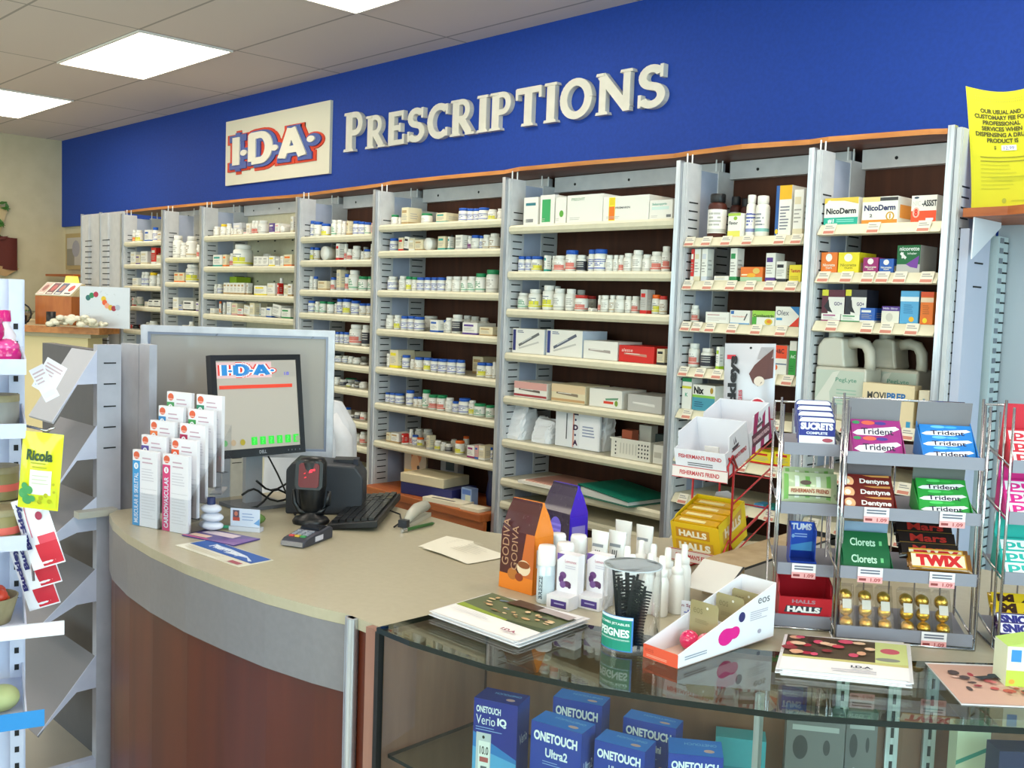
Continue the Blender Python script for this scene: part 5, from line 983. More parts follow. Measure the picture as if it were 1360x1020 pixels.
# paper flyers hanging on a peg at the gondola end
def flat_bag(w_, h, m, puff=.012, n=8):
    q = MB()
    def f(s):
        return lambda u, v: ((u - .5) * w_, s * puff * math.sin(PI * u) ** .6 * math.sin(PI * min(1, max(0, (v - .07) / .86))) ** .5 if 0 < u < 1 and .07 < v < .93 else 0, v * h)
    fr = f(-1); q.grid(fr, n, n, m); q.grid(lambda u, v: f(1)(1 - u, v), n, n, m); return q, fr
def print_on(q, fr, ops, lift=.0012):
    for k, op in enumerate(ops):
        l = lift + k * .00012
        if op[0] == 'g':     # filled region, follows the surface
            _, u0, v0, u1, v1, m = op; q.grid(lambda u, v: (lambda p: (p[0], p[1] - l, p[2]))(fr(u0 + (u1 - u0) * u, v0 + (v1 - v0) * v)), 6, 6, m)
        elif op[0] == 't':
            _, s, u0, v0, u1, v1, m, b = op[:8]; rot = len(op) > 8; vs_, fs = text_mesh(s, b); P = []
            for x, y in vs_:
                uu, vv = (u1 - (u1 - u0) * y, v0 + (v1 - v0) * x) if rot else (u0 + (u1 - u0) * x, v0 + (v1 - v0) * y); p = fr(uu, vv); P.append((p[0], p[1] - l - .0015, p[2]))
            q.add(P, fs, m)
        elif op[0] == 'p':
            P = [(lambda p: (p[0], p[1] - l - .0012, p[2]))(fr(*c_)) for c_ in op[1]]; q.add(P, [tuple(range(len(P)))], op[2])
        elif op[0] == 'e':
            _, cu, cv, ru, rv, m = op; P = [(lambda p: (p[0], p[1] - l - .001, p[2]))(fr(cu + ru * math.cos(i * PI / 8), cv + rv * math.sin(i * PI / 8))) for i in range(16)]; q.add(P, [tuple(range(16))], m)
t2 = thing('clip_strip', 'grey metal clip arm on the gondola end carrying bagged lozenges', 'clip strip', (0, 0, 0))
q = MB().tube([(GX - .02, .772, 1.30), (GX + .02, .80, 1.292), (GX + .03, .815, 1.3)], .003, STEEL).tube([(GX - .05, .772, 1.28), (GX - .03, .79, .95)], .003, STEEL); q.build('arm', t2)
cf_ = math.atan2(.7186, .694)
p = atD(50, 676, 2.2); q, fr = flat_bag(.088, .168, M('#d9d81a', .3, coat=.5))
print_on(q, fr, [('g', .05, .03, .95, .3, '#cfd82a'), ('g', .3, .2, .82, .52, '#ecebe0'), ('t', 'Ricola', .18, .64, .82, .78, M('#2a4a2a', .5), .04), ('g', .3, .6, .66, .615, '#a8a820'), ('g', .35, .55, .7, .565, '#a8a820'), ('g', .36, .44, .76, .455, '#c8c8b0'), ('g', .36, .39, .72, .405, '#c8c8b0'), ('g', .36, .34, .76, .355, '#c8c8b0')])
for (u, v, r) in ((.15, .2, .12), (.25, .12, .12), (.3, .25, .1), (.18, .3, .08), (.38, .14, .08)): print_on(q, fr, [('e', u, v, r, r * .55, M('#4a9a5a', .5))], .002)
for (u, v, r) in ((.6, .16, .05), (.72, .2, .05), (.8, .12, .05), (.9, .25, .03), (.88, .35, .03), (.55, .1, .05)): print_on(q, fr, [('e', u, v, r, r * .6, M('#b0b020', .5))], .0022)
o = q.build('lozenge_bag', None, (p.x, p.y, p.z), cf_); o.rotation_euler = (0, .08, cf_); tag(o, 'bright yellow bag of herb drops hanging on the gondola end', 'sweet bag')
for k, (px_, py_, d, lab) in enumerate(((66, 752, 2.24, 'uppermost white and red lozenge bag hanging under the yellow bag'), (62, 778, 2.28, 'middle white and red lozenge bag on the clip strip'), (60, 806, 2.32, 'lowest white and red lozenge bag on the clip strip'))):
    p = atD(px_, py_, d); q, fr = flat_bag(.075, .16, M('#e9e6ee', .25, coat=.6), .01)
    print_on(q, fr, [('g', .35, .02, .98, .34, '#c8283a'), ('g', .5, .34, .98, .45, '#d8485a'), ('e', .72, .72, .1, .06, M('#a83050', .5)), ('t', 'Buckley', .08, .3, .3, .95, M('#26266a', .5), .05, 1), ('g', .34, .45, .37, .9, '#c86a80')])
    o = q.build('lozenge_bag', None, (p.x, p.y, p.z), cf_); o.rotation_euler = (0, -.32, cf_); tag(o, lab, 'sweet bag', 'white and red lozenge bags')
for k, (px_, py_, w_, h, ry, lab) in enumerate(((55, 520, .05, .075, .5, 'white leaflet with blue stripe pinned at the gondola end, upper'), (70, 530, .035, .08, -.5, 'white torn leaflet pinned at the gondola end, lower'))):
    p = atD(px_, py_, 2.27); q = MB().box(-w_ / 2, w_ / 2, 0, .001, 0, h, M('#e6e4ec', .5)); q.face((-w_ / 2, 0, 0), (w_, 0, 0), (0, 0, h)).lines(.1, .5, .9, .9, 4, '#c8b0b8', 2).r(.1, .1, .9, .25, '#5a8ac8' if k == 0 else '#e0d8dc')
    o = q.build('leaflet', None, (p.x, p.y, p.z), cf_); o.rotation_euler = (0, ry, cf_); tag(o, lab, 'leaflet')

# ================================================================== THINGS ON THE COUNTER, LEFT
# leaflet holder: two columns of five tiers
A0 = math.radians(18); B0 = Vector((-2.866, 1.245))
loc = (B0.x, B0.y, CT); HR = thing('leaflet_holder', 'clear acrylic holder with two stepped columns of health leaflets', 'leaflet holder', loc, A0)
W1 = .115; TS = [(0.0, .0, .222), (.032, .045, .222), (.064, .09, .222), (.096, .135, .222), (.128, .18, .222)]
for c in range(2):
    q = MB(); x0 = c * (W1 + .006)
    for k, (y, z, h) in enumerate(TS): q.box(x0, x0 + W1, y, y + .0015, z * .9, z * .9 + .1, ACRYL).box(x0, x0 + W1, y + .0015, y + .026, max(0, z * .9 - .002), z * .9, ACRYL)
    q.box(x0, x0 + W1, .16, .1615, 0, .3, ACRYL).box(x0 + W1, x0 + W1 + .0015, 0, .16, 0, .03, ACRYL)
    q.prism([(0, 0), (.16, 0), (.16, .3), (0, .1)], (x0 + W1 + .002, 0, 0), (0, 1, 0), (0, 0, 1), (1, 0, 0), .0015, ACRYL); q.build('pocket_column', HR)
LC = [['#3f9ad8', '#5a4a9a', '#e8763a', '#3a8ac8', '#4a9a5a'], ['#d8407a', '#e8582a', '#b01a50', '#3a9a4a', '#2f8a6a']]
LT = [['MUSCULAR & SKELETAL', '', '', '', ''], ['CARDIOVASCULAR', '', '', '', '']]
cn = ['left', 'right']
for c in range(2):
    for k, (y, z, h) in enumerate(TS):
        x0 = c * (W1 + .006) + .007; w_ = .1; q = MB().box(0, w_, 0, .012, 0, h, M('#eceaf0', .45)); q.face((0, 0, 0), (w_, 0, 0), (0, 0, h))
        col = LC[c][k]; q.r(.0, 0, .3, .86, col).e(.16, .93, .12, .05, '#e0603a').r(.06, .895, .26, .91, '#f0b0a0').e(.15, .79, .09, .042, '#eef2f8').t('i', .13, .765, .17, .815, col, .03)
        if k == 0: q.t(LT[c][0], .07, .04, .24, .7, '#dfe6f4', .02, 1)
        q.lines(.4, .82, .9, .93, 2, '#c8a8b8', 3, .3).lines(.38, .6, .95, .78, 5, '#d2cfd8', 3 + k, .3).r(.35, .5, .98, .505, '#c8c6cc').lines(.38, .1, .95, .45, 9, '#d9d6dc', 5 + k, .25)
        P = Matrix.Rotation(A0, 3, 'Z') @ Vector((x0, y + .003, 0)); o = q.build('leaflet_pack', None, (B0.x + P.x, B0.y + P.y, CT + z * .9 + .001), A0)
        tag(o, 'stack of white leaflets with %s stripe, tier %s of the %s column' % ({'#3f9ad8': 'light blue', '#5a4a9a': 'purple', '#e8763a': 'orange', '#3a8ac8': 'blue', '#4a9a5a': 'green', '#d8407a': 'pink', '#e8582a': 'red-orange', '#b01a50': 'crimson', '#3a9a4a': 'green', '#2f8a6a': 'teal'}[col], ['one (lowest)', 'two', 'three', 'four', 'five (topmost)'][k], cn[c]), 'leaflets', 'leaflets in the clear holder')
# flat white-framed board behind the monitor
pl, pr_ = atD(187, 438, 3.42), atD(445, 436, 3.5); d = (pr_ - pl); wB = math.hypot(d.x, d.y); ang = math.atan2(d.y, d.x); zt, zb = 1.49, 1.045
t = thing('framed_board', 'glossy grey board in a silver-white frame behind the monitor', 'board', (pl.x, pl.y, CT), ang)
q = MB(); fm = noisy('board_frame', '#c9ccd6', '#dcdfe8', 18, rough=.3, metal=.3); z0, z1 = zb - CT, zt - CT
for b_ in ((0, wB, 0, .025, z0, z0 + .022), (0, wB, 0, .025, z1 - .022, z1), (0, .022, 0, .025, z0 + .022, z1 - .022), (wB - .022, wB, 0, .025, z0 + .022, z1 - .022)): q.box(*b_, fm)
for b_ in ((.022, wB - .022, .006, .02, z0 + .022, z0 + .03), (.022, wB - .022, .006, .02, z1 - .03, z1 - .022), (.022, .03, .006, .02, z0 + .03, z1 - .03), (wB - .03, wB - .022, .006, .02, z0 + .03, z1 - .03)): q.box(*b_, M('#9aa2b8', .3, .4))
q.build('frame', t); MB().box(.022, wB - .022, .012, .018, z0 + .022, z1 - .022, M('#aaa6a2', .12, 0, 0, 0, 1, .8)).build('panel', t)
for x in (.25, wB - .1): MB().box(x, x + .02, .005, .02, 0.001, z0, fm).box(x - .01, x + .03, -.05, .08, 0.0005, .006, fm).build('foot', t)
# monitor, screen turned toward the customer side
MX = -2.86; a, b = onX(287, 612, MX), onX(406, 599, MX); yl, yr = a.y, b.y; W_ = yr - yl; zb = (a.z + b.z) / 2
t = thing('computer_monitor', 'black flat computer monitor showing an I.D.A. logo screen', 'monitor', (MX, (yl + yr) / 2, CT), PI / 2)
tl = math.radians(8); Hm = .325; bk_ = M('#17181c', .35, coat=.2); R_ = Matrix.Translation((0, 0, zb - CT)) @ Matrix.Rotation(-tl, 4, 'X')
q = MB()
for b_ in ((-W_ / 2, W_ / 2, 0, .03, 0, .026), (-W_ / 2, W_ / 2, 0, .03, Hm - .018, Hm), (-W_ / 2, -W_ / 2 + .017, 0, .03, .026, Hm - .018), (W_ / 2 - .017, W_ / 2, 0, .03, .026, Hm - .018)): q.box(*b_, bk_, R_)
q.box(-W_ / 2 + .01, W_ / 2 - .01, .012, .05, .01, Hm - .01, bk_, R_)
o_, U_, V_ = R_ @ Vector((-W_ / 2, 0, 0)), R_.to_3x3() @ Vector((W_, 0, 0)), R_.to_3x3() @ Vector((0, 0, .026)); q.face(o_, U_, V_).t('DELL', .47, .3, .55, .7, '#b0b2b8', .02)
for u in (.8, .84, .88, .93): q.e(u, .45, .006, .12, '#70747c')
q.build('bezel', t)
sc_ = M('#a8a196', .25, 0, .42); q = MB().box(-W_ / 2 + .016, W_ / 2 - .016, .004, .012, .025, Hm - .017, sc_, R_)
Sf = lambda x, z, y=.0036: R_ @ Vector((x, y, z)); sw, sh = W_ - .032, Hm - .042
q.face(Sf(-sw / 2, .025), R_.to_3x3() @ Vector((sw, 0, 0)), R_.to_3x3() @ Vector((0, 0, sh)))
em = lambda c: M(c, .4, 0, .5)
q.r(.01, .8, .68, .98, em('#c8a8a8')).r(.72, .8, .98, .97, em('#9a958c')).t('18', .84, .82, .9, .86, em('#5a5ac0'), .02)
ub, vb = .05, .82; sU, sV = .3, .14
Uq, Vq = q.U, q.V; pth = ida_paths()
for w_, m_, ex in ((.5, em('#c83a30'), 1), (.36, em('#e6e6e6'), 1), (.22, em('#2a7ab8'), 0)):
    for path in pth:
        for (p0, p1) in zip(path, path[1:]):
            a_, b_ = Vector(p0), Vector(p1); n_ = Vector((-(b_ - a_).y, (b_ - a_).x)).normalized() * w_ / 2; q.add([q._p(ub + sU * c_.x, vb + sV * c_.y) for c_ in (a_ - n_, b_ - n_, b_ + n_, a_ + n_)], [(0, 1, 2, 3)], m_)
    for (dx, dz) in ((.4, .42), (1.24, .42), (2.12, .42)): q.e(ub + sU * dx, vb + sV * dz, sU * w_ * .4, sV * w_ * .45, m_)
    q.k += 2
q.r(.03, .68, .93, .72, em('#d0402c'))
for i in range(6): u = .38 + i * .105; q.r(u, .04, u + .07, .13, em('#2fc83a')).t('?', u + .02, .05, u + .05, .12, em('#5ae060'), .02)
for u, c_ in ((.03, '#5a9a5a'), (.13, '#a08a70'), (.24, '#9a8a2a'), (.93, '#8a9a7a')): q.e(u + .03, .08, .03, .035, em(c_))
q.build('screen', t)
zn = zb - CT
q = MB().box(-.03, .03, .05, .07, 0.012, zn + .14, M('#b4b6bc', .35, .4)).box(-.085, .085, -.03, .12, 0.0005, .012, M('#6a6c72', .4)); q.build('stand', t)
# receipt printer (dark block) and cables
p = onZ(412, 690, CT); t = thing('receipt_printer', 'large dark grey block-shaped printer behind the barcode scanner', 'printer', (-2.72, 1.83, CT), .85)
g_ = M('#2e3138', .5); q = MB().prism([(-.12, 0), (.12, 0), (.12, .12), (.095, .155), (-.1, .165), (-.12, .14)], (0, -.075, 0.0005), (1, 0, 0), (0, 0, 1), (0, 1, 0), .15, g_); bevel(q.build('body', t), .006, 2)
MB().box(.02, .09, -.02, .05, .1545, .168, M('#26282e', .4)).build('paper_cover', t); MB().box(.085, .1, -.03, .02, .14, .172, M('#1d2030', .4)).build('lever', t)
q = MB()
for k, (sx, sy) in enumerate(((0, 0), (.03, -.05), (-.04, .04))):
    q.tube([(-2.84 + sx + .012 * math.sin(i * .9 + k), 1.62 + sy + i * .022, CT + .008 + .05 * math.sin(i * .35 + k) ** 2 + .02 * k) for i in range(12)], .0035, M('#121214', .5))
q.tube([(-2.90, 1.72, 1.08), (-2.89, 1.75, 1.02), (-2.86, 1.77, .95), (-2.8, 1.74, .925), (-2.7, 1.7, .924)], .003, M('#121214', .5)); tag(q.build('cables'), 'tangle of black cables lying under the monitor', 'cables')
# barcode scanner on its cradle
p = onZ(404, 697, CT); t = thing('barcode_scanner', 'black upright barcode scanner with glowing red window', 'scanner', (p.x - .01, p.y + .03, CT), .72)
k_ = M('#0f1013', .4, coat=.12)
MB().lathe([(.055, 0), (.057, .008), (.05, .018), (.02, .03), (.018, .04)], k_, n=24, sy=.85).build('base', t)
q = MB()
for s in (-1, 1): q.tube([(0, 0, .03), (s * .035, 0, .035), (s * .052, 0, .06), (s * .055, 0, .1)], [.012, .01, .008, .006], k_, 8)
q.build('cradle', t)
q = MB(); q.lathe([(.026, .035), (.036, .05), (.04, .09), (.044, .12), (.044, .185), (.036, .2), (0, .203)], k_, (0, .005, 0), 24, sy=.85)
tr = Matrix.Translation((0, -.02, .115)) @ Matrix.Rotation(-.1, 4, 'X'); q.prism([(x * .043, .045 + z * .045) for x, z in arc(0, 0, 1, 1, 0, 360, 4)][:0] + [(-.042, .01), (-.034, 0), (.034, 0), (.042, .01), (.042, .078), (.034, .086), (-.034, .086), (-.042, .078)], (0, -.036, .108), (1, 0, 0), (0, .12, 1), (0, -1, 0), -.03, k_)
q.build('head', t)
q = MB().prism([(-.031, .012), (-.025, .006), (.025, .006), (.031, .012), (.031, .072), (.025, .078), (-.025, .078), (-.031, .072)], (0, -.0365, .109), (1, 0, 0), (0, .12, 1), (0, -1, 0), .002, M('#5a070c', .35, 0, .35))
rl = M('#ff2030', .4, 0, 3)
for (x0, z0, x1, z1) in ((.003, .055, .018, .062), (.0, .05, .01, .06), (-.016, .046, -.011, .05), (-.014, .034, -.008, .038)): q.prism([(x0, z0), (x1, z0 + .002), (x1, z1), (x0 + .003, z1 - .002)], (0, -.0388, .109), (1, 0, 0), (0, .12, 1), (0, -1, 0), .0008, rl)
q.build('window', t)
# PIN pad
p = onZ(402, 722, CT); t = thing('payment_terminal', 'small silver and black payment terminal with coloured keys', 'card terminal', (-2.39, 1.545, CT), math.radians(20))
t.rotation_euler = (0, 0, math.radians(115) - PI / 2)
q = MB().prism([(-.075, 0), (.075, 0), (.075, .03), (.06, .036), (-.06, .022), (-.075, .014)], (-.038, 0, .0008), (0, 1, 0), (0, 0, 1), (1, 0, 0), .076, M('#3b3d48', .35, .2)); bevel(q.build('body', t), .004, 2)
q = MB().box(-.034, .034, -.079, -.0745, .004, .016, M('#b9bcc8', .2, .8)); q.build('front_trim', t)
sl = (.036 - .022) / .12
q = MB()
KZ = lambda y: .0012 + .022 + (y + .06) * sl
for r_ in range(4):
    for c_ in range(3):
        x, y = -.026 + c_ * .018, -.052 + r_ * .014; cc = ['#c84a4a', '#d8b040', '#4a9a5a'][c_] if r_ == 0 else '#8f939e'; q.box(x, x + .014, y, y + .01, KZ(y), KZ(y) + .004, M(cc, .4))
q.build('keypad', t); MB().box(-.03, .03, .012, .055, KZ(.012) + .0005, KZ(.012) + .006, M('#23252c', .2)).build('display', t)
q = MB().box(.0385, .0395, -.02, .02, .008, .022, M('#c9c6d0', .4)); q.build('side_sticker', t)
# keyboard
a, b, c = Vector((-2.478, 1.672, 0)), Vector((-2.333, 1.726, 0)), Vector((-2.69, 2.083, 0)); u = (c - b); L_ = u.length; ang = math.atan2(u.y, u.x)
ang = math.atan2(.357, -.357 + .02)
t = thing('keyboard', 'black computer keyboard lying at an angle on the counter', 'keyboard', (-2.575, 1.88, CT + .001), ang)
kw, kd = .44, .15; q = MB().prism([(-kd / 2, .012), (kd / 2, .0), (kd / 2, .016), (-kd / 2, .034)], (-kw / 2, 0, 0), (0, 1, 0), (0, 0, 1), (1, 0, 0), kw, M('#141417', .4)); bevel(q.build('body', t), .003, 2)
km = M('#0d0d10', .35, coat=.3); rr = random.Random(2); rows = [(15, 0), (15, 1), (14, 2), (13, 3), (12, 4), (8, 5)]
q = MB()
for n_, r_ in rows:
    y = -kd / 2 + .012 + r_ * .0215; zz = .034 - (y + kd / 2) * .12 + .0006
    for c_ in range(n_): wk = .29 / n_; x = -kw / 2 + .012 + c_ * wk; q.box(x, x + wk - .0035, y, y + .017, zz - .002, zz + .007, km)
    for c_ in range(3): x = .098 + c_ * .0; q.box(.0 + .092 + c_ * .0, .092, y, y, zz, zz, km) if False else None
    for c_ in range(3): x = .088 + c_ * .017; q.box(x, x + .0135, y, y + .017, zz - .002, zz + .007, km)
    for c_ in range(4): x = .145 + c_ * .017; q.box(x, x + .0135, y, y + .017, zz - .002, zz + .007, km)
q.build('keys', t)
MB().tube([(0, -kd / 2, .02), (.02, -kd / 2 - .03, .005), (-.08, -kd / 2 - .05, .004), (-.16, -kd / 2 - .04, .004)], .0025, M('#121214', .5)).build('cable', t)
# stapler, pen, papers
p = onZ(552, 696, CT); t = thing('stapler', 'grey stapler with black tip on the counter behind the keyboard', 'stapler', (-2.415, 1.955, CT), math.atan2(2.079 - 1.815, -2.484 + 2.329))
sg = M('#b4b0a2', .35, coat=.2); q = MB()
q.tube([(-.1, 0, .014), (-.05, 0, .032), (0, 0, .04), (.07, 0, .038), (.1, 0, .03)], [.008, .016, .019, .018, .01], sg, 12); q.build('upper_arm', t)
MB().box(-.1, .1, -.012, .012, .0006, .012, sg).build('base', t); MB().box(-.118, -.095, -.014, .014, .006, .028, M('#1a1d28', .3)).build('tip', t)
p = onZ(548, 705, CT); o = MB().tube([(-.07, 0, .006), (-.05, 0, .006), (.06, 0, .006), (.07, 0, .006)], [.004, .0055, .0055, .003], M('#3f6a3a', .3, .3), 8).cyl(.006, -.075, -.055, STEEL, (0, 0, .006), 8, 'x').build('pen', None, (-2.335, 1.9, CT + .001), 1.75); tag(o, 'green metal pen lying in front of the grey stapler', 'pen')
for k, (x, y, r_, lab) in enumerate(((-2.09, 1.86, .3, 'white printed sheet lying beneath the other white sheets'), (-2.03, 1.82, -.05, 'white printed sheet lying across the lower sheet, nearest the orange bags'))):
    q = MB().grid(lambda u, v: (-.1 + .2 * u, -.075 + .15 * v, .0012 + k * .003 + .002 * math.sin(4 * u + 2 * v)), 8, 6, M('#e6e1d0', .6), .0006); q.face((-.1, -.075, .005 + k * .003), (.2, 0, 0), (0, .15, 0)).lines(.25, .35, .85, .85, 6, '#cfcaba', 3, .25)
    tag(q.build('paper_sheet', None, (x, y, CT), r_), lab, 'paper', 'loose sheets on the counter')
# counter card
pc = [Vector((-2.566, 1.231)), Vector((-2.248, 1.255)), Vector((-2.261, 1.337)), Vector((-2.547, 1.347))]; t_ang = math.atan2(.024, .318)
q = MB().box(0, .3, 0, .105, 0, .0012, M('#e6e2d0', .3, coat=.4)); q.face((0, 0, .0012), (.3, 0, 0), (0, .105, 0)).r(.02, .38, .98, .98, '#2456a8').p([(.2, .85), (.3, .6), (.55, .7), (.5, .5), (.8, .62), (.9, .45), (.92, .52), (.75, .72), (.45, .82), (.3, .8)], '#c8d4e8').t('Pharmacy', .22, .5, .72, .8, '#dfe6f2', .02).r(.78, .08, .94, .24, '#a04a5a').lines(.08, .1, .6, .28, 2, '#cfc8b4', 2)
tag(q.build('counter_card', None, (-2.555, 1.236, CT + .0005), t_ang), 'blue and white card fixed flat near the curved counter edge', 'card')
# soft white bundle, green packet, business cards, purple flyers
p = onZ(272, 693, CT); q = MB()
for k in range(3): q.ball((0.004 * (k % 2), 0, .018 + .024 * k), .022, M('#d3d8e6', .35, coat=.4), 18, 10, (1.9 - .2 * k, 1.2, .62))
t = thing('tissue_bundle', 'stack of white plastic-wrapped packs beside the leaflet holder', 'packets', (-2.655, 1.392, CT + .001), .3); q.build('packs', t); MB().lathe([(.012, .0), (.012, .02), (0, .021)], '#1f2c5a', (0, 0, .078), 12).build('dark_cap', t)
p = onZ(305, 690, CT); o = MB().ball((0, 0, .02), .045, M('#5a7a3a', .5), 14, 8, (1.1, .7, .42)).ball((.01, -.01, .035), .02, M('#c8b82a', .5), 10, 6, (1.2, .8, .4)).build('sweet_packet', None, (-2.66, 1.52, CT + .002), .5); tag(o, 'green and yellow crinkled packet behind the purple flyers', 'packet')
p = onZ(338, 688, CT); t = thing('business_card_stand', 'small stand holding pale business cards with a portrait', 'card stand', (-2.60, 1.47, CT), .62)
q = MB().box(-.045, .045, -.001, .001, .014, .066, M('#c9d2e4', .4)); q.face((-.045, -.001, .014), (.09, 0, 0), (0, 0, .052)).r(.08, .35, .3, .9, '#5a4a5a').e(.19, .7, .06, .13, '#c0705a').r(.08, .3, .32, .5, '#b0483a').lines(.4, .3, .9, .8, 3, '#8aa0c8', 3, .3).p([(.8, .2), (1, .5), (1, .1)], '#6a9ad0'); q.build('card', t)
q = MB().box(-.048, .048, -.006, .02, .0006, .013, M('#c9ccd8', .3)); q.build('base', t)
q = MB().box(-.1, .1, -.05, .05, 0, .003, M('#5a4a8a', .4)); q.face((-.1, -.05, .003), (.2, 0, 0), (0, .1, 0)).r(.1, .55, .7, .9, '#d9c8d0').r(.05, .15, .4, .4, '#e0c0b0').p([(.5, 0), (1, .3), (1, 0)], '#8a6aa8').p([(.6, .1), (.95, .9), (1, .9), (1, .3)], '#7a5aa0').r(0, 0, .5, .08, '#c85a8a')
tag(q.build('flyer_stack', None, (-2.565, 1.375, CT + .001), .28), 'purple and pink flyers lying in front of the business cards', 'flyers')
q = MB().tube([(-.04, 0, .006), (.04, 0, .006)], .005, M('#4ab08a', .4), 8); tag(q.build('marker_pen', None, (-2.645, 1.45, CT + .001), .8), 'turquoise marker lying between the bundle and the flyers', 'marker')

# ================================================================== THINGS ON THE COUNTER AND GLASS, RIGHT
def godiva(p, ang, name_lab, face, side, low, sc=1.0):
    t = thing('chocolate_bag', name_lab, 'chocolate bag', (p[0], p[1], CT + .0006), ang); w_, d, h = .108 * sc, .075 * sc, .215 * sc
    q = MB(); rows = [(0, 1, 1), (.02, 1, 1), (.66, .98, .9), (.86, .95, .45), (.97, .9, .12), (1.0, .88, .1)]; P = []
    for z, fx, fy in rows: P += [(-w_ / 2 * fx, -d / 2 * fy + d / 2, z * h), (w_ / 2 * fx, -d / 2 * fy + d / 2, z * h), (w_ / 2 * fx, d / 2 * fy + d / 2, z * h), (-w_ / 2 * fx, d / 2 * fy + d / 2, z * h)]
    k = len(rows)
    for j in range(k - 1):
        for i in range(4): q.add([P[j * 4 + i], P[j * 4 + (i + 1) % 4], P[j * 4 + 4 + (i + 1) % 4], P[j * 4 + 4 + i]], [(0, 1, 2, 3)], M(face if i in (0, 2) else side, .25, coat=.5))
    q.add(P[:4], [(3, 2, 1, 0)], side); q.add(P[-4:], [(0, 1, 2, 3)], side)
    q.face((-w_ / 2, 0, 0), (w_, 0, 0), (.0, d * .05, h * .66)); q.r(.0, .0, 1, .26, low)
    if face == '#4a1c1c':
        q.p([(.6, .26), (1, .26), (1, 1.0), (.75, 1)], '#c8682a').e(.72, .42, .2, .13, '#e8d0b0').e(.72, .47, .18, .06, '#8a4a20').e(.4, .28, .15, .1, '#b06a2a').e(.6, .25, .12, .07, '#8a3a18')
        q.t('GODIVA', .06, .4, .26, 1.2, '#b58a6a', .0, 1).t('GODIVA', .34, .35, .52, 1.1, '#b58a6a', .0, 1)
    else: q.e(.5, .7, .2, .2, '#6a5ac8').lines(.3, .5, .7, .8, 3, '#8a7ae0', 2).r(.5, .0, .95, .35, '#b0b0c8')
    q.build('bag', t)
    q = MB(); a = w_ / 2 * 1.0; q.add([(a + .001, .004, h * .02), (a + .001, d - .004, h * .02), (a * .98 + .001, d * .93, h * .62), (a * .98 + .001, d * .07, h * .62)], [(0, 1, 2, 3)], side)
    q.add([(a + .0016, .01, h * .3), (a + .0016, d * .8, h * .3), (a + .0014, d * .8, h * .5), (a + .0014, .01, h * .5)], [(0, 1, 2, 3)], '#c9ccd6' if face == '#4a1c1c' else '#8a80d0'); q.build('label', t)
p = onZ(684, 785, CT); godiva((p.x, p.y), .05, 'brown and orange chocolate bag with vertical lettering at the front', '#4a1c1c', '#e8821e', '#e07c1e')
p = onZ(735, 748, CT); godiva((p.x, p.y), -.05, 'violet-blue chocolate bag standing behind the orange one', '#2a1a3a', '#3f22c8', '#2f1a9a', .98)
def can(px, py, r, h, lab, z=CT, tint='#cfdbe2'):
    p = onZ(px, py, z); t = thing('spray_can', lab, 'spray can', (p.x, p.y + r * .8, z + .0006), 0, 'white-capped spray cans')
    q = MB().lathe([(r * .96, 0), (r, .004), (r, h * .62), (r * .9, h * .66)], M(tint, .3, .3), n=22); q.lathe([(r * 1.004, .005), (r * 1.004, h * .5)], M('#c5d2da', .35), n=22)
    for a0, tx in ((250, 'BREEZE'),):
        vs_, fs = text_mesh(tx, .03); P = []
        for x, y in vs_: a = math.radians(265 + 28 * (1 - y)); P.append((r * 1.012 * math.cos(a), r * 1.012 * math.sin(a), h * (.08 + .4 * x)))
        q.add(P, fs, '#4a5a66')
    q.build('can_body', t); MB().lathe([(r * .98, h * .66), (r * 1.0, h * .67), (r * .97, h * .95), (r * .85, h), (0, h)], M('#eceae8', .35), n=22).build('cap', t)
can(717, 801, .021, .132, 'front left white-capped spray can beside the orange chocolate bag'); can(742, 796, .021, .132, 'second white-capped spray can, right of the front one')
can(732, 780, .021, .13, 'white-capped spray can behind the front pair, left'); can(760, 782, .021, .13, 'white-capped spray can behind the front pair, right')
def lav(px, py, lab, k):
    p = onZ(px, py, CT); t = thing('skincare_box', lab, 'box', (p.x, p.y, CT + .0006), .18, 'lavender boxes')
    w_, h = .056, .118; q = MB().box(-w_ / 2, w_ / 2, .012, .04, 0, h, M('#e6e2e6', .4)); q.face((-w_ / 2, .012, 0), (w_, 0, 0), (0, 0, h))
    q.p([(0, .86), (0, 1), (.35, 1)], '#6a4a9a').e(.3, .58, .16, .07, '#6a3f78').e(.22, .5, .12, .08, '#5a3068').e(.5, .42, .2, .06, '#5a2f5a').e(.3, .4, .14, .07, '#74508a').e(.62, .38, .08, .04, '#4a2a50').t('Lemonex', .38, .84, .92, .9, '#c88a9a', .01).lines(.4, .72, .9, .8, 2, '#c9c4d0', 2).r(.1, .0, .95, .18, '#5a3a8a'); q.build('carton', t)
    q = MB().box(-w_ / 2, w_ / 2 + .003, -.028, .0115, 0, .03, M('#e6e2e6', .4)); q.face((-w_ / 2, -.028, 0), (w_ + .003, 0, 0), (0, 0, .03)).r(.2, .15, .9, .7, '#4f3a86').r(.35, .4, .8, .5, '#b0a8d0').build('tray', t)
lav(748, 806, 'upright lavender-printed box in front of the spray cans', 0); lav(788, 806, 'second lavender-printed box behind the comb jar', 1)
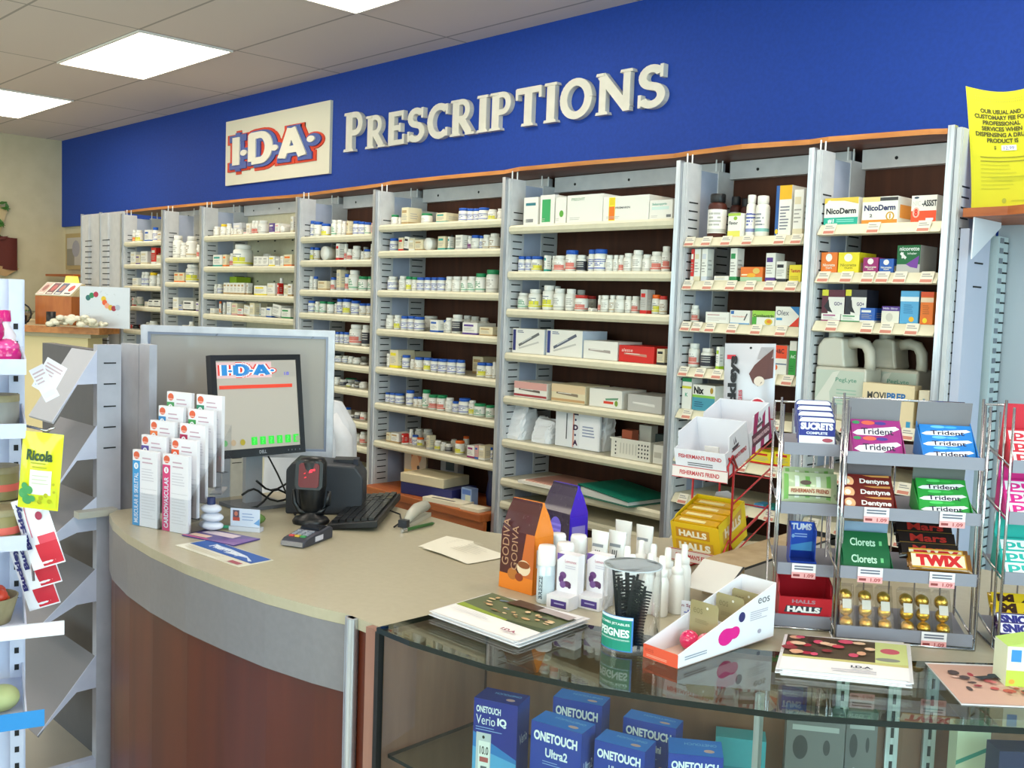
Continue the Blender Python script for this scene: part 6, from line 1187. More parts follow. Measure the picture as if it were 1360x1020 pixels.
for k, (px_, py_, tx, lab) in enumerate(((783, 790, 'EZE', 'white crimped tube at the left of the tube group'), (806, 790, 'ZE', 'white crimped tube, middle front of the tube group'), (815, 772, 'E', 'white crimped tube at the back of the tube group'), (843, 780, 'E', 'white crimped tube at the right of the tube group'))):
    p = onZ(px_, py_, CT); t = thing('cream_tube', lab, 'tube', (p.x, p.y + .03, CT + .0006), .15, 'white crimped tubes'); h = .15; q = MB(); n = 18; P = []
    for z, fx, fy in ((.02, 1, 1), (.06, 1, .9), (.11, 1.05, .45), (h - .012, 1.15, .08), (h, 1.15, .08)): P += [(.021 * fx * math.cos(2 * PI * i / n), .021 * fy * math.sin(2 * PI * i / n), z) for i in range(n)]
    q.add(P, [(j * n + i, j * n + (i + 1) % n, (j + 1) * n + (i + 1) % n, (j + 1) * n + i) for j in range(4) for i in range(n)], M('#e6e5e2', .35), True); q.add(P[-n:], [tuple(range(n))], '#e6e5e2')
    q.face((-.015, -.0205, .05), (.03, 0, 0), (0, .012, .07)).r(.0, .9, 1, 1.0, '#8a8f96'); q.t(tx, .3, .1, .75, .8, '#55585e', .02, 1); q.build('tube_body', t); MB().cyl(.019, 0, .022, M('#d9d8d4', .4), n=18).build('cap', t)
SB = [(802, 810), (822, 800), (838, 806), (833, 822), (808, 824), (857, 812), (848, 826), (880, 806), (870, 822)]
for k, (px_, py_) in enumerate(SB):
    p = onZ(px_, py_, CT); t = thing('pump_bottle', ['leftmost', 'second', 'third', 'fourth', 'fifth', 'sixth', 'seventh', 'eighth', 'ninth'][k] + ' placed small white pump spray bottle behind the clear comb jar', 'spray bottle', (p.x, p.y + .075, CT + .0006), 0, 'small white pump bottles behind the comb jar'); wm = M('#eceae6', .3, coat=.3); h = .135
    MB().lathe([(.016, 0), (.0175, .004), (.0175, .075), (.012, .09)], wm, n=18).build('bottle_body', t); MB().lathe([(.0125, .089), (.0135, .091), (.0135, .103), (.008, .105), (.0075, .128), (.006, h), (0, h + .001)], wm, n=18).build('pump', t)
p = onZ(897, 843, CT); o = MB().box(-.02, .02, 0, .0012, 0, .062, M('#e3e6f2', .4)); o.face((-.02, 0, 0), (.04, 0, 0), (0, 0, .062)).t('n Spray', .02, .76, .95, .9, '#8a3a5a', .02).lines(.15, .45, .8, .65, 2, '#6a7ac0', 3).r(.0, .3, .08, .42, '#c83a3a').lines(.0, .05, .9, .2, 2, '#4a4a4a', 3).r(.35, .6, .4, .7, '#3a4ac0')
t = thing('small_sign', 'small white card lettered Spray standing right of the comb jar', 'card', (p.x + .0, p.y + .05, CT + .0006), .5); o.build('card', t); MB().box(-.012, .012, .0015, .02, 0, .004, ACRYL).build('base', t)

# comb jar
p0, p1 = onZ(797, 866, GT), onZ(873, 866, GT); c = onZ(836, 858, GT); R = .058
t = thing('comb_jar', 'clear plastic jar labelled PEIGNES full of black combs', 'jar', (c.x, c.y, GT + .0004))
q = MB().lathe([(0, 0.0), (R, 0), (R, .165)], ACRYL, n=36); q.lathe([(0, .004), (R - .002, .004), (R - .002, .165)], ACRYL, n=36); q.lathe([(R - .002, .165), (R + .0006, .1652), (R + .0006, .1635)], M('#b9c4cc', .2), n=36); q.build('clear_jar', t)
q = MB(); A0_ = math.radians(235); 
def cyl_patch(q, r, a0, a1, z0, z1, m, n=8):
    P = [(r * math.cos(a0 + (a1 - a0) * i / n), r * math.sin(a0 + (a1 - a0) * i / n)) for i in range(n + 1)]
    for a, b in zip(P, P[1:]): q.quad((a[0], a[1], z0), (b[0], b[1], z0), (b[0], b[1], z1), (a[0], a[1], z1), m)
va = math.atan2(-c.y, -c.x)
cyl_patch(q, R + .0006, va - 1.25, va + .1, .006, .075, '#3f7ac0'); cyl_patch(q, R + .0009, va - 1.25, va + .04, .008, .068, '#1a8a72'); cyl_patch(q, R + .0012, va - 1.25, va + .08, .069, .074, '#d8e8ee')
for tx, z0, z1, bo in (('PEIGNES', .034, .05, .04), ('COMBS JETABLES', .056, .062, .02), ('mmmmmmmmmm', .027, .030, 0)):
    vs_, fs = text_mesh(tx, bo); P = []
    for x, y in vs_: a = va - 1.2 + 1.18 * x; P.append(((R + .0016) * math.cos(a), (R + .0016) * math.sin(a), z0 + (z1 - z0) * y))
    q.add(P, fs, '#e6f4f0')
q.build('label', t)
rr = random.Random(12); cm = M('#0c0d11', .45)
for k in range(11):
    a = rr.uniform(0, 2 * PI); x, y = .026 * math.cos(a) * rr.random(), .03 * math.sin(a) * rr.random(); lean = rr.uniform(-.18, .3); hh = rr.uniform(.115, .155); r_ = rr.uniform(-.5, .5) + .7
    q = MB(); q.prism([(-.0135, 0), (-.003, 0), (-.003, hh), (-.008, hh)], (0, 0, 0), (1, 0, 0), (0, 0, 1), (0, 1, 0), .002, cm)
    for j in range(18): z = .006 + j * (hh - .012) / 18; q.box(-.003, .011, .0003, .0016, z, z + .0035, cm)
    q.prism([(-.0135, 0), (.0125, 0), (.0125, .004), (-.0135, .004)], (0, 0, 0), (1, 0, 0), (0, 0, 1), (0, 1, 0), .002, cm)
    o = q.build('comb', None, (c.x + x * .8, c.y + y * .8, GT + .006), r_); o.rotation_euler = (rr.uniform(-.12, .12), lean, r_); tag(o, 'black plastic comb standing among others in the clear jar', 'comb', 'black combs in the clear jar')

# slanted display carton (pink and white)
a, b, d = onZ(857, 880, GT), onZ(900, 889, GT), onZ(1027, 846, GT); ang = math.atan2((b - a).y, (b - a).x) * .4; L_ = (d - b).length; w_ = .085
t = thing('display_carton', 'white slant-sided display carton with pink print and orange front', 'display carton', (b.x, b.y, GT + .0006), math.atan2((d - b).y, (d - b).x) - PI / 2)
wc = M('#e9e7ec', .4); h0, h1 = .026, .115
q = MB().box(-w_, 0, 0, L_, 0, .002, M('#d9b9a8', .6)); pr_ = [(0, 0), (L_, 0), (L_, h1), (0, h0)]
for x in (-.002, -w_): q.prism(pr_, (x, 0, 0), (0, 1, 0), (0, 0, 1), (1, 0, 0), .002, wc)
q.box(-w_ + .002, -.002, 0, .002, 0.002, h0, M('#e2583a', .4)).box(-w_ + .002, -.002, L_ - .002, L_, .002, h1, wc).box(-w_ + .002, -.002, L_ * .55, L_ * .55 + .001, .002, .05, wc)
q.face((-w_, 0, 0), (w_, 0, 0), (0, 0, h0)).r(.0, 0, 1, 1, '#e2583a').t('eos', .06, .5, .3, .75, '#c03f28', 0).lines(.1, .15, .7, .35, 2, '#f0a890', 2)
q.face((0, 0, 0), (0, L_, 0), (0, 0, h1)).e(.47, .28, .08, .15, '#e0208a').e(.56, .31, .055, .11, '#e0208a').p([(.47, .2), (.56, .24), (.56, .4), (.49, .42)], '#e0208a').e(.63, .55, .035, .09, '#33336a').t('eos', .8, .7, .93, .8, '#4a4a50', -.005).lines(.72, .42, .92, .6, 5, '#b9b4c0', 2).lines(.06, .1, .28, .18, 2, '#9a9aa8', 2).e(.83, .2, .02, .04, '#a8a0b0')
q.build('carton', t)
RM = Matrix.Rotation(math.atan2((d - b).y, (d - b).x) - PI / 2, 3, 'Z')
def inbox(x, y, z): v = RM @ Vector((x, y, z)); return (b.x + v.x, b.y + v.y, GT + .0006 + v.z)
for k, (y, lab) in enumerate(((.13, 'front olive backing card marked eos in the white carton'), (.215, 'middle olive backing card marked eos in the white carton'), (.27, 'rear olive backing card in the white carton'))):
    q = MB().prism([(-.034, 0), (.034, 0), (.034, .085), (.03, .09), (-.03, .09), (-.034, .085)], (0, 0, 0), (1, 0, 0), (0, 0, 1), (0, 1, 0), .001, M('#a59a70', .35, coat=.3)); q.face((-.034, 0, 0), (.068, 0, 0), (0, 0, .09)).t('eos', .12, .72, .45, .84, '#857c58', 0).e(.62, .88, .04, .03, '#efece0').lines(.2, .5, .8, .6, 3, '#8f8660', 3)
    tag(q.build('backing_card', None, inbox(-w_ / 2, y, .0045), math.atan2((d - b).y, (d - b).x) - PI / 2), lab, 'card', 'olive backing cards')
tag(MB().ball((0, 0, .02), .02, M('#d82860', .2, coat=.8), 18, 12).build('lip_balm', None, inbox(-w_ / 2 - .008, .098, .0025)), 'glossy round pink lip balm in the white carton', 'lip balm')
tag(MB().ball((0, 0, .02), .019, M('#e87a8a', .2, coat=.8), 18, 12).build('lip_balm', None, inbox(-w_ / 2 + .022, .112, .0025)), 'paler pink lip balm right of the bright one in the carton', 'lip balm')

# printed sheets on the glass
def sheet_stack(pts, n, h, lab, art, base, name='flyer_stack'):
    P = [Vector(p) for p in pts]; q = MB()
    for k in range(n):
        dx, dy = .006 * math.sin(k * 2.1), .005 * math.cos(k * 1.7); z = k * h; q.slab([(p[0] + dx, p[1] + dy) for p in pts], z, z + h * .8, M('#e6e2e4', .3, coat=.4))
    z = n * h; o_ = Vector((P[0].x, P[0].y, z)); q.face(o_, (P[1].x - P[0].x, P[1].y - P[0].y, 0), (P[3].x - P[0].x, P[3].y - P[0].y, 0)); art(q)
    return tag(q.build(name, None, (0, 0, base + .0004)), lab, 'flyers')
def art1(q):
    q.r(.0, .0, 1, .38, '#ece8e4').r(0, .38, 1, 1, '#3c4a2a').r(0, .38, .6, .5, '#8a9a2a').p([(0, .5), (.6, .42), (1, .5), (1, .95), (0, 1)], '#5c6440')
    rr = random.Random(9)
    for k in range(34): u, v = rr.uniform(.12, .95), rr.uniform(.52, .88); q.e(u, v, rr.uniform(.015, .05), rr.uniform(.012, .035), rr.choice(['#c9a070', '#b8905a', '#e0c098', '#8a6a40', '#6a7a8a', '#d8b888', '#4a3a2a']), 8)
    q.p([(.3, .8), (.7, .84), (.7, 1), (.35, 1)], '#4a2f1a').r(.65, .86, 1, 1, '#a89a98').t('I.D.A.', .74, .1, .9, .16, '#8a1a4a', .04).lines(.08, .18, .6, .32, 5, '#d0ccd0', 3, .25)
sheet_stack([(-1.625, 1.365), (-1.372, 1.372), (-1.392, 1.6), (-1.645, 1.56)], 6, .0022, 'stack of flyers with a landscape photo at the left end of the glass', art1, GT)
def art2(q):
    q.r(0, 0, 1, .36, '#ece8e8').r(0, .36, 1, 1, '#4a3a2a').r(0, .34, 1, .4, '#c8c07a').r(.74, .4, 1, 1, '#c9d08a').e(.86, .75, .08, .08, '#c85a6a').e(.84, .5, .1, .05, '#8a8a80')
    rr = random.Random(4)
    for k in range(26): u, v = rr.uniform(.03, .7), rr.uniform(.44, .95); q.e(u, v, rr.uniform(.03, .07), rr.uniform(.04, .07), rr.choice(['#c83a50', '#b0203a', '#d8a080', '#e8c0a0', '#3a2018', '#d04a6a', '#8a2a30', '#2a1a14']), 8)
    q.t('I.D.A.', .55, .16, .72, .22, '#3a3a4a', .04).lines(.4, .05, .9, .12, 1, '#b8b4bc', 3)
a, b_, c_, d_ = onZ(1034, 897, GT), onZ(1208, 915, GT), onZ(1204, 862, GT), onZ(1046, 851, GT)
sheet_stack([(a.x, a.y), (b_.x, b_.y), (c_.x, c_.y), (d_.x, d_.y)], 6, .0022, 'stack of flyers with a family photo below the candy rack', art2, GT)
def art3(q):
    q.r(.02, .03, .98, .97, '#c8a090'); rr = random.Random(8)
    for k in range(40): q.e(rr.uniform(.15, .9), rr.uniform(.25, .75), rr.uniform(.02, .06), rr.uniform(.02, .06), rr.choice(['#a83040', '#8a2030', '#c86a6a', '#d8b0a0', '#4a3a3a', '#b84a4a']), 8)
    q.p([(.3, .62), (.6, .7), (.62, .66), (.35, .55)], '#2a3038').e(.5, .66, .06, .05, '#22303a')
sheet_stack([(-.676, 1.776), (-.52, 1.93), (-.66, 2.09), (-.812, 1.937)], 1, .002, 'single photo card with white border at the right end of the glass', art3, GT, 'photo_card')
p = onZ(1332, 915, GT); q = MB().box(0, .09, 0, .06, 0, .075, M('#dfe6c8', .4)).add([(0, 0, .075), (.09, 0, .095), (.09, .06, .095), (0, .06, .075), (.09, 0, .0751), (.09, .06, .0751)], [(0, 1, 2, 3), (0, 4, 1), (3, 2, 5), (1, 4, 5, 2)], '#b8d86a')
q.face((0, 0, 0), (.09, 0, 0), (0, 0, .075)).r(0, 0, 1, .4, '#b9c84a').r(.08, .62, .28, .92, '#3a8ad0').e(.12, .12, .06, .06, '#e8a03a').r(.5, .5, .9, .6, '#8ab86a')
tag(q.build('tissue_carton', None, (p.x, p.y + .01, GT + .0006 + .0024), .72), 'white and lime carton with blue square at the right edge', 'box')

# cardboard carton lying behind the red rack
a, b_, c_ = onZ(968, 818, CT + .0), onZ(1012, 770, CT), onZ(893, 790, CT)
t = thing('cardboard_carton', 'long tan cardboard carton lying behind the white display carton', 'carton', (-1.285, 2.03, CT + .0006), math.radians(94))
kf = noisy('kraft_card', '#a89474', '#b6a282', 25, rough=.8); q = MB().box(0, .46, 0, .11, 0, .085, kf); q.face((0, 0, 0), (.46, 0, 0), (0, 0, .085)).r(0, 0, 1, 1, '#c9c2b8').r(0, .93, 1, 1, '#2a2a2e').t('Ear', .35, .3, .55, .7, '#26262c', .05).t('loop', .62, .35, .8, .6, '#55555c', .02).r(0.02, .1, .2, .5, '#d9d4cc'); q.build('carton', t)
q = MB().add([(0, .0, .0855), (0, .11, .0855), (-.09, .11, .035), (-.09, .0, .035)], [(0, 1, 2, 3)], M('#d9d6d0', .5)).add([(0, .0, .0845), (0, .11, .0845), (-.09, .11, .034), (-.09, .0, .034)], [(3, 2, 1, 0)], '#d9d6d0').add([(0, -.001, .086), (-.09, -.001, .0355), (-.09, .004, .0358), (0, .004, .0863)], [(0, 3, 2, 1)], '#2a2a2e'); q.build('flap', t)

# ------------------------------------------------------------------ red wire rack with lozenge cartons
RA = math.radians(8); RL = Vector((-1.552, 2.104, CT)); t = thing('red_wire_rack', 'red wire counter rack with two tiers of lozenge cartons', 'wire rack', RL, RA)
rw = M('#c0202a', .35, coat=.4); RWD, RDP, TI = .148, .27, math.radians(17)
q = MB()
for x in (0, RWD):
    q.tube([(x, .03, 0.003), (x, .03, .30 if x else .06), (x, .0, .32 if x else .07)] if x else [(x, .1, .003), (x, .1, .27)], .003, rw)
    q.tube([(x, .26, .003), (x, .26, .44)], .003, rw)
q.tube([(RWD, .03, .2), (RWD, .26, .27)], .0025, rw).tube([(RWD, .03, .1), (RWD, .26, .17)], .0025, rw).tube([(0, .1, .003), (0, .26, .003), (RWD, .26, .003), (RWD, .03, .003)], .0025, rw)
for z in (.16, .24, .32, .4): q.tube([(0, .26, z), (RWD, .26, z)], .002, rw)
q.build('frame', t)
for zf in (.27, .055):
    q = MB(); dz = math.tan(TI) * RDP * .9
    for k in range(6): x = RWD * k / 5; q.tube([(x, 0, zf), (x, RDP * .95, zf + dz)], .002, rw)
    q.tube([(0, 0, zf), (RWD, 0, zf)], .0025, rw).tube([(RWD, 0, zf + .0), (RWD, -.004, zf + .03), (RWD, .02, zf + .055), (RWD, .05, zf + .02)], .0028, rw); q.build('tray', t)
    q = MB().box(-.004, RWD + .002, -.009, -.006, zf - .012, zf + .018, M('#e6dcd8', .4)); q.face((-.004, -.009, zf - .012), (RWD + .006, 0, 0), (0, 0, .03)).t("FISHERMAN'S FRIEND", .14, .3, .86, .68, '#c03038', .03).r(0, .0, 1, .06, '#c03038').r(0, .94, 1, 1, '#c03038').build('name_strip', t)
TM = Matrix.Translation(RL) @ Matrix.Rotation(RA, 4, 'Z')
def tilted(q, name, x, y, zf, label, cat, group=None, extra=0.0):
    o = q.build(name); o.matrix_world = TM @ Matrix.Translation((x, y, zf + .0025 + math.tan(TI) * y + extra)) @ Matrix.Rotation(TI, 4, 'X'); return tag(o, label, cat, group) if label else o
def open_carton(w_, d, hf, hb, m, art_f=None, art_r=None, inner='#c9bfb0'):
    q = MB().box(0, w_, 0, d, 0, .002, m).box(0, w_, 0, .002, .002, hf, m).box(0, w_, d - .002, d, .002, hb, m)
    for x in (0, w_ - .002): q.prism([(.002, .002), (d - .002, .002), (d - .002, hb), (.03, hb * .96), (.022, hf), (.002, hf)], (x, 0, 0), (0, 1, 0), (0, 0, 1), (1, 0, 0), .002, m)
    if art_f: q.face((0, 0, 0), (w_, 0, 0), (0, 0, hf)); art_f(q)
    if art_r: q.face((w_, 0, 0), (0, d, 0), (0, 0, hb)); art_r(q)
    return q
wt = M('#e3e3ea', .45)
def ship(q, u, v, s, asp): q.p([(u - .5 * s, v), (u + .5 * s, v + .05 * asp), (u + .4 * s, v - .12 * asp), (u - .4 * s, v - .15 * asp)], '#4a3f48').p([(u - .2 * s, v + .05), (u - .18 * s, v + .45 * asp), (u - .05 * s, v + .05)], '#6a6470').p([(u, v + .05), (u + .02 * s, v + .5 * asp), (u + .2 * s, v + .08)], '#6a6470').r(u - .6 * s, v - .2 * asp, u + .6 * s, v - .14 * asp, '#8a2a34')
q = open_carton(.142, .13, .062, .1, wt, lambda q: q.t("FISHERMAN'S FRIEND", .08, .62, .92, .8, '#c0303a', .03).lines(.25, .3, .75, .48, 2, '#5a5a62', 2), lambda q: (ship(q, .45, .62, .3, .5), q.t("FISHERMAN'S FRIEND", .12, .28, .9, .4, '#c0303a', .03)))
tilted(q, 'lozenge_carton', .003, .0, .27, 'open white lozenge carton at the front of the red rack', 'carton')
q = open_carton(.142, .13, .062, .1, wt, None, lambda q: (q.p([(.02, 0), (.3, 1), (.5, 1), (.2, 0)], '#a01a5a'), q.p([(.45, 0), (.65, .8), (.8, .9), (.62, 0)], '#a01a5a'), q.p([(.85, 0), (.95, .9), (1, .9), (1, 0)], '#a01a5a'), q.r(.1, .18, .95, .5, '#5a2a3a'), ship(q, .5, .66, .35, .4), q.t("FISHERMAN'S FRIEND", .14, .28, .9, .4, '#e6c0c8', .03)))
tilted(q, 'lozenge_carton', .003, .133, .27, 'open lozenge carton with magenta stripes behind the white one', 'carton')
tilted(MB().box(-.02, .02, 0, .003, 0, .045, M('#dcd9d4', .4)).face((-.02, 0, 0), (.04, 0, 0), (0, 0, .045)).r(.2, .2, .8, .5, '#a8a4a0'), 'lozenge_packet', .075, .06, .27, 'small pale packet left inside the open white lozenge carton', 'packet', None, .003)
hm = M('#e8c81a', .3, coat=.4)
q = open_carton(.135, .15, .09, .1, hm, lambda q: q.r(0, 0, 1, 1, '#e3b81a').r(.1, .56, .8, .86, '#c88a20').t('HALLS', .16, .6, .74, .8, '#f3ead0', .05).r(.08, .14, .86, .48, '#d09a28').t('HALLS', .14, .18, .8, .42, '#f6f0dc', .06), lambda q: q.r(0, 0, 1, 1, '#f0d81e').p([(.12, .38), (.85, .62), (.85, .9), (.12, .72)], '#d8b04a').t('HALLS', .2, .5, .8, .76, '#f8f2dc', .05))
tilted(q, 'lozenge_carton', .006, .002, .055, 'yellow honey lozenge carton on the lower tier of the red rack', 'carton')
for k in range(4):
    q = MB().box(0, .12, 0, .026, 0, .088, M('#dca818', .25, coat=.7)); q.face((0, 0, .088), (.12, 0, 0), (0, .024, 0)).r(.1, .2, .7, .7, '#f0e0a0'); tilted(q, 'lozenge_stick', .012, .008 + k * .034, .055, ['front', 'second', 'third', 'rear'][k] + ' golden lozenge pack inside the yellow carton', 'sweet pack', 'golden packs in the yellow carton', .004)
q = MB().prism([(0, 0), (.06, 0), (.055, .03), (.045, .038), (.01, .03)], (0, 0, 0), (1, 0, 0), (0, 0, 1), (0, 1, 0), .002, M('#b9bccc', .4)); tilted(q, 'carton_flap', .04, .146, .055, 'grey-white header card behind the yellow lozenge carton', 'card', None, .075)
# tall lozenge bag behind
w_, h = .14, .245; q, fr = flat_bag(w_, h, M('#bcbac0', .35, .2, coat=.3), .016, 10)
print_on(q, fr, [('p', [(.97, .62), (.97, .95), (.8, .86), (.62, .76), (.52, .66), (.6, .56), (.7, .52), (.82, .6)], M('#5a322e', .5)), ('p', [(.97, .84), (.97, .96), (.72, .96), (.66, .82)], M('#a09a9c', .5)), ('e', .72, .58, .1, .055, M('#d8c8b8', .5)), ('e', .7, .3, .17, .1, M('#e8e4e8', .5)), ('e', .7, .3, .14, .085, M('#c8283a', .5)), ('e', .72, .27, .05, .04, M('#e8a080', .5)), ('t', 'Buckleys', .1, .05, .33, .86, M('#16161c', .5), .05, 1), ('t', 'LOZENGES', .33, .1, .4, .48, M('#c0404a', .5), .03, 1), ('g', .06, .82, .24, .87, '#c8283a'), ('e', .52, .95, .025, .014, M('#141416', .5))])
o = q.build('lozenge_bag'); o.matrix_world = TM @ Matrix.Translation((.066, .277, .27 + .0045 + math.tan(TI) * .26)) @ Matrix.Rotation(-.05, 4, 'Y') @ Matrix.Rotation(-.06, 4, 'X') @ Matrix.Rotation(.2, 4, 'Z'); tag(o, 'tall silver-grey lozenge bag with dark red print behind the cartons', 'sweet bag')

# ------------------------------------------------------------------ chrome candy racks
RKA = .6576
def rk(p0): return Matrix.Translation((p0[0], p0[1], CT)) @ Matrix.Rotation(RKA, 4, 'Z')
grey = M('#8a8994', .45, .2)
def candy_rack(p0, W_, lipz, label, tags, top=.52):
    t = thing('candy_rack', label, 'candy rack', (p0[0], p0[1], CT), RKA, 'chrome candy racks on the counter'); D = .15
    q = MB(); r_ = .0028
    for x in (-.004, W_ + .004):
        q.tube([(x, -.004, .005), (x - .002, -.006, top * .98)], r_, STEEL).tube([(x, .03, .0), (x, .05, top + .0)], r_, STEEL).tube([(x, -.004, .003), (x, D, .003), (x, D + .03, top * .96)], r_, STEEL)
        for z in lipz: q.tube([(x, -.004, z - CT + .012), (x, D + .01, z - CT + .04)], r_ * .8, STEEL)
    q.tube([(-.004, -.004, .003), (W_ + .004, -.004, .003)], r_, STEEL); q.tube([(-.004, D + .03, top * .96), (W_ + .004, D + .03, top * .96)], r_, STEEL)
    for k in range(5): x = W_ * (k + .5) / 5; q.tube([(x, D + .002, .01), (x, D + .03, top * .93)], .0018, STEEL)
    q.build('wire_frame', t)
    for k, z in enumerate(lipz):
        z -= CT; q = MB().box(0, W_, -.003, -.0005, z, z + .026, grey).add([(0, 0, z + .001), (W_, 0, z + .001), (W_, D, z + .028), (0, D, z + .028), (0, 0, z), (W_, 0, z), (W_, D, z + .027), (0, D, z + .027)], [(0, 1, 2, 3), (7, 6, 5, 4), (0, 4, 5, 1), (1, 5, 6, 2), (2, 6, 7, 3), (3, 7, 4, 0)], grey)
        so = q.build('tray', t)
        for (kk, u) in tags:
            if kk == k:
                tg = MB().box(u, u + .05, -.0055, -.0045, z - .006, z + .026, M('#e8e2e4', .4)); tg.face((u, -.0055, z - .006), (.05, 0, 0), (0, 0, .032)).r(0, 0, 1, .42, '#e0a0a0').t('1.09', .52, .08, .92, .32, '#a84a4a', .03).r(.06, .12, .34, .28, '#8a3a3a').lines(.1, .55, .9, .9, 2, '#6a6a7a', 2, .6); tg.build('price_tag', so)
    return t
P0 = (-1.01, 1.96); PL = (-1.140, 1.930); PR = (-1.01 + .325 * math.cos(RKA) , 1.96 + .325 * math.sin(RKA))
LZ = [1.297, 1.182, 1.055, .928]; LL = [1.302, 1.173, 1.040, .912 + .014]
candy_rack(P0, .272, LZ, 'middle chrome candy rack of gum, chocolate bars and gold chocolates', [(1, .04), (1, .19), (2, .035), (2, .178), (3, .17)])
candy_rack(PL, .128, LL, 'narrow left chrome candy rack with blue tins on top', [(2, .03)], .50)
candy_rack((PR[0], PR[1]), .272, [1.296, 1.19, 1.065, .928], 'right chrome candy rack cut off by the image edge', [], .52)
def place(mat, q, name, x, y, z, rx=0.0, label=None, cat=None, group=None):
    o = q.build(name); o.matrix_world = mat @ Matrix.Translation((x, y, z)) @ Matrix.Rotation(rx, 4, 'X'); return tag(o, label, cat, group) if label else o
MM, ML, MR = rk(P0), rk(PL), rk(PR)
def pack_art(kind, c):
    def f(q):
        if kind == 'trident': q.r(0, 0, 1, 1, c).p([(.02, .35), (.12, .5), (.9, .72), (.98, .6), (.6, .22), (.2, .16)], '#ece8ea').t('Trident', .2, .3, .85, .6, '#2a1a3a', .02).e(.35, .85, .14, .1, '#e0604a' if c == '#9a2a78' else ('#6ab8e8' if c[1:3] == '1f' else '#5ad06a')).e(.6, .84, .12, .08, '#4a3a8a' if c == '#9a2a78' else '#4aa8e0' if c[1:3] == '1f' else '#3ab04a').e(.1, .85, .08, .08, '#3a8a5a' if c == '#9a2a78' else c)
        elif kind == 'dentyne': q.r(0, 0, 1, 1, '#6a1a14').e(.1, .5, .12, .35, '#f0b080').e(.08, .5, .06, .18, '#f8e8d0').p([(.4, .95), (.95, 1), (.95, .85), (.6, .85)], '#c88a4a').t('Dentyne', .34, .3, .94, .72, '#f0e6e0', .03).t('fire', .76, .06, .88, .24, '#d86a3a', .01)
        elif kind == 'clorets': q.r(0, 0, 1, 1, '#125c34').t('Clorets', .18, .35, .72, .7, '#b8d8c0', .02).r(.8, .4, .86, .6, '#6ab87a')
        elif kind == 'pur': q.r(0, 0, 1, 1, '#ece8ea').t('pur', .1, .2, .8, .75, c, .03).r(0, .88, 1, 1, c).r(0, .0, .04, 1, c)
    return f
def carton_with_packs(mat, x0, x1, z, kind, c, n, lab, who, flap='#7f7d82', hh=.1):
    w_ = x1 - x0; q = MB(); cm_ = M(flap, .6); zz = z - CT + .003
    q.box(0, w_, 0.001, .09, .0, .0015, cm_).box(0, w_, .0885, .09, .0015, hh, cm_).box(0, w_, .001, .0025, .0015, .018, M(c, .4))
    for x in (0, w_ - .0015): q.prism([(.0025, .0015), (.0885, .0015), (.0885, hh * .62), (.0025, .02)], (x, 0, 0), (0, 1, 0), (0, 0, 1), (1, 0, 0), .0015, M(c, .4))
    place(mat, q, 'gum_carton', x0, .004, zz, math.radians(9), lab + ' display carton', 'carton')
    PH = .052 if n == 2 else .035
    for k in range(n):
        pw = w_ - .006; q = MB().box(0, pw, 0, .011, 0, PH, M(c, .3, coat=.2)); q.face((0, 0, 0), (pw, 0, 0), (0, 0, PH)); pack_art(kind, c)(q)
        place(mat, q, 'gum_pack', x0 + .003, .009 + k * .054 / n, zz + .012 + k * .06 / n, -math.radians(38), '%s pack, %s in its carton on the candy rack' % (who, ['front', 'second', 'third', 'fourth'][k]), 'gum', 'packs of gum on the candy racks')
carton_with_packs(MM, .012, .118, LZ[0], 'trident', '#9a2a78', 2, 'purple berry gum', 'purple berry gum', hh=.115)
carton_with_packs(MM, .152, .262, LZ[0], 'trident', '#1f7ac8', 3, 'blue gum', 'blue gum', hh=.115)
carton_with_packs(MM, .002, .108, LZ[1], 'dentyne', '#7a1a14', 3, 'dark red cinnamon gum', 'dark red cinnamon gum', '#6a6064', .1)
carton_with_packs(MM, .152, .258, LZ[1], 'trident', '#2a9a3c', 3, 'green gum', 'green gum', '#6a706a', .1)
carton_with_packs(MM, .006, .108, LZ[2], 'clorets', '#14603a', 2, 'dark green gum', 'dark green gum', '#8aa0b8', .09)
def bar(mat, x0, x1, y, z, col, art, lab, rx=-.7, h=.036):
    w_ = x1 - x0; q = MB(); n = 10; P = []
    for i in range(n + 1):
        x = w_ * i / n; e = .55 if i in (0, n) else 1
        for j in range(10): a = 2 * PI * j / 10; P.append((x, .011 * e * math.sin(a) * (.15 if i in (0, n) else 1), h / 2 + h / 2 * math.cos(a)))
    q.add(P, [(i * 10 + j, i * 10 + (j + 1) % 10, (i + 1) * 10 + (j + 1) % 10, (i + 1) * 10 + j) for i in range(n) for j in range(10)], M(col, .25, .2, coat=.6), True)
    q.face((w_ * .03, -.0115, h * .12), (w_ * .94, 0, 0), (0, 0, h * .76)); art(q); return place(mat, q, 'chocolate_bar', x0, y, z - CT + .014, rx, lab, 'chocolate bar')
for k in range(3): bar(MM, .128, .25, .045 + k * .03, LZ[2] + .025 + .018 * k, '#1c0f0c', lambda q: q.r(0, 0, 1, 1, '#1c0f0c').t('Mars', .2, .2, .85, .85, '#a8281f', .03).r(0, .05, 1, .1, '#8a6a2a'), ['front', 'middle', 'rear'][k] + ' black chocolate bar with red lettering behind the gold bars')
for k in range(2): bar(MM, .142, .268, .012 + k * .02, LZ[2] + .006 + k * .004, '#8a5a1a', lambda q: q.r(0, 0, 1, 1, '#c8922a').r(.0, .1, .9, .9, '#e8d8b8').t('TWIX', .08, .12, .86, .88, '#c81f24', .08).r(.92, 0, 1, 1, '#7a4a18'), ['front', 'rear'][k] + ' gold chocolate bar with big red lettering', h=.046)
gold = noisy('gold_foil', '#c8922a', '#f0cf6a', 60, rough=.25, metal=.8, bump=.6)
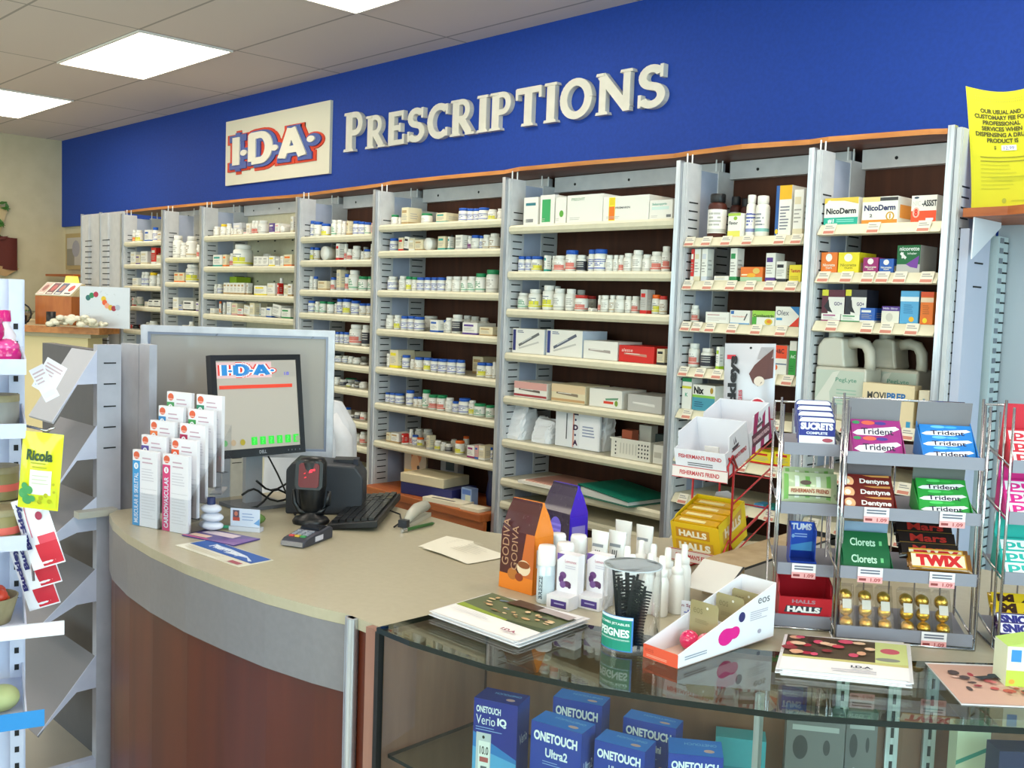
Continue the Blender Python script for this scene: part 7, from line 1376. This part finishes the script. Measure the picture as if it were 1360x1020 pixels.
for k, x in enumerate((.025, .065, .104, .15, .183, .222)):
    mt = MM @ Matrix.Translation((x, .024, LZ[3] - CT + .006)) @ Matrix.Rotation(-.5, 4, 'X')
    e = bpy.data.objects.new('chocolate_pack', None); COL.objects.link(e); e.matrix_world = mt; tag(e, '%s column of gold foil chocolates on the bottom tray' % ['leftmost', 'second', 'third', 'fourth', 'fifth', 'rightmost'][k], 'chocolates', 'gold chocolate packs')
    for j in range(3): MB().ball((0, 0, .018 + j * .029), .0145, gold, 14, 9).build('gold_chocolate', e)
    MB().box(-.0155, .0155, -.0152, .0152, .0, .1, CELLO).build('clear_wrapper', e); MB().box(-.009, .009, -.0166, -.0156, .045, .065, M('#c9c2b8', .4)).build('sticker', e)
# left rack contents
for k in range(4):
    q = MB(); pr_ = [(x, z) for x, z in arc(.07, .05, .01, .01, 0, 90, 4) + arc(.012, .05, .01, .01, 90, 180, 4) + [(.002, 0), (.08, 0)]]; q.prism(pr_, (0, 0, 0), (1, 0, 0), (0, 0, 1), (0, 1, 0), .012, M('#2a3a8a', .3, coat=.3)); q.prism([(.004 + (a - .002) * .95, b * .96 + .001) for a, b in pr_], (0, -.0015, 0), (1, 0, 0), (0, 0, 1), (0, 1, 0), .0015, M('#e6e6ea', .3)); q.face((.004, -.0016, .002), (.074, 0, 0), (0, 0, .055)).r(0, .3, 1, .86, '#1c2c84').t('SUCRETS', .04, .54, .96, .82, '#eef0f6', .06).t('COMPLETE', .2, .36, .8, .46, '#dfe2f0', .04).e(.8, .14, .15, .08, '#a8485a')
    place(ML, q, 'lozenge_tin', .028, .012 + k * .021, LL[0] - CT + .022 + k * .0105, -.28, '%s blue and white lozenge tin on the left candy rack' % ['front', 'second', 'third', 'rear'][k], 'tin', 'blue and white lozenge tins')
q, fr = flat_bag(.118, .066, M('#b9c8a0', .25, coat=.6), .014, 10)
for k in range(5): print_on(q, fr, [('g', .04 + .19 * k, .06, .12 + .19 * k, .94, ['#7ab05a', '#e0e6d8'][k % 2])])
print_on(q, fr, [('g', .12, .22, .88, .48, '#e0d8b8'), ('t', "FISHERMAN'S FRIEND", .16, .28, .84, .42, M('#a8583a', .5), .03), ('g', .12, .18, .88, .21, '#4a4a40'), ('e', .42, .62, .1, .08, M('#5a4a40', .5))], .002)
place(ML, q, 'lozenge_bag', .064, .035, LL[1] - CT + .02, -.35, 'green striped lozenge bag on the left candy rack', 'sweet bag')
q, fr = flat_bag(.11, .062, M('#b9c8a0', .25, coat=.6), .012, 8)
for k in range(5): print_on(q, fr, [('g', .04 + .19 * k, .06, .12 + .19 * k, .94, ['#7ab05a', '#e0e6d8'][k % 2])])
place(ML, q, 'lozenge_bag', .066, .07, LL[1] - CT + .03, -.3, 'green striped lozenge bag behind the front one', 'sweet bag')
tb = M('#1a3a9a', .35, coat=.3); q = open_carton(.055, .07, .022, .088, tb, lambda q: q.r(0, 0, 1, 1, '#1c3fa0').t('TUMS', .1, .25, .9, .8, '#e8ecf6', .05))
q.face((0, .067, .02), (.055, 0, 0), (0, 0, .068)).r(0, 0, 1, 1, '#2a5ac8').p([(0, .15), (1, .35), (1, .0), (0, 0)], '#5aa8e0').t('TUMS', .1, .72, .9, .95, '#e8ecf6', .05).lines(.25, .45, .75, .62, 2, '#a8c8f0', 2).e(.2, .5, .06, .07, '#9ac8f0'); place(ML, q, 'antacid_carton', .028, .012, LL[2] - CT + .006, .17, 'blue antacid carton on the left candy rack', 'carton')
q = open_carton(.112, .09, .062, .085, M('#b81f2c', .35, coat=.3), lambda q: q.r(0, 0, 1, 1, '#c0202c').p([(.1, .42), (.14, .68), (.82, .68), (.78, .42)], '#3a3a44').t('HALLS', .16, .44, .78, .66, '#f0ece8', .06).t('HALLS', .24, .78, .68, .92, '#a8808a', .04).r(.45, .02, .9, .3, '#e8e0e4').r(.45, .02, .9, .12, '#e09a9a').lines(.5, .14, .85, .28, 2, '#6a6a7a', 2, .5), lambda q: q.r(0, 0, 1, 1, '#a01824'))
place(ML, q, 'lozenge_carton', .008, .008, LL[3] - CT + .004, .17, 'red lozenge carton on the bottom tray of the left candy rack', 'carton')
# right rack contents (cut by the frame)
for z, c, nm in ((1.296, '#c8283a', 'red'), (1.19, '#e02a8a', 'pink'), (1.065, '#2ab0a4', 'teal')):
    carton_with_packs(MR, .0, .11, z, 'pur', c, 3, nm + ' and white gum', nm + ' and white gum', c, .12)
for k in range(2): bar(MR, .0, .12, .012 + k * .018, .934 + k * .014, '#3a1a4a', lambda q: q.r(0, 0, 1, 1, '#3a2a6a').r(0, .1, 1, .9, '#e6e0ea').t('SNICKERS', .05, .15, .95, .85, '#2a2a7a', .07), ['front', 'rear'][k] + ' purple and white chocolate bar at the right edge')
for k in range(2): bar(MR, .0, .12, .055 + k * .02, .965 + k * .014, '#c8a01a', lambda q: q.r(0, 0, 1, 1, '#e0b81a').t('M', .1, .1, .4, .9, '#3a1a0a', .08).p([(.5, .2), (.7, .9), (.9, .3)], '#2a160c'), ['lower', 'upper'][k] + ' yellow and brown chocolate bar at the right edge')
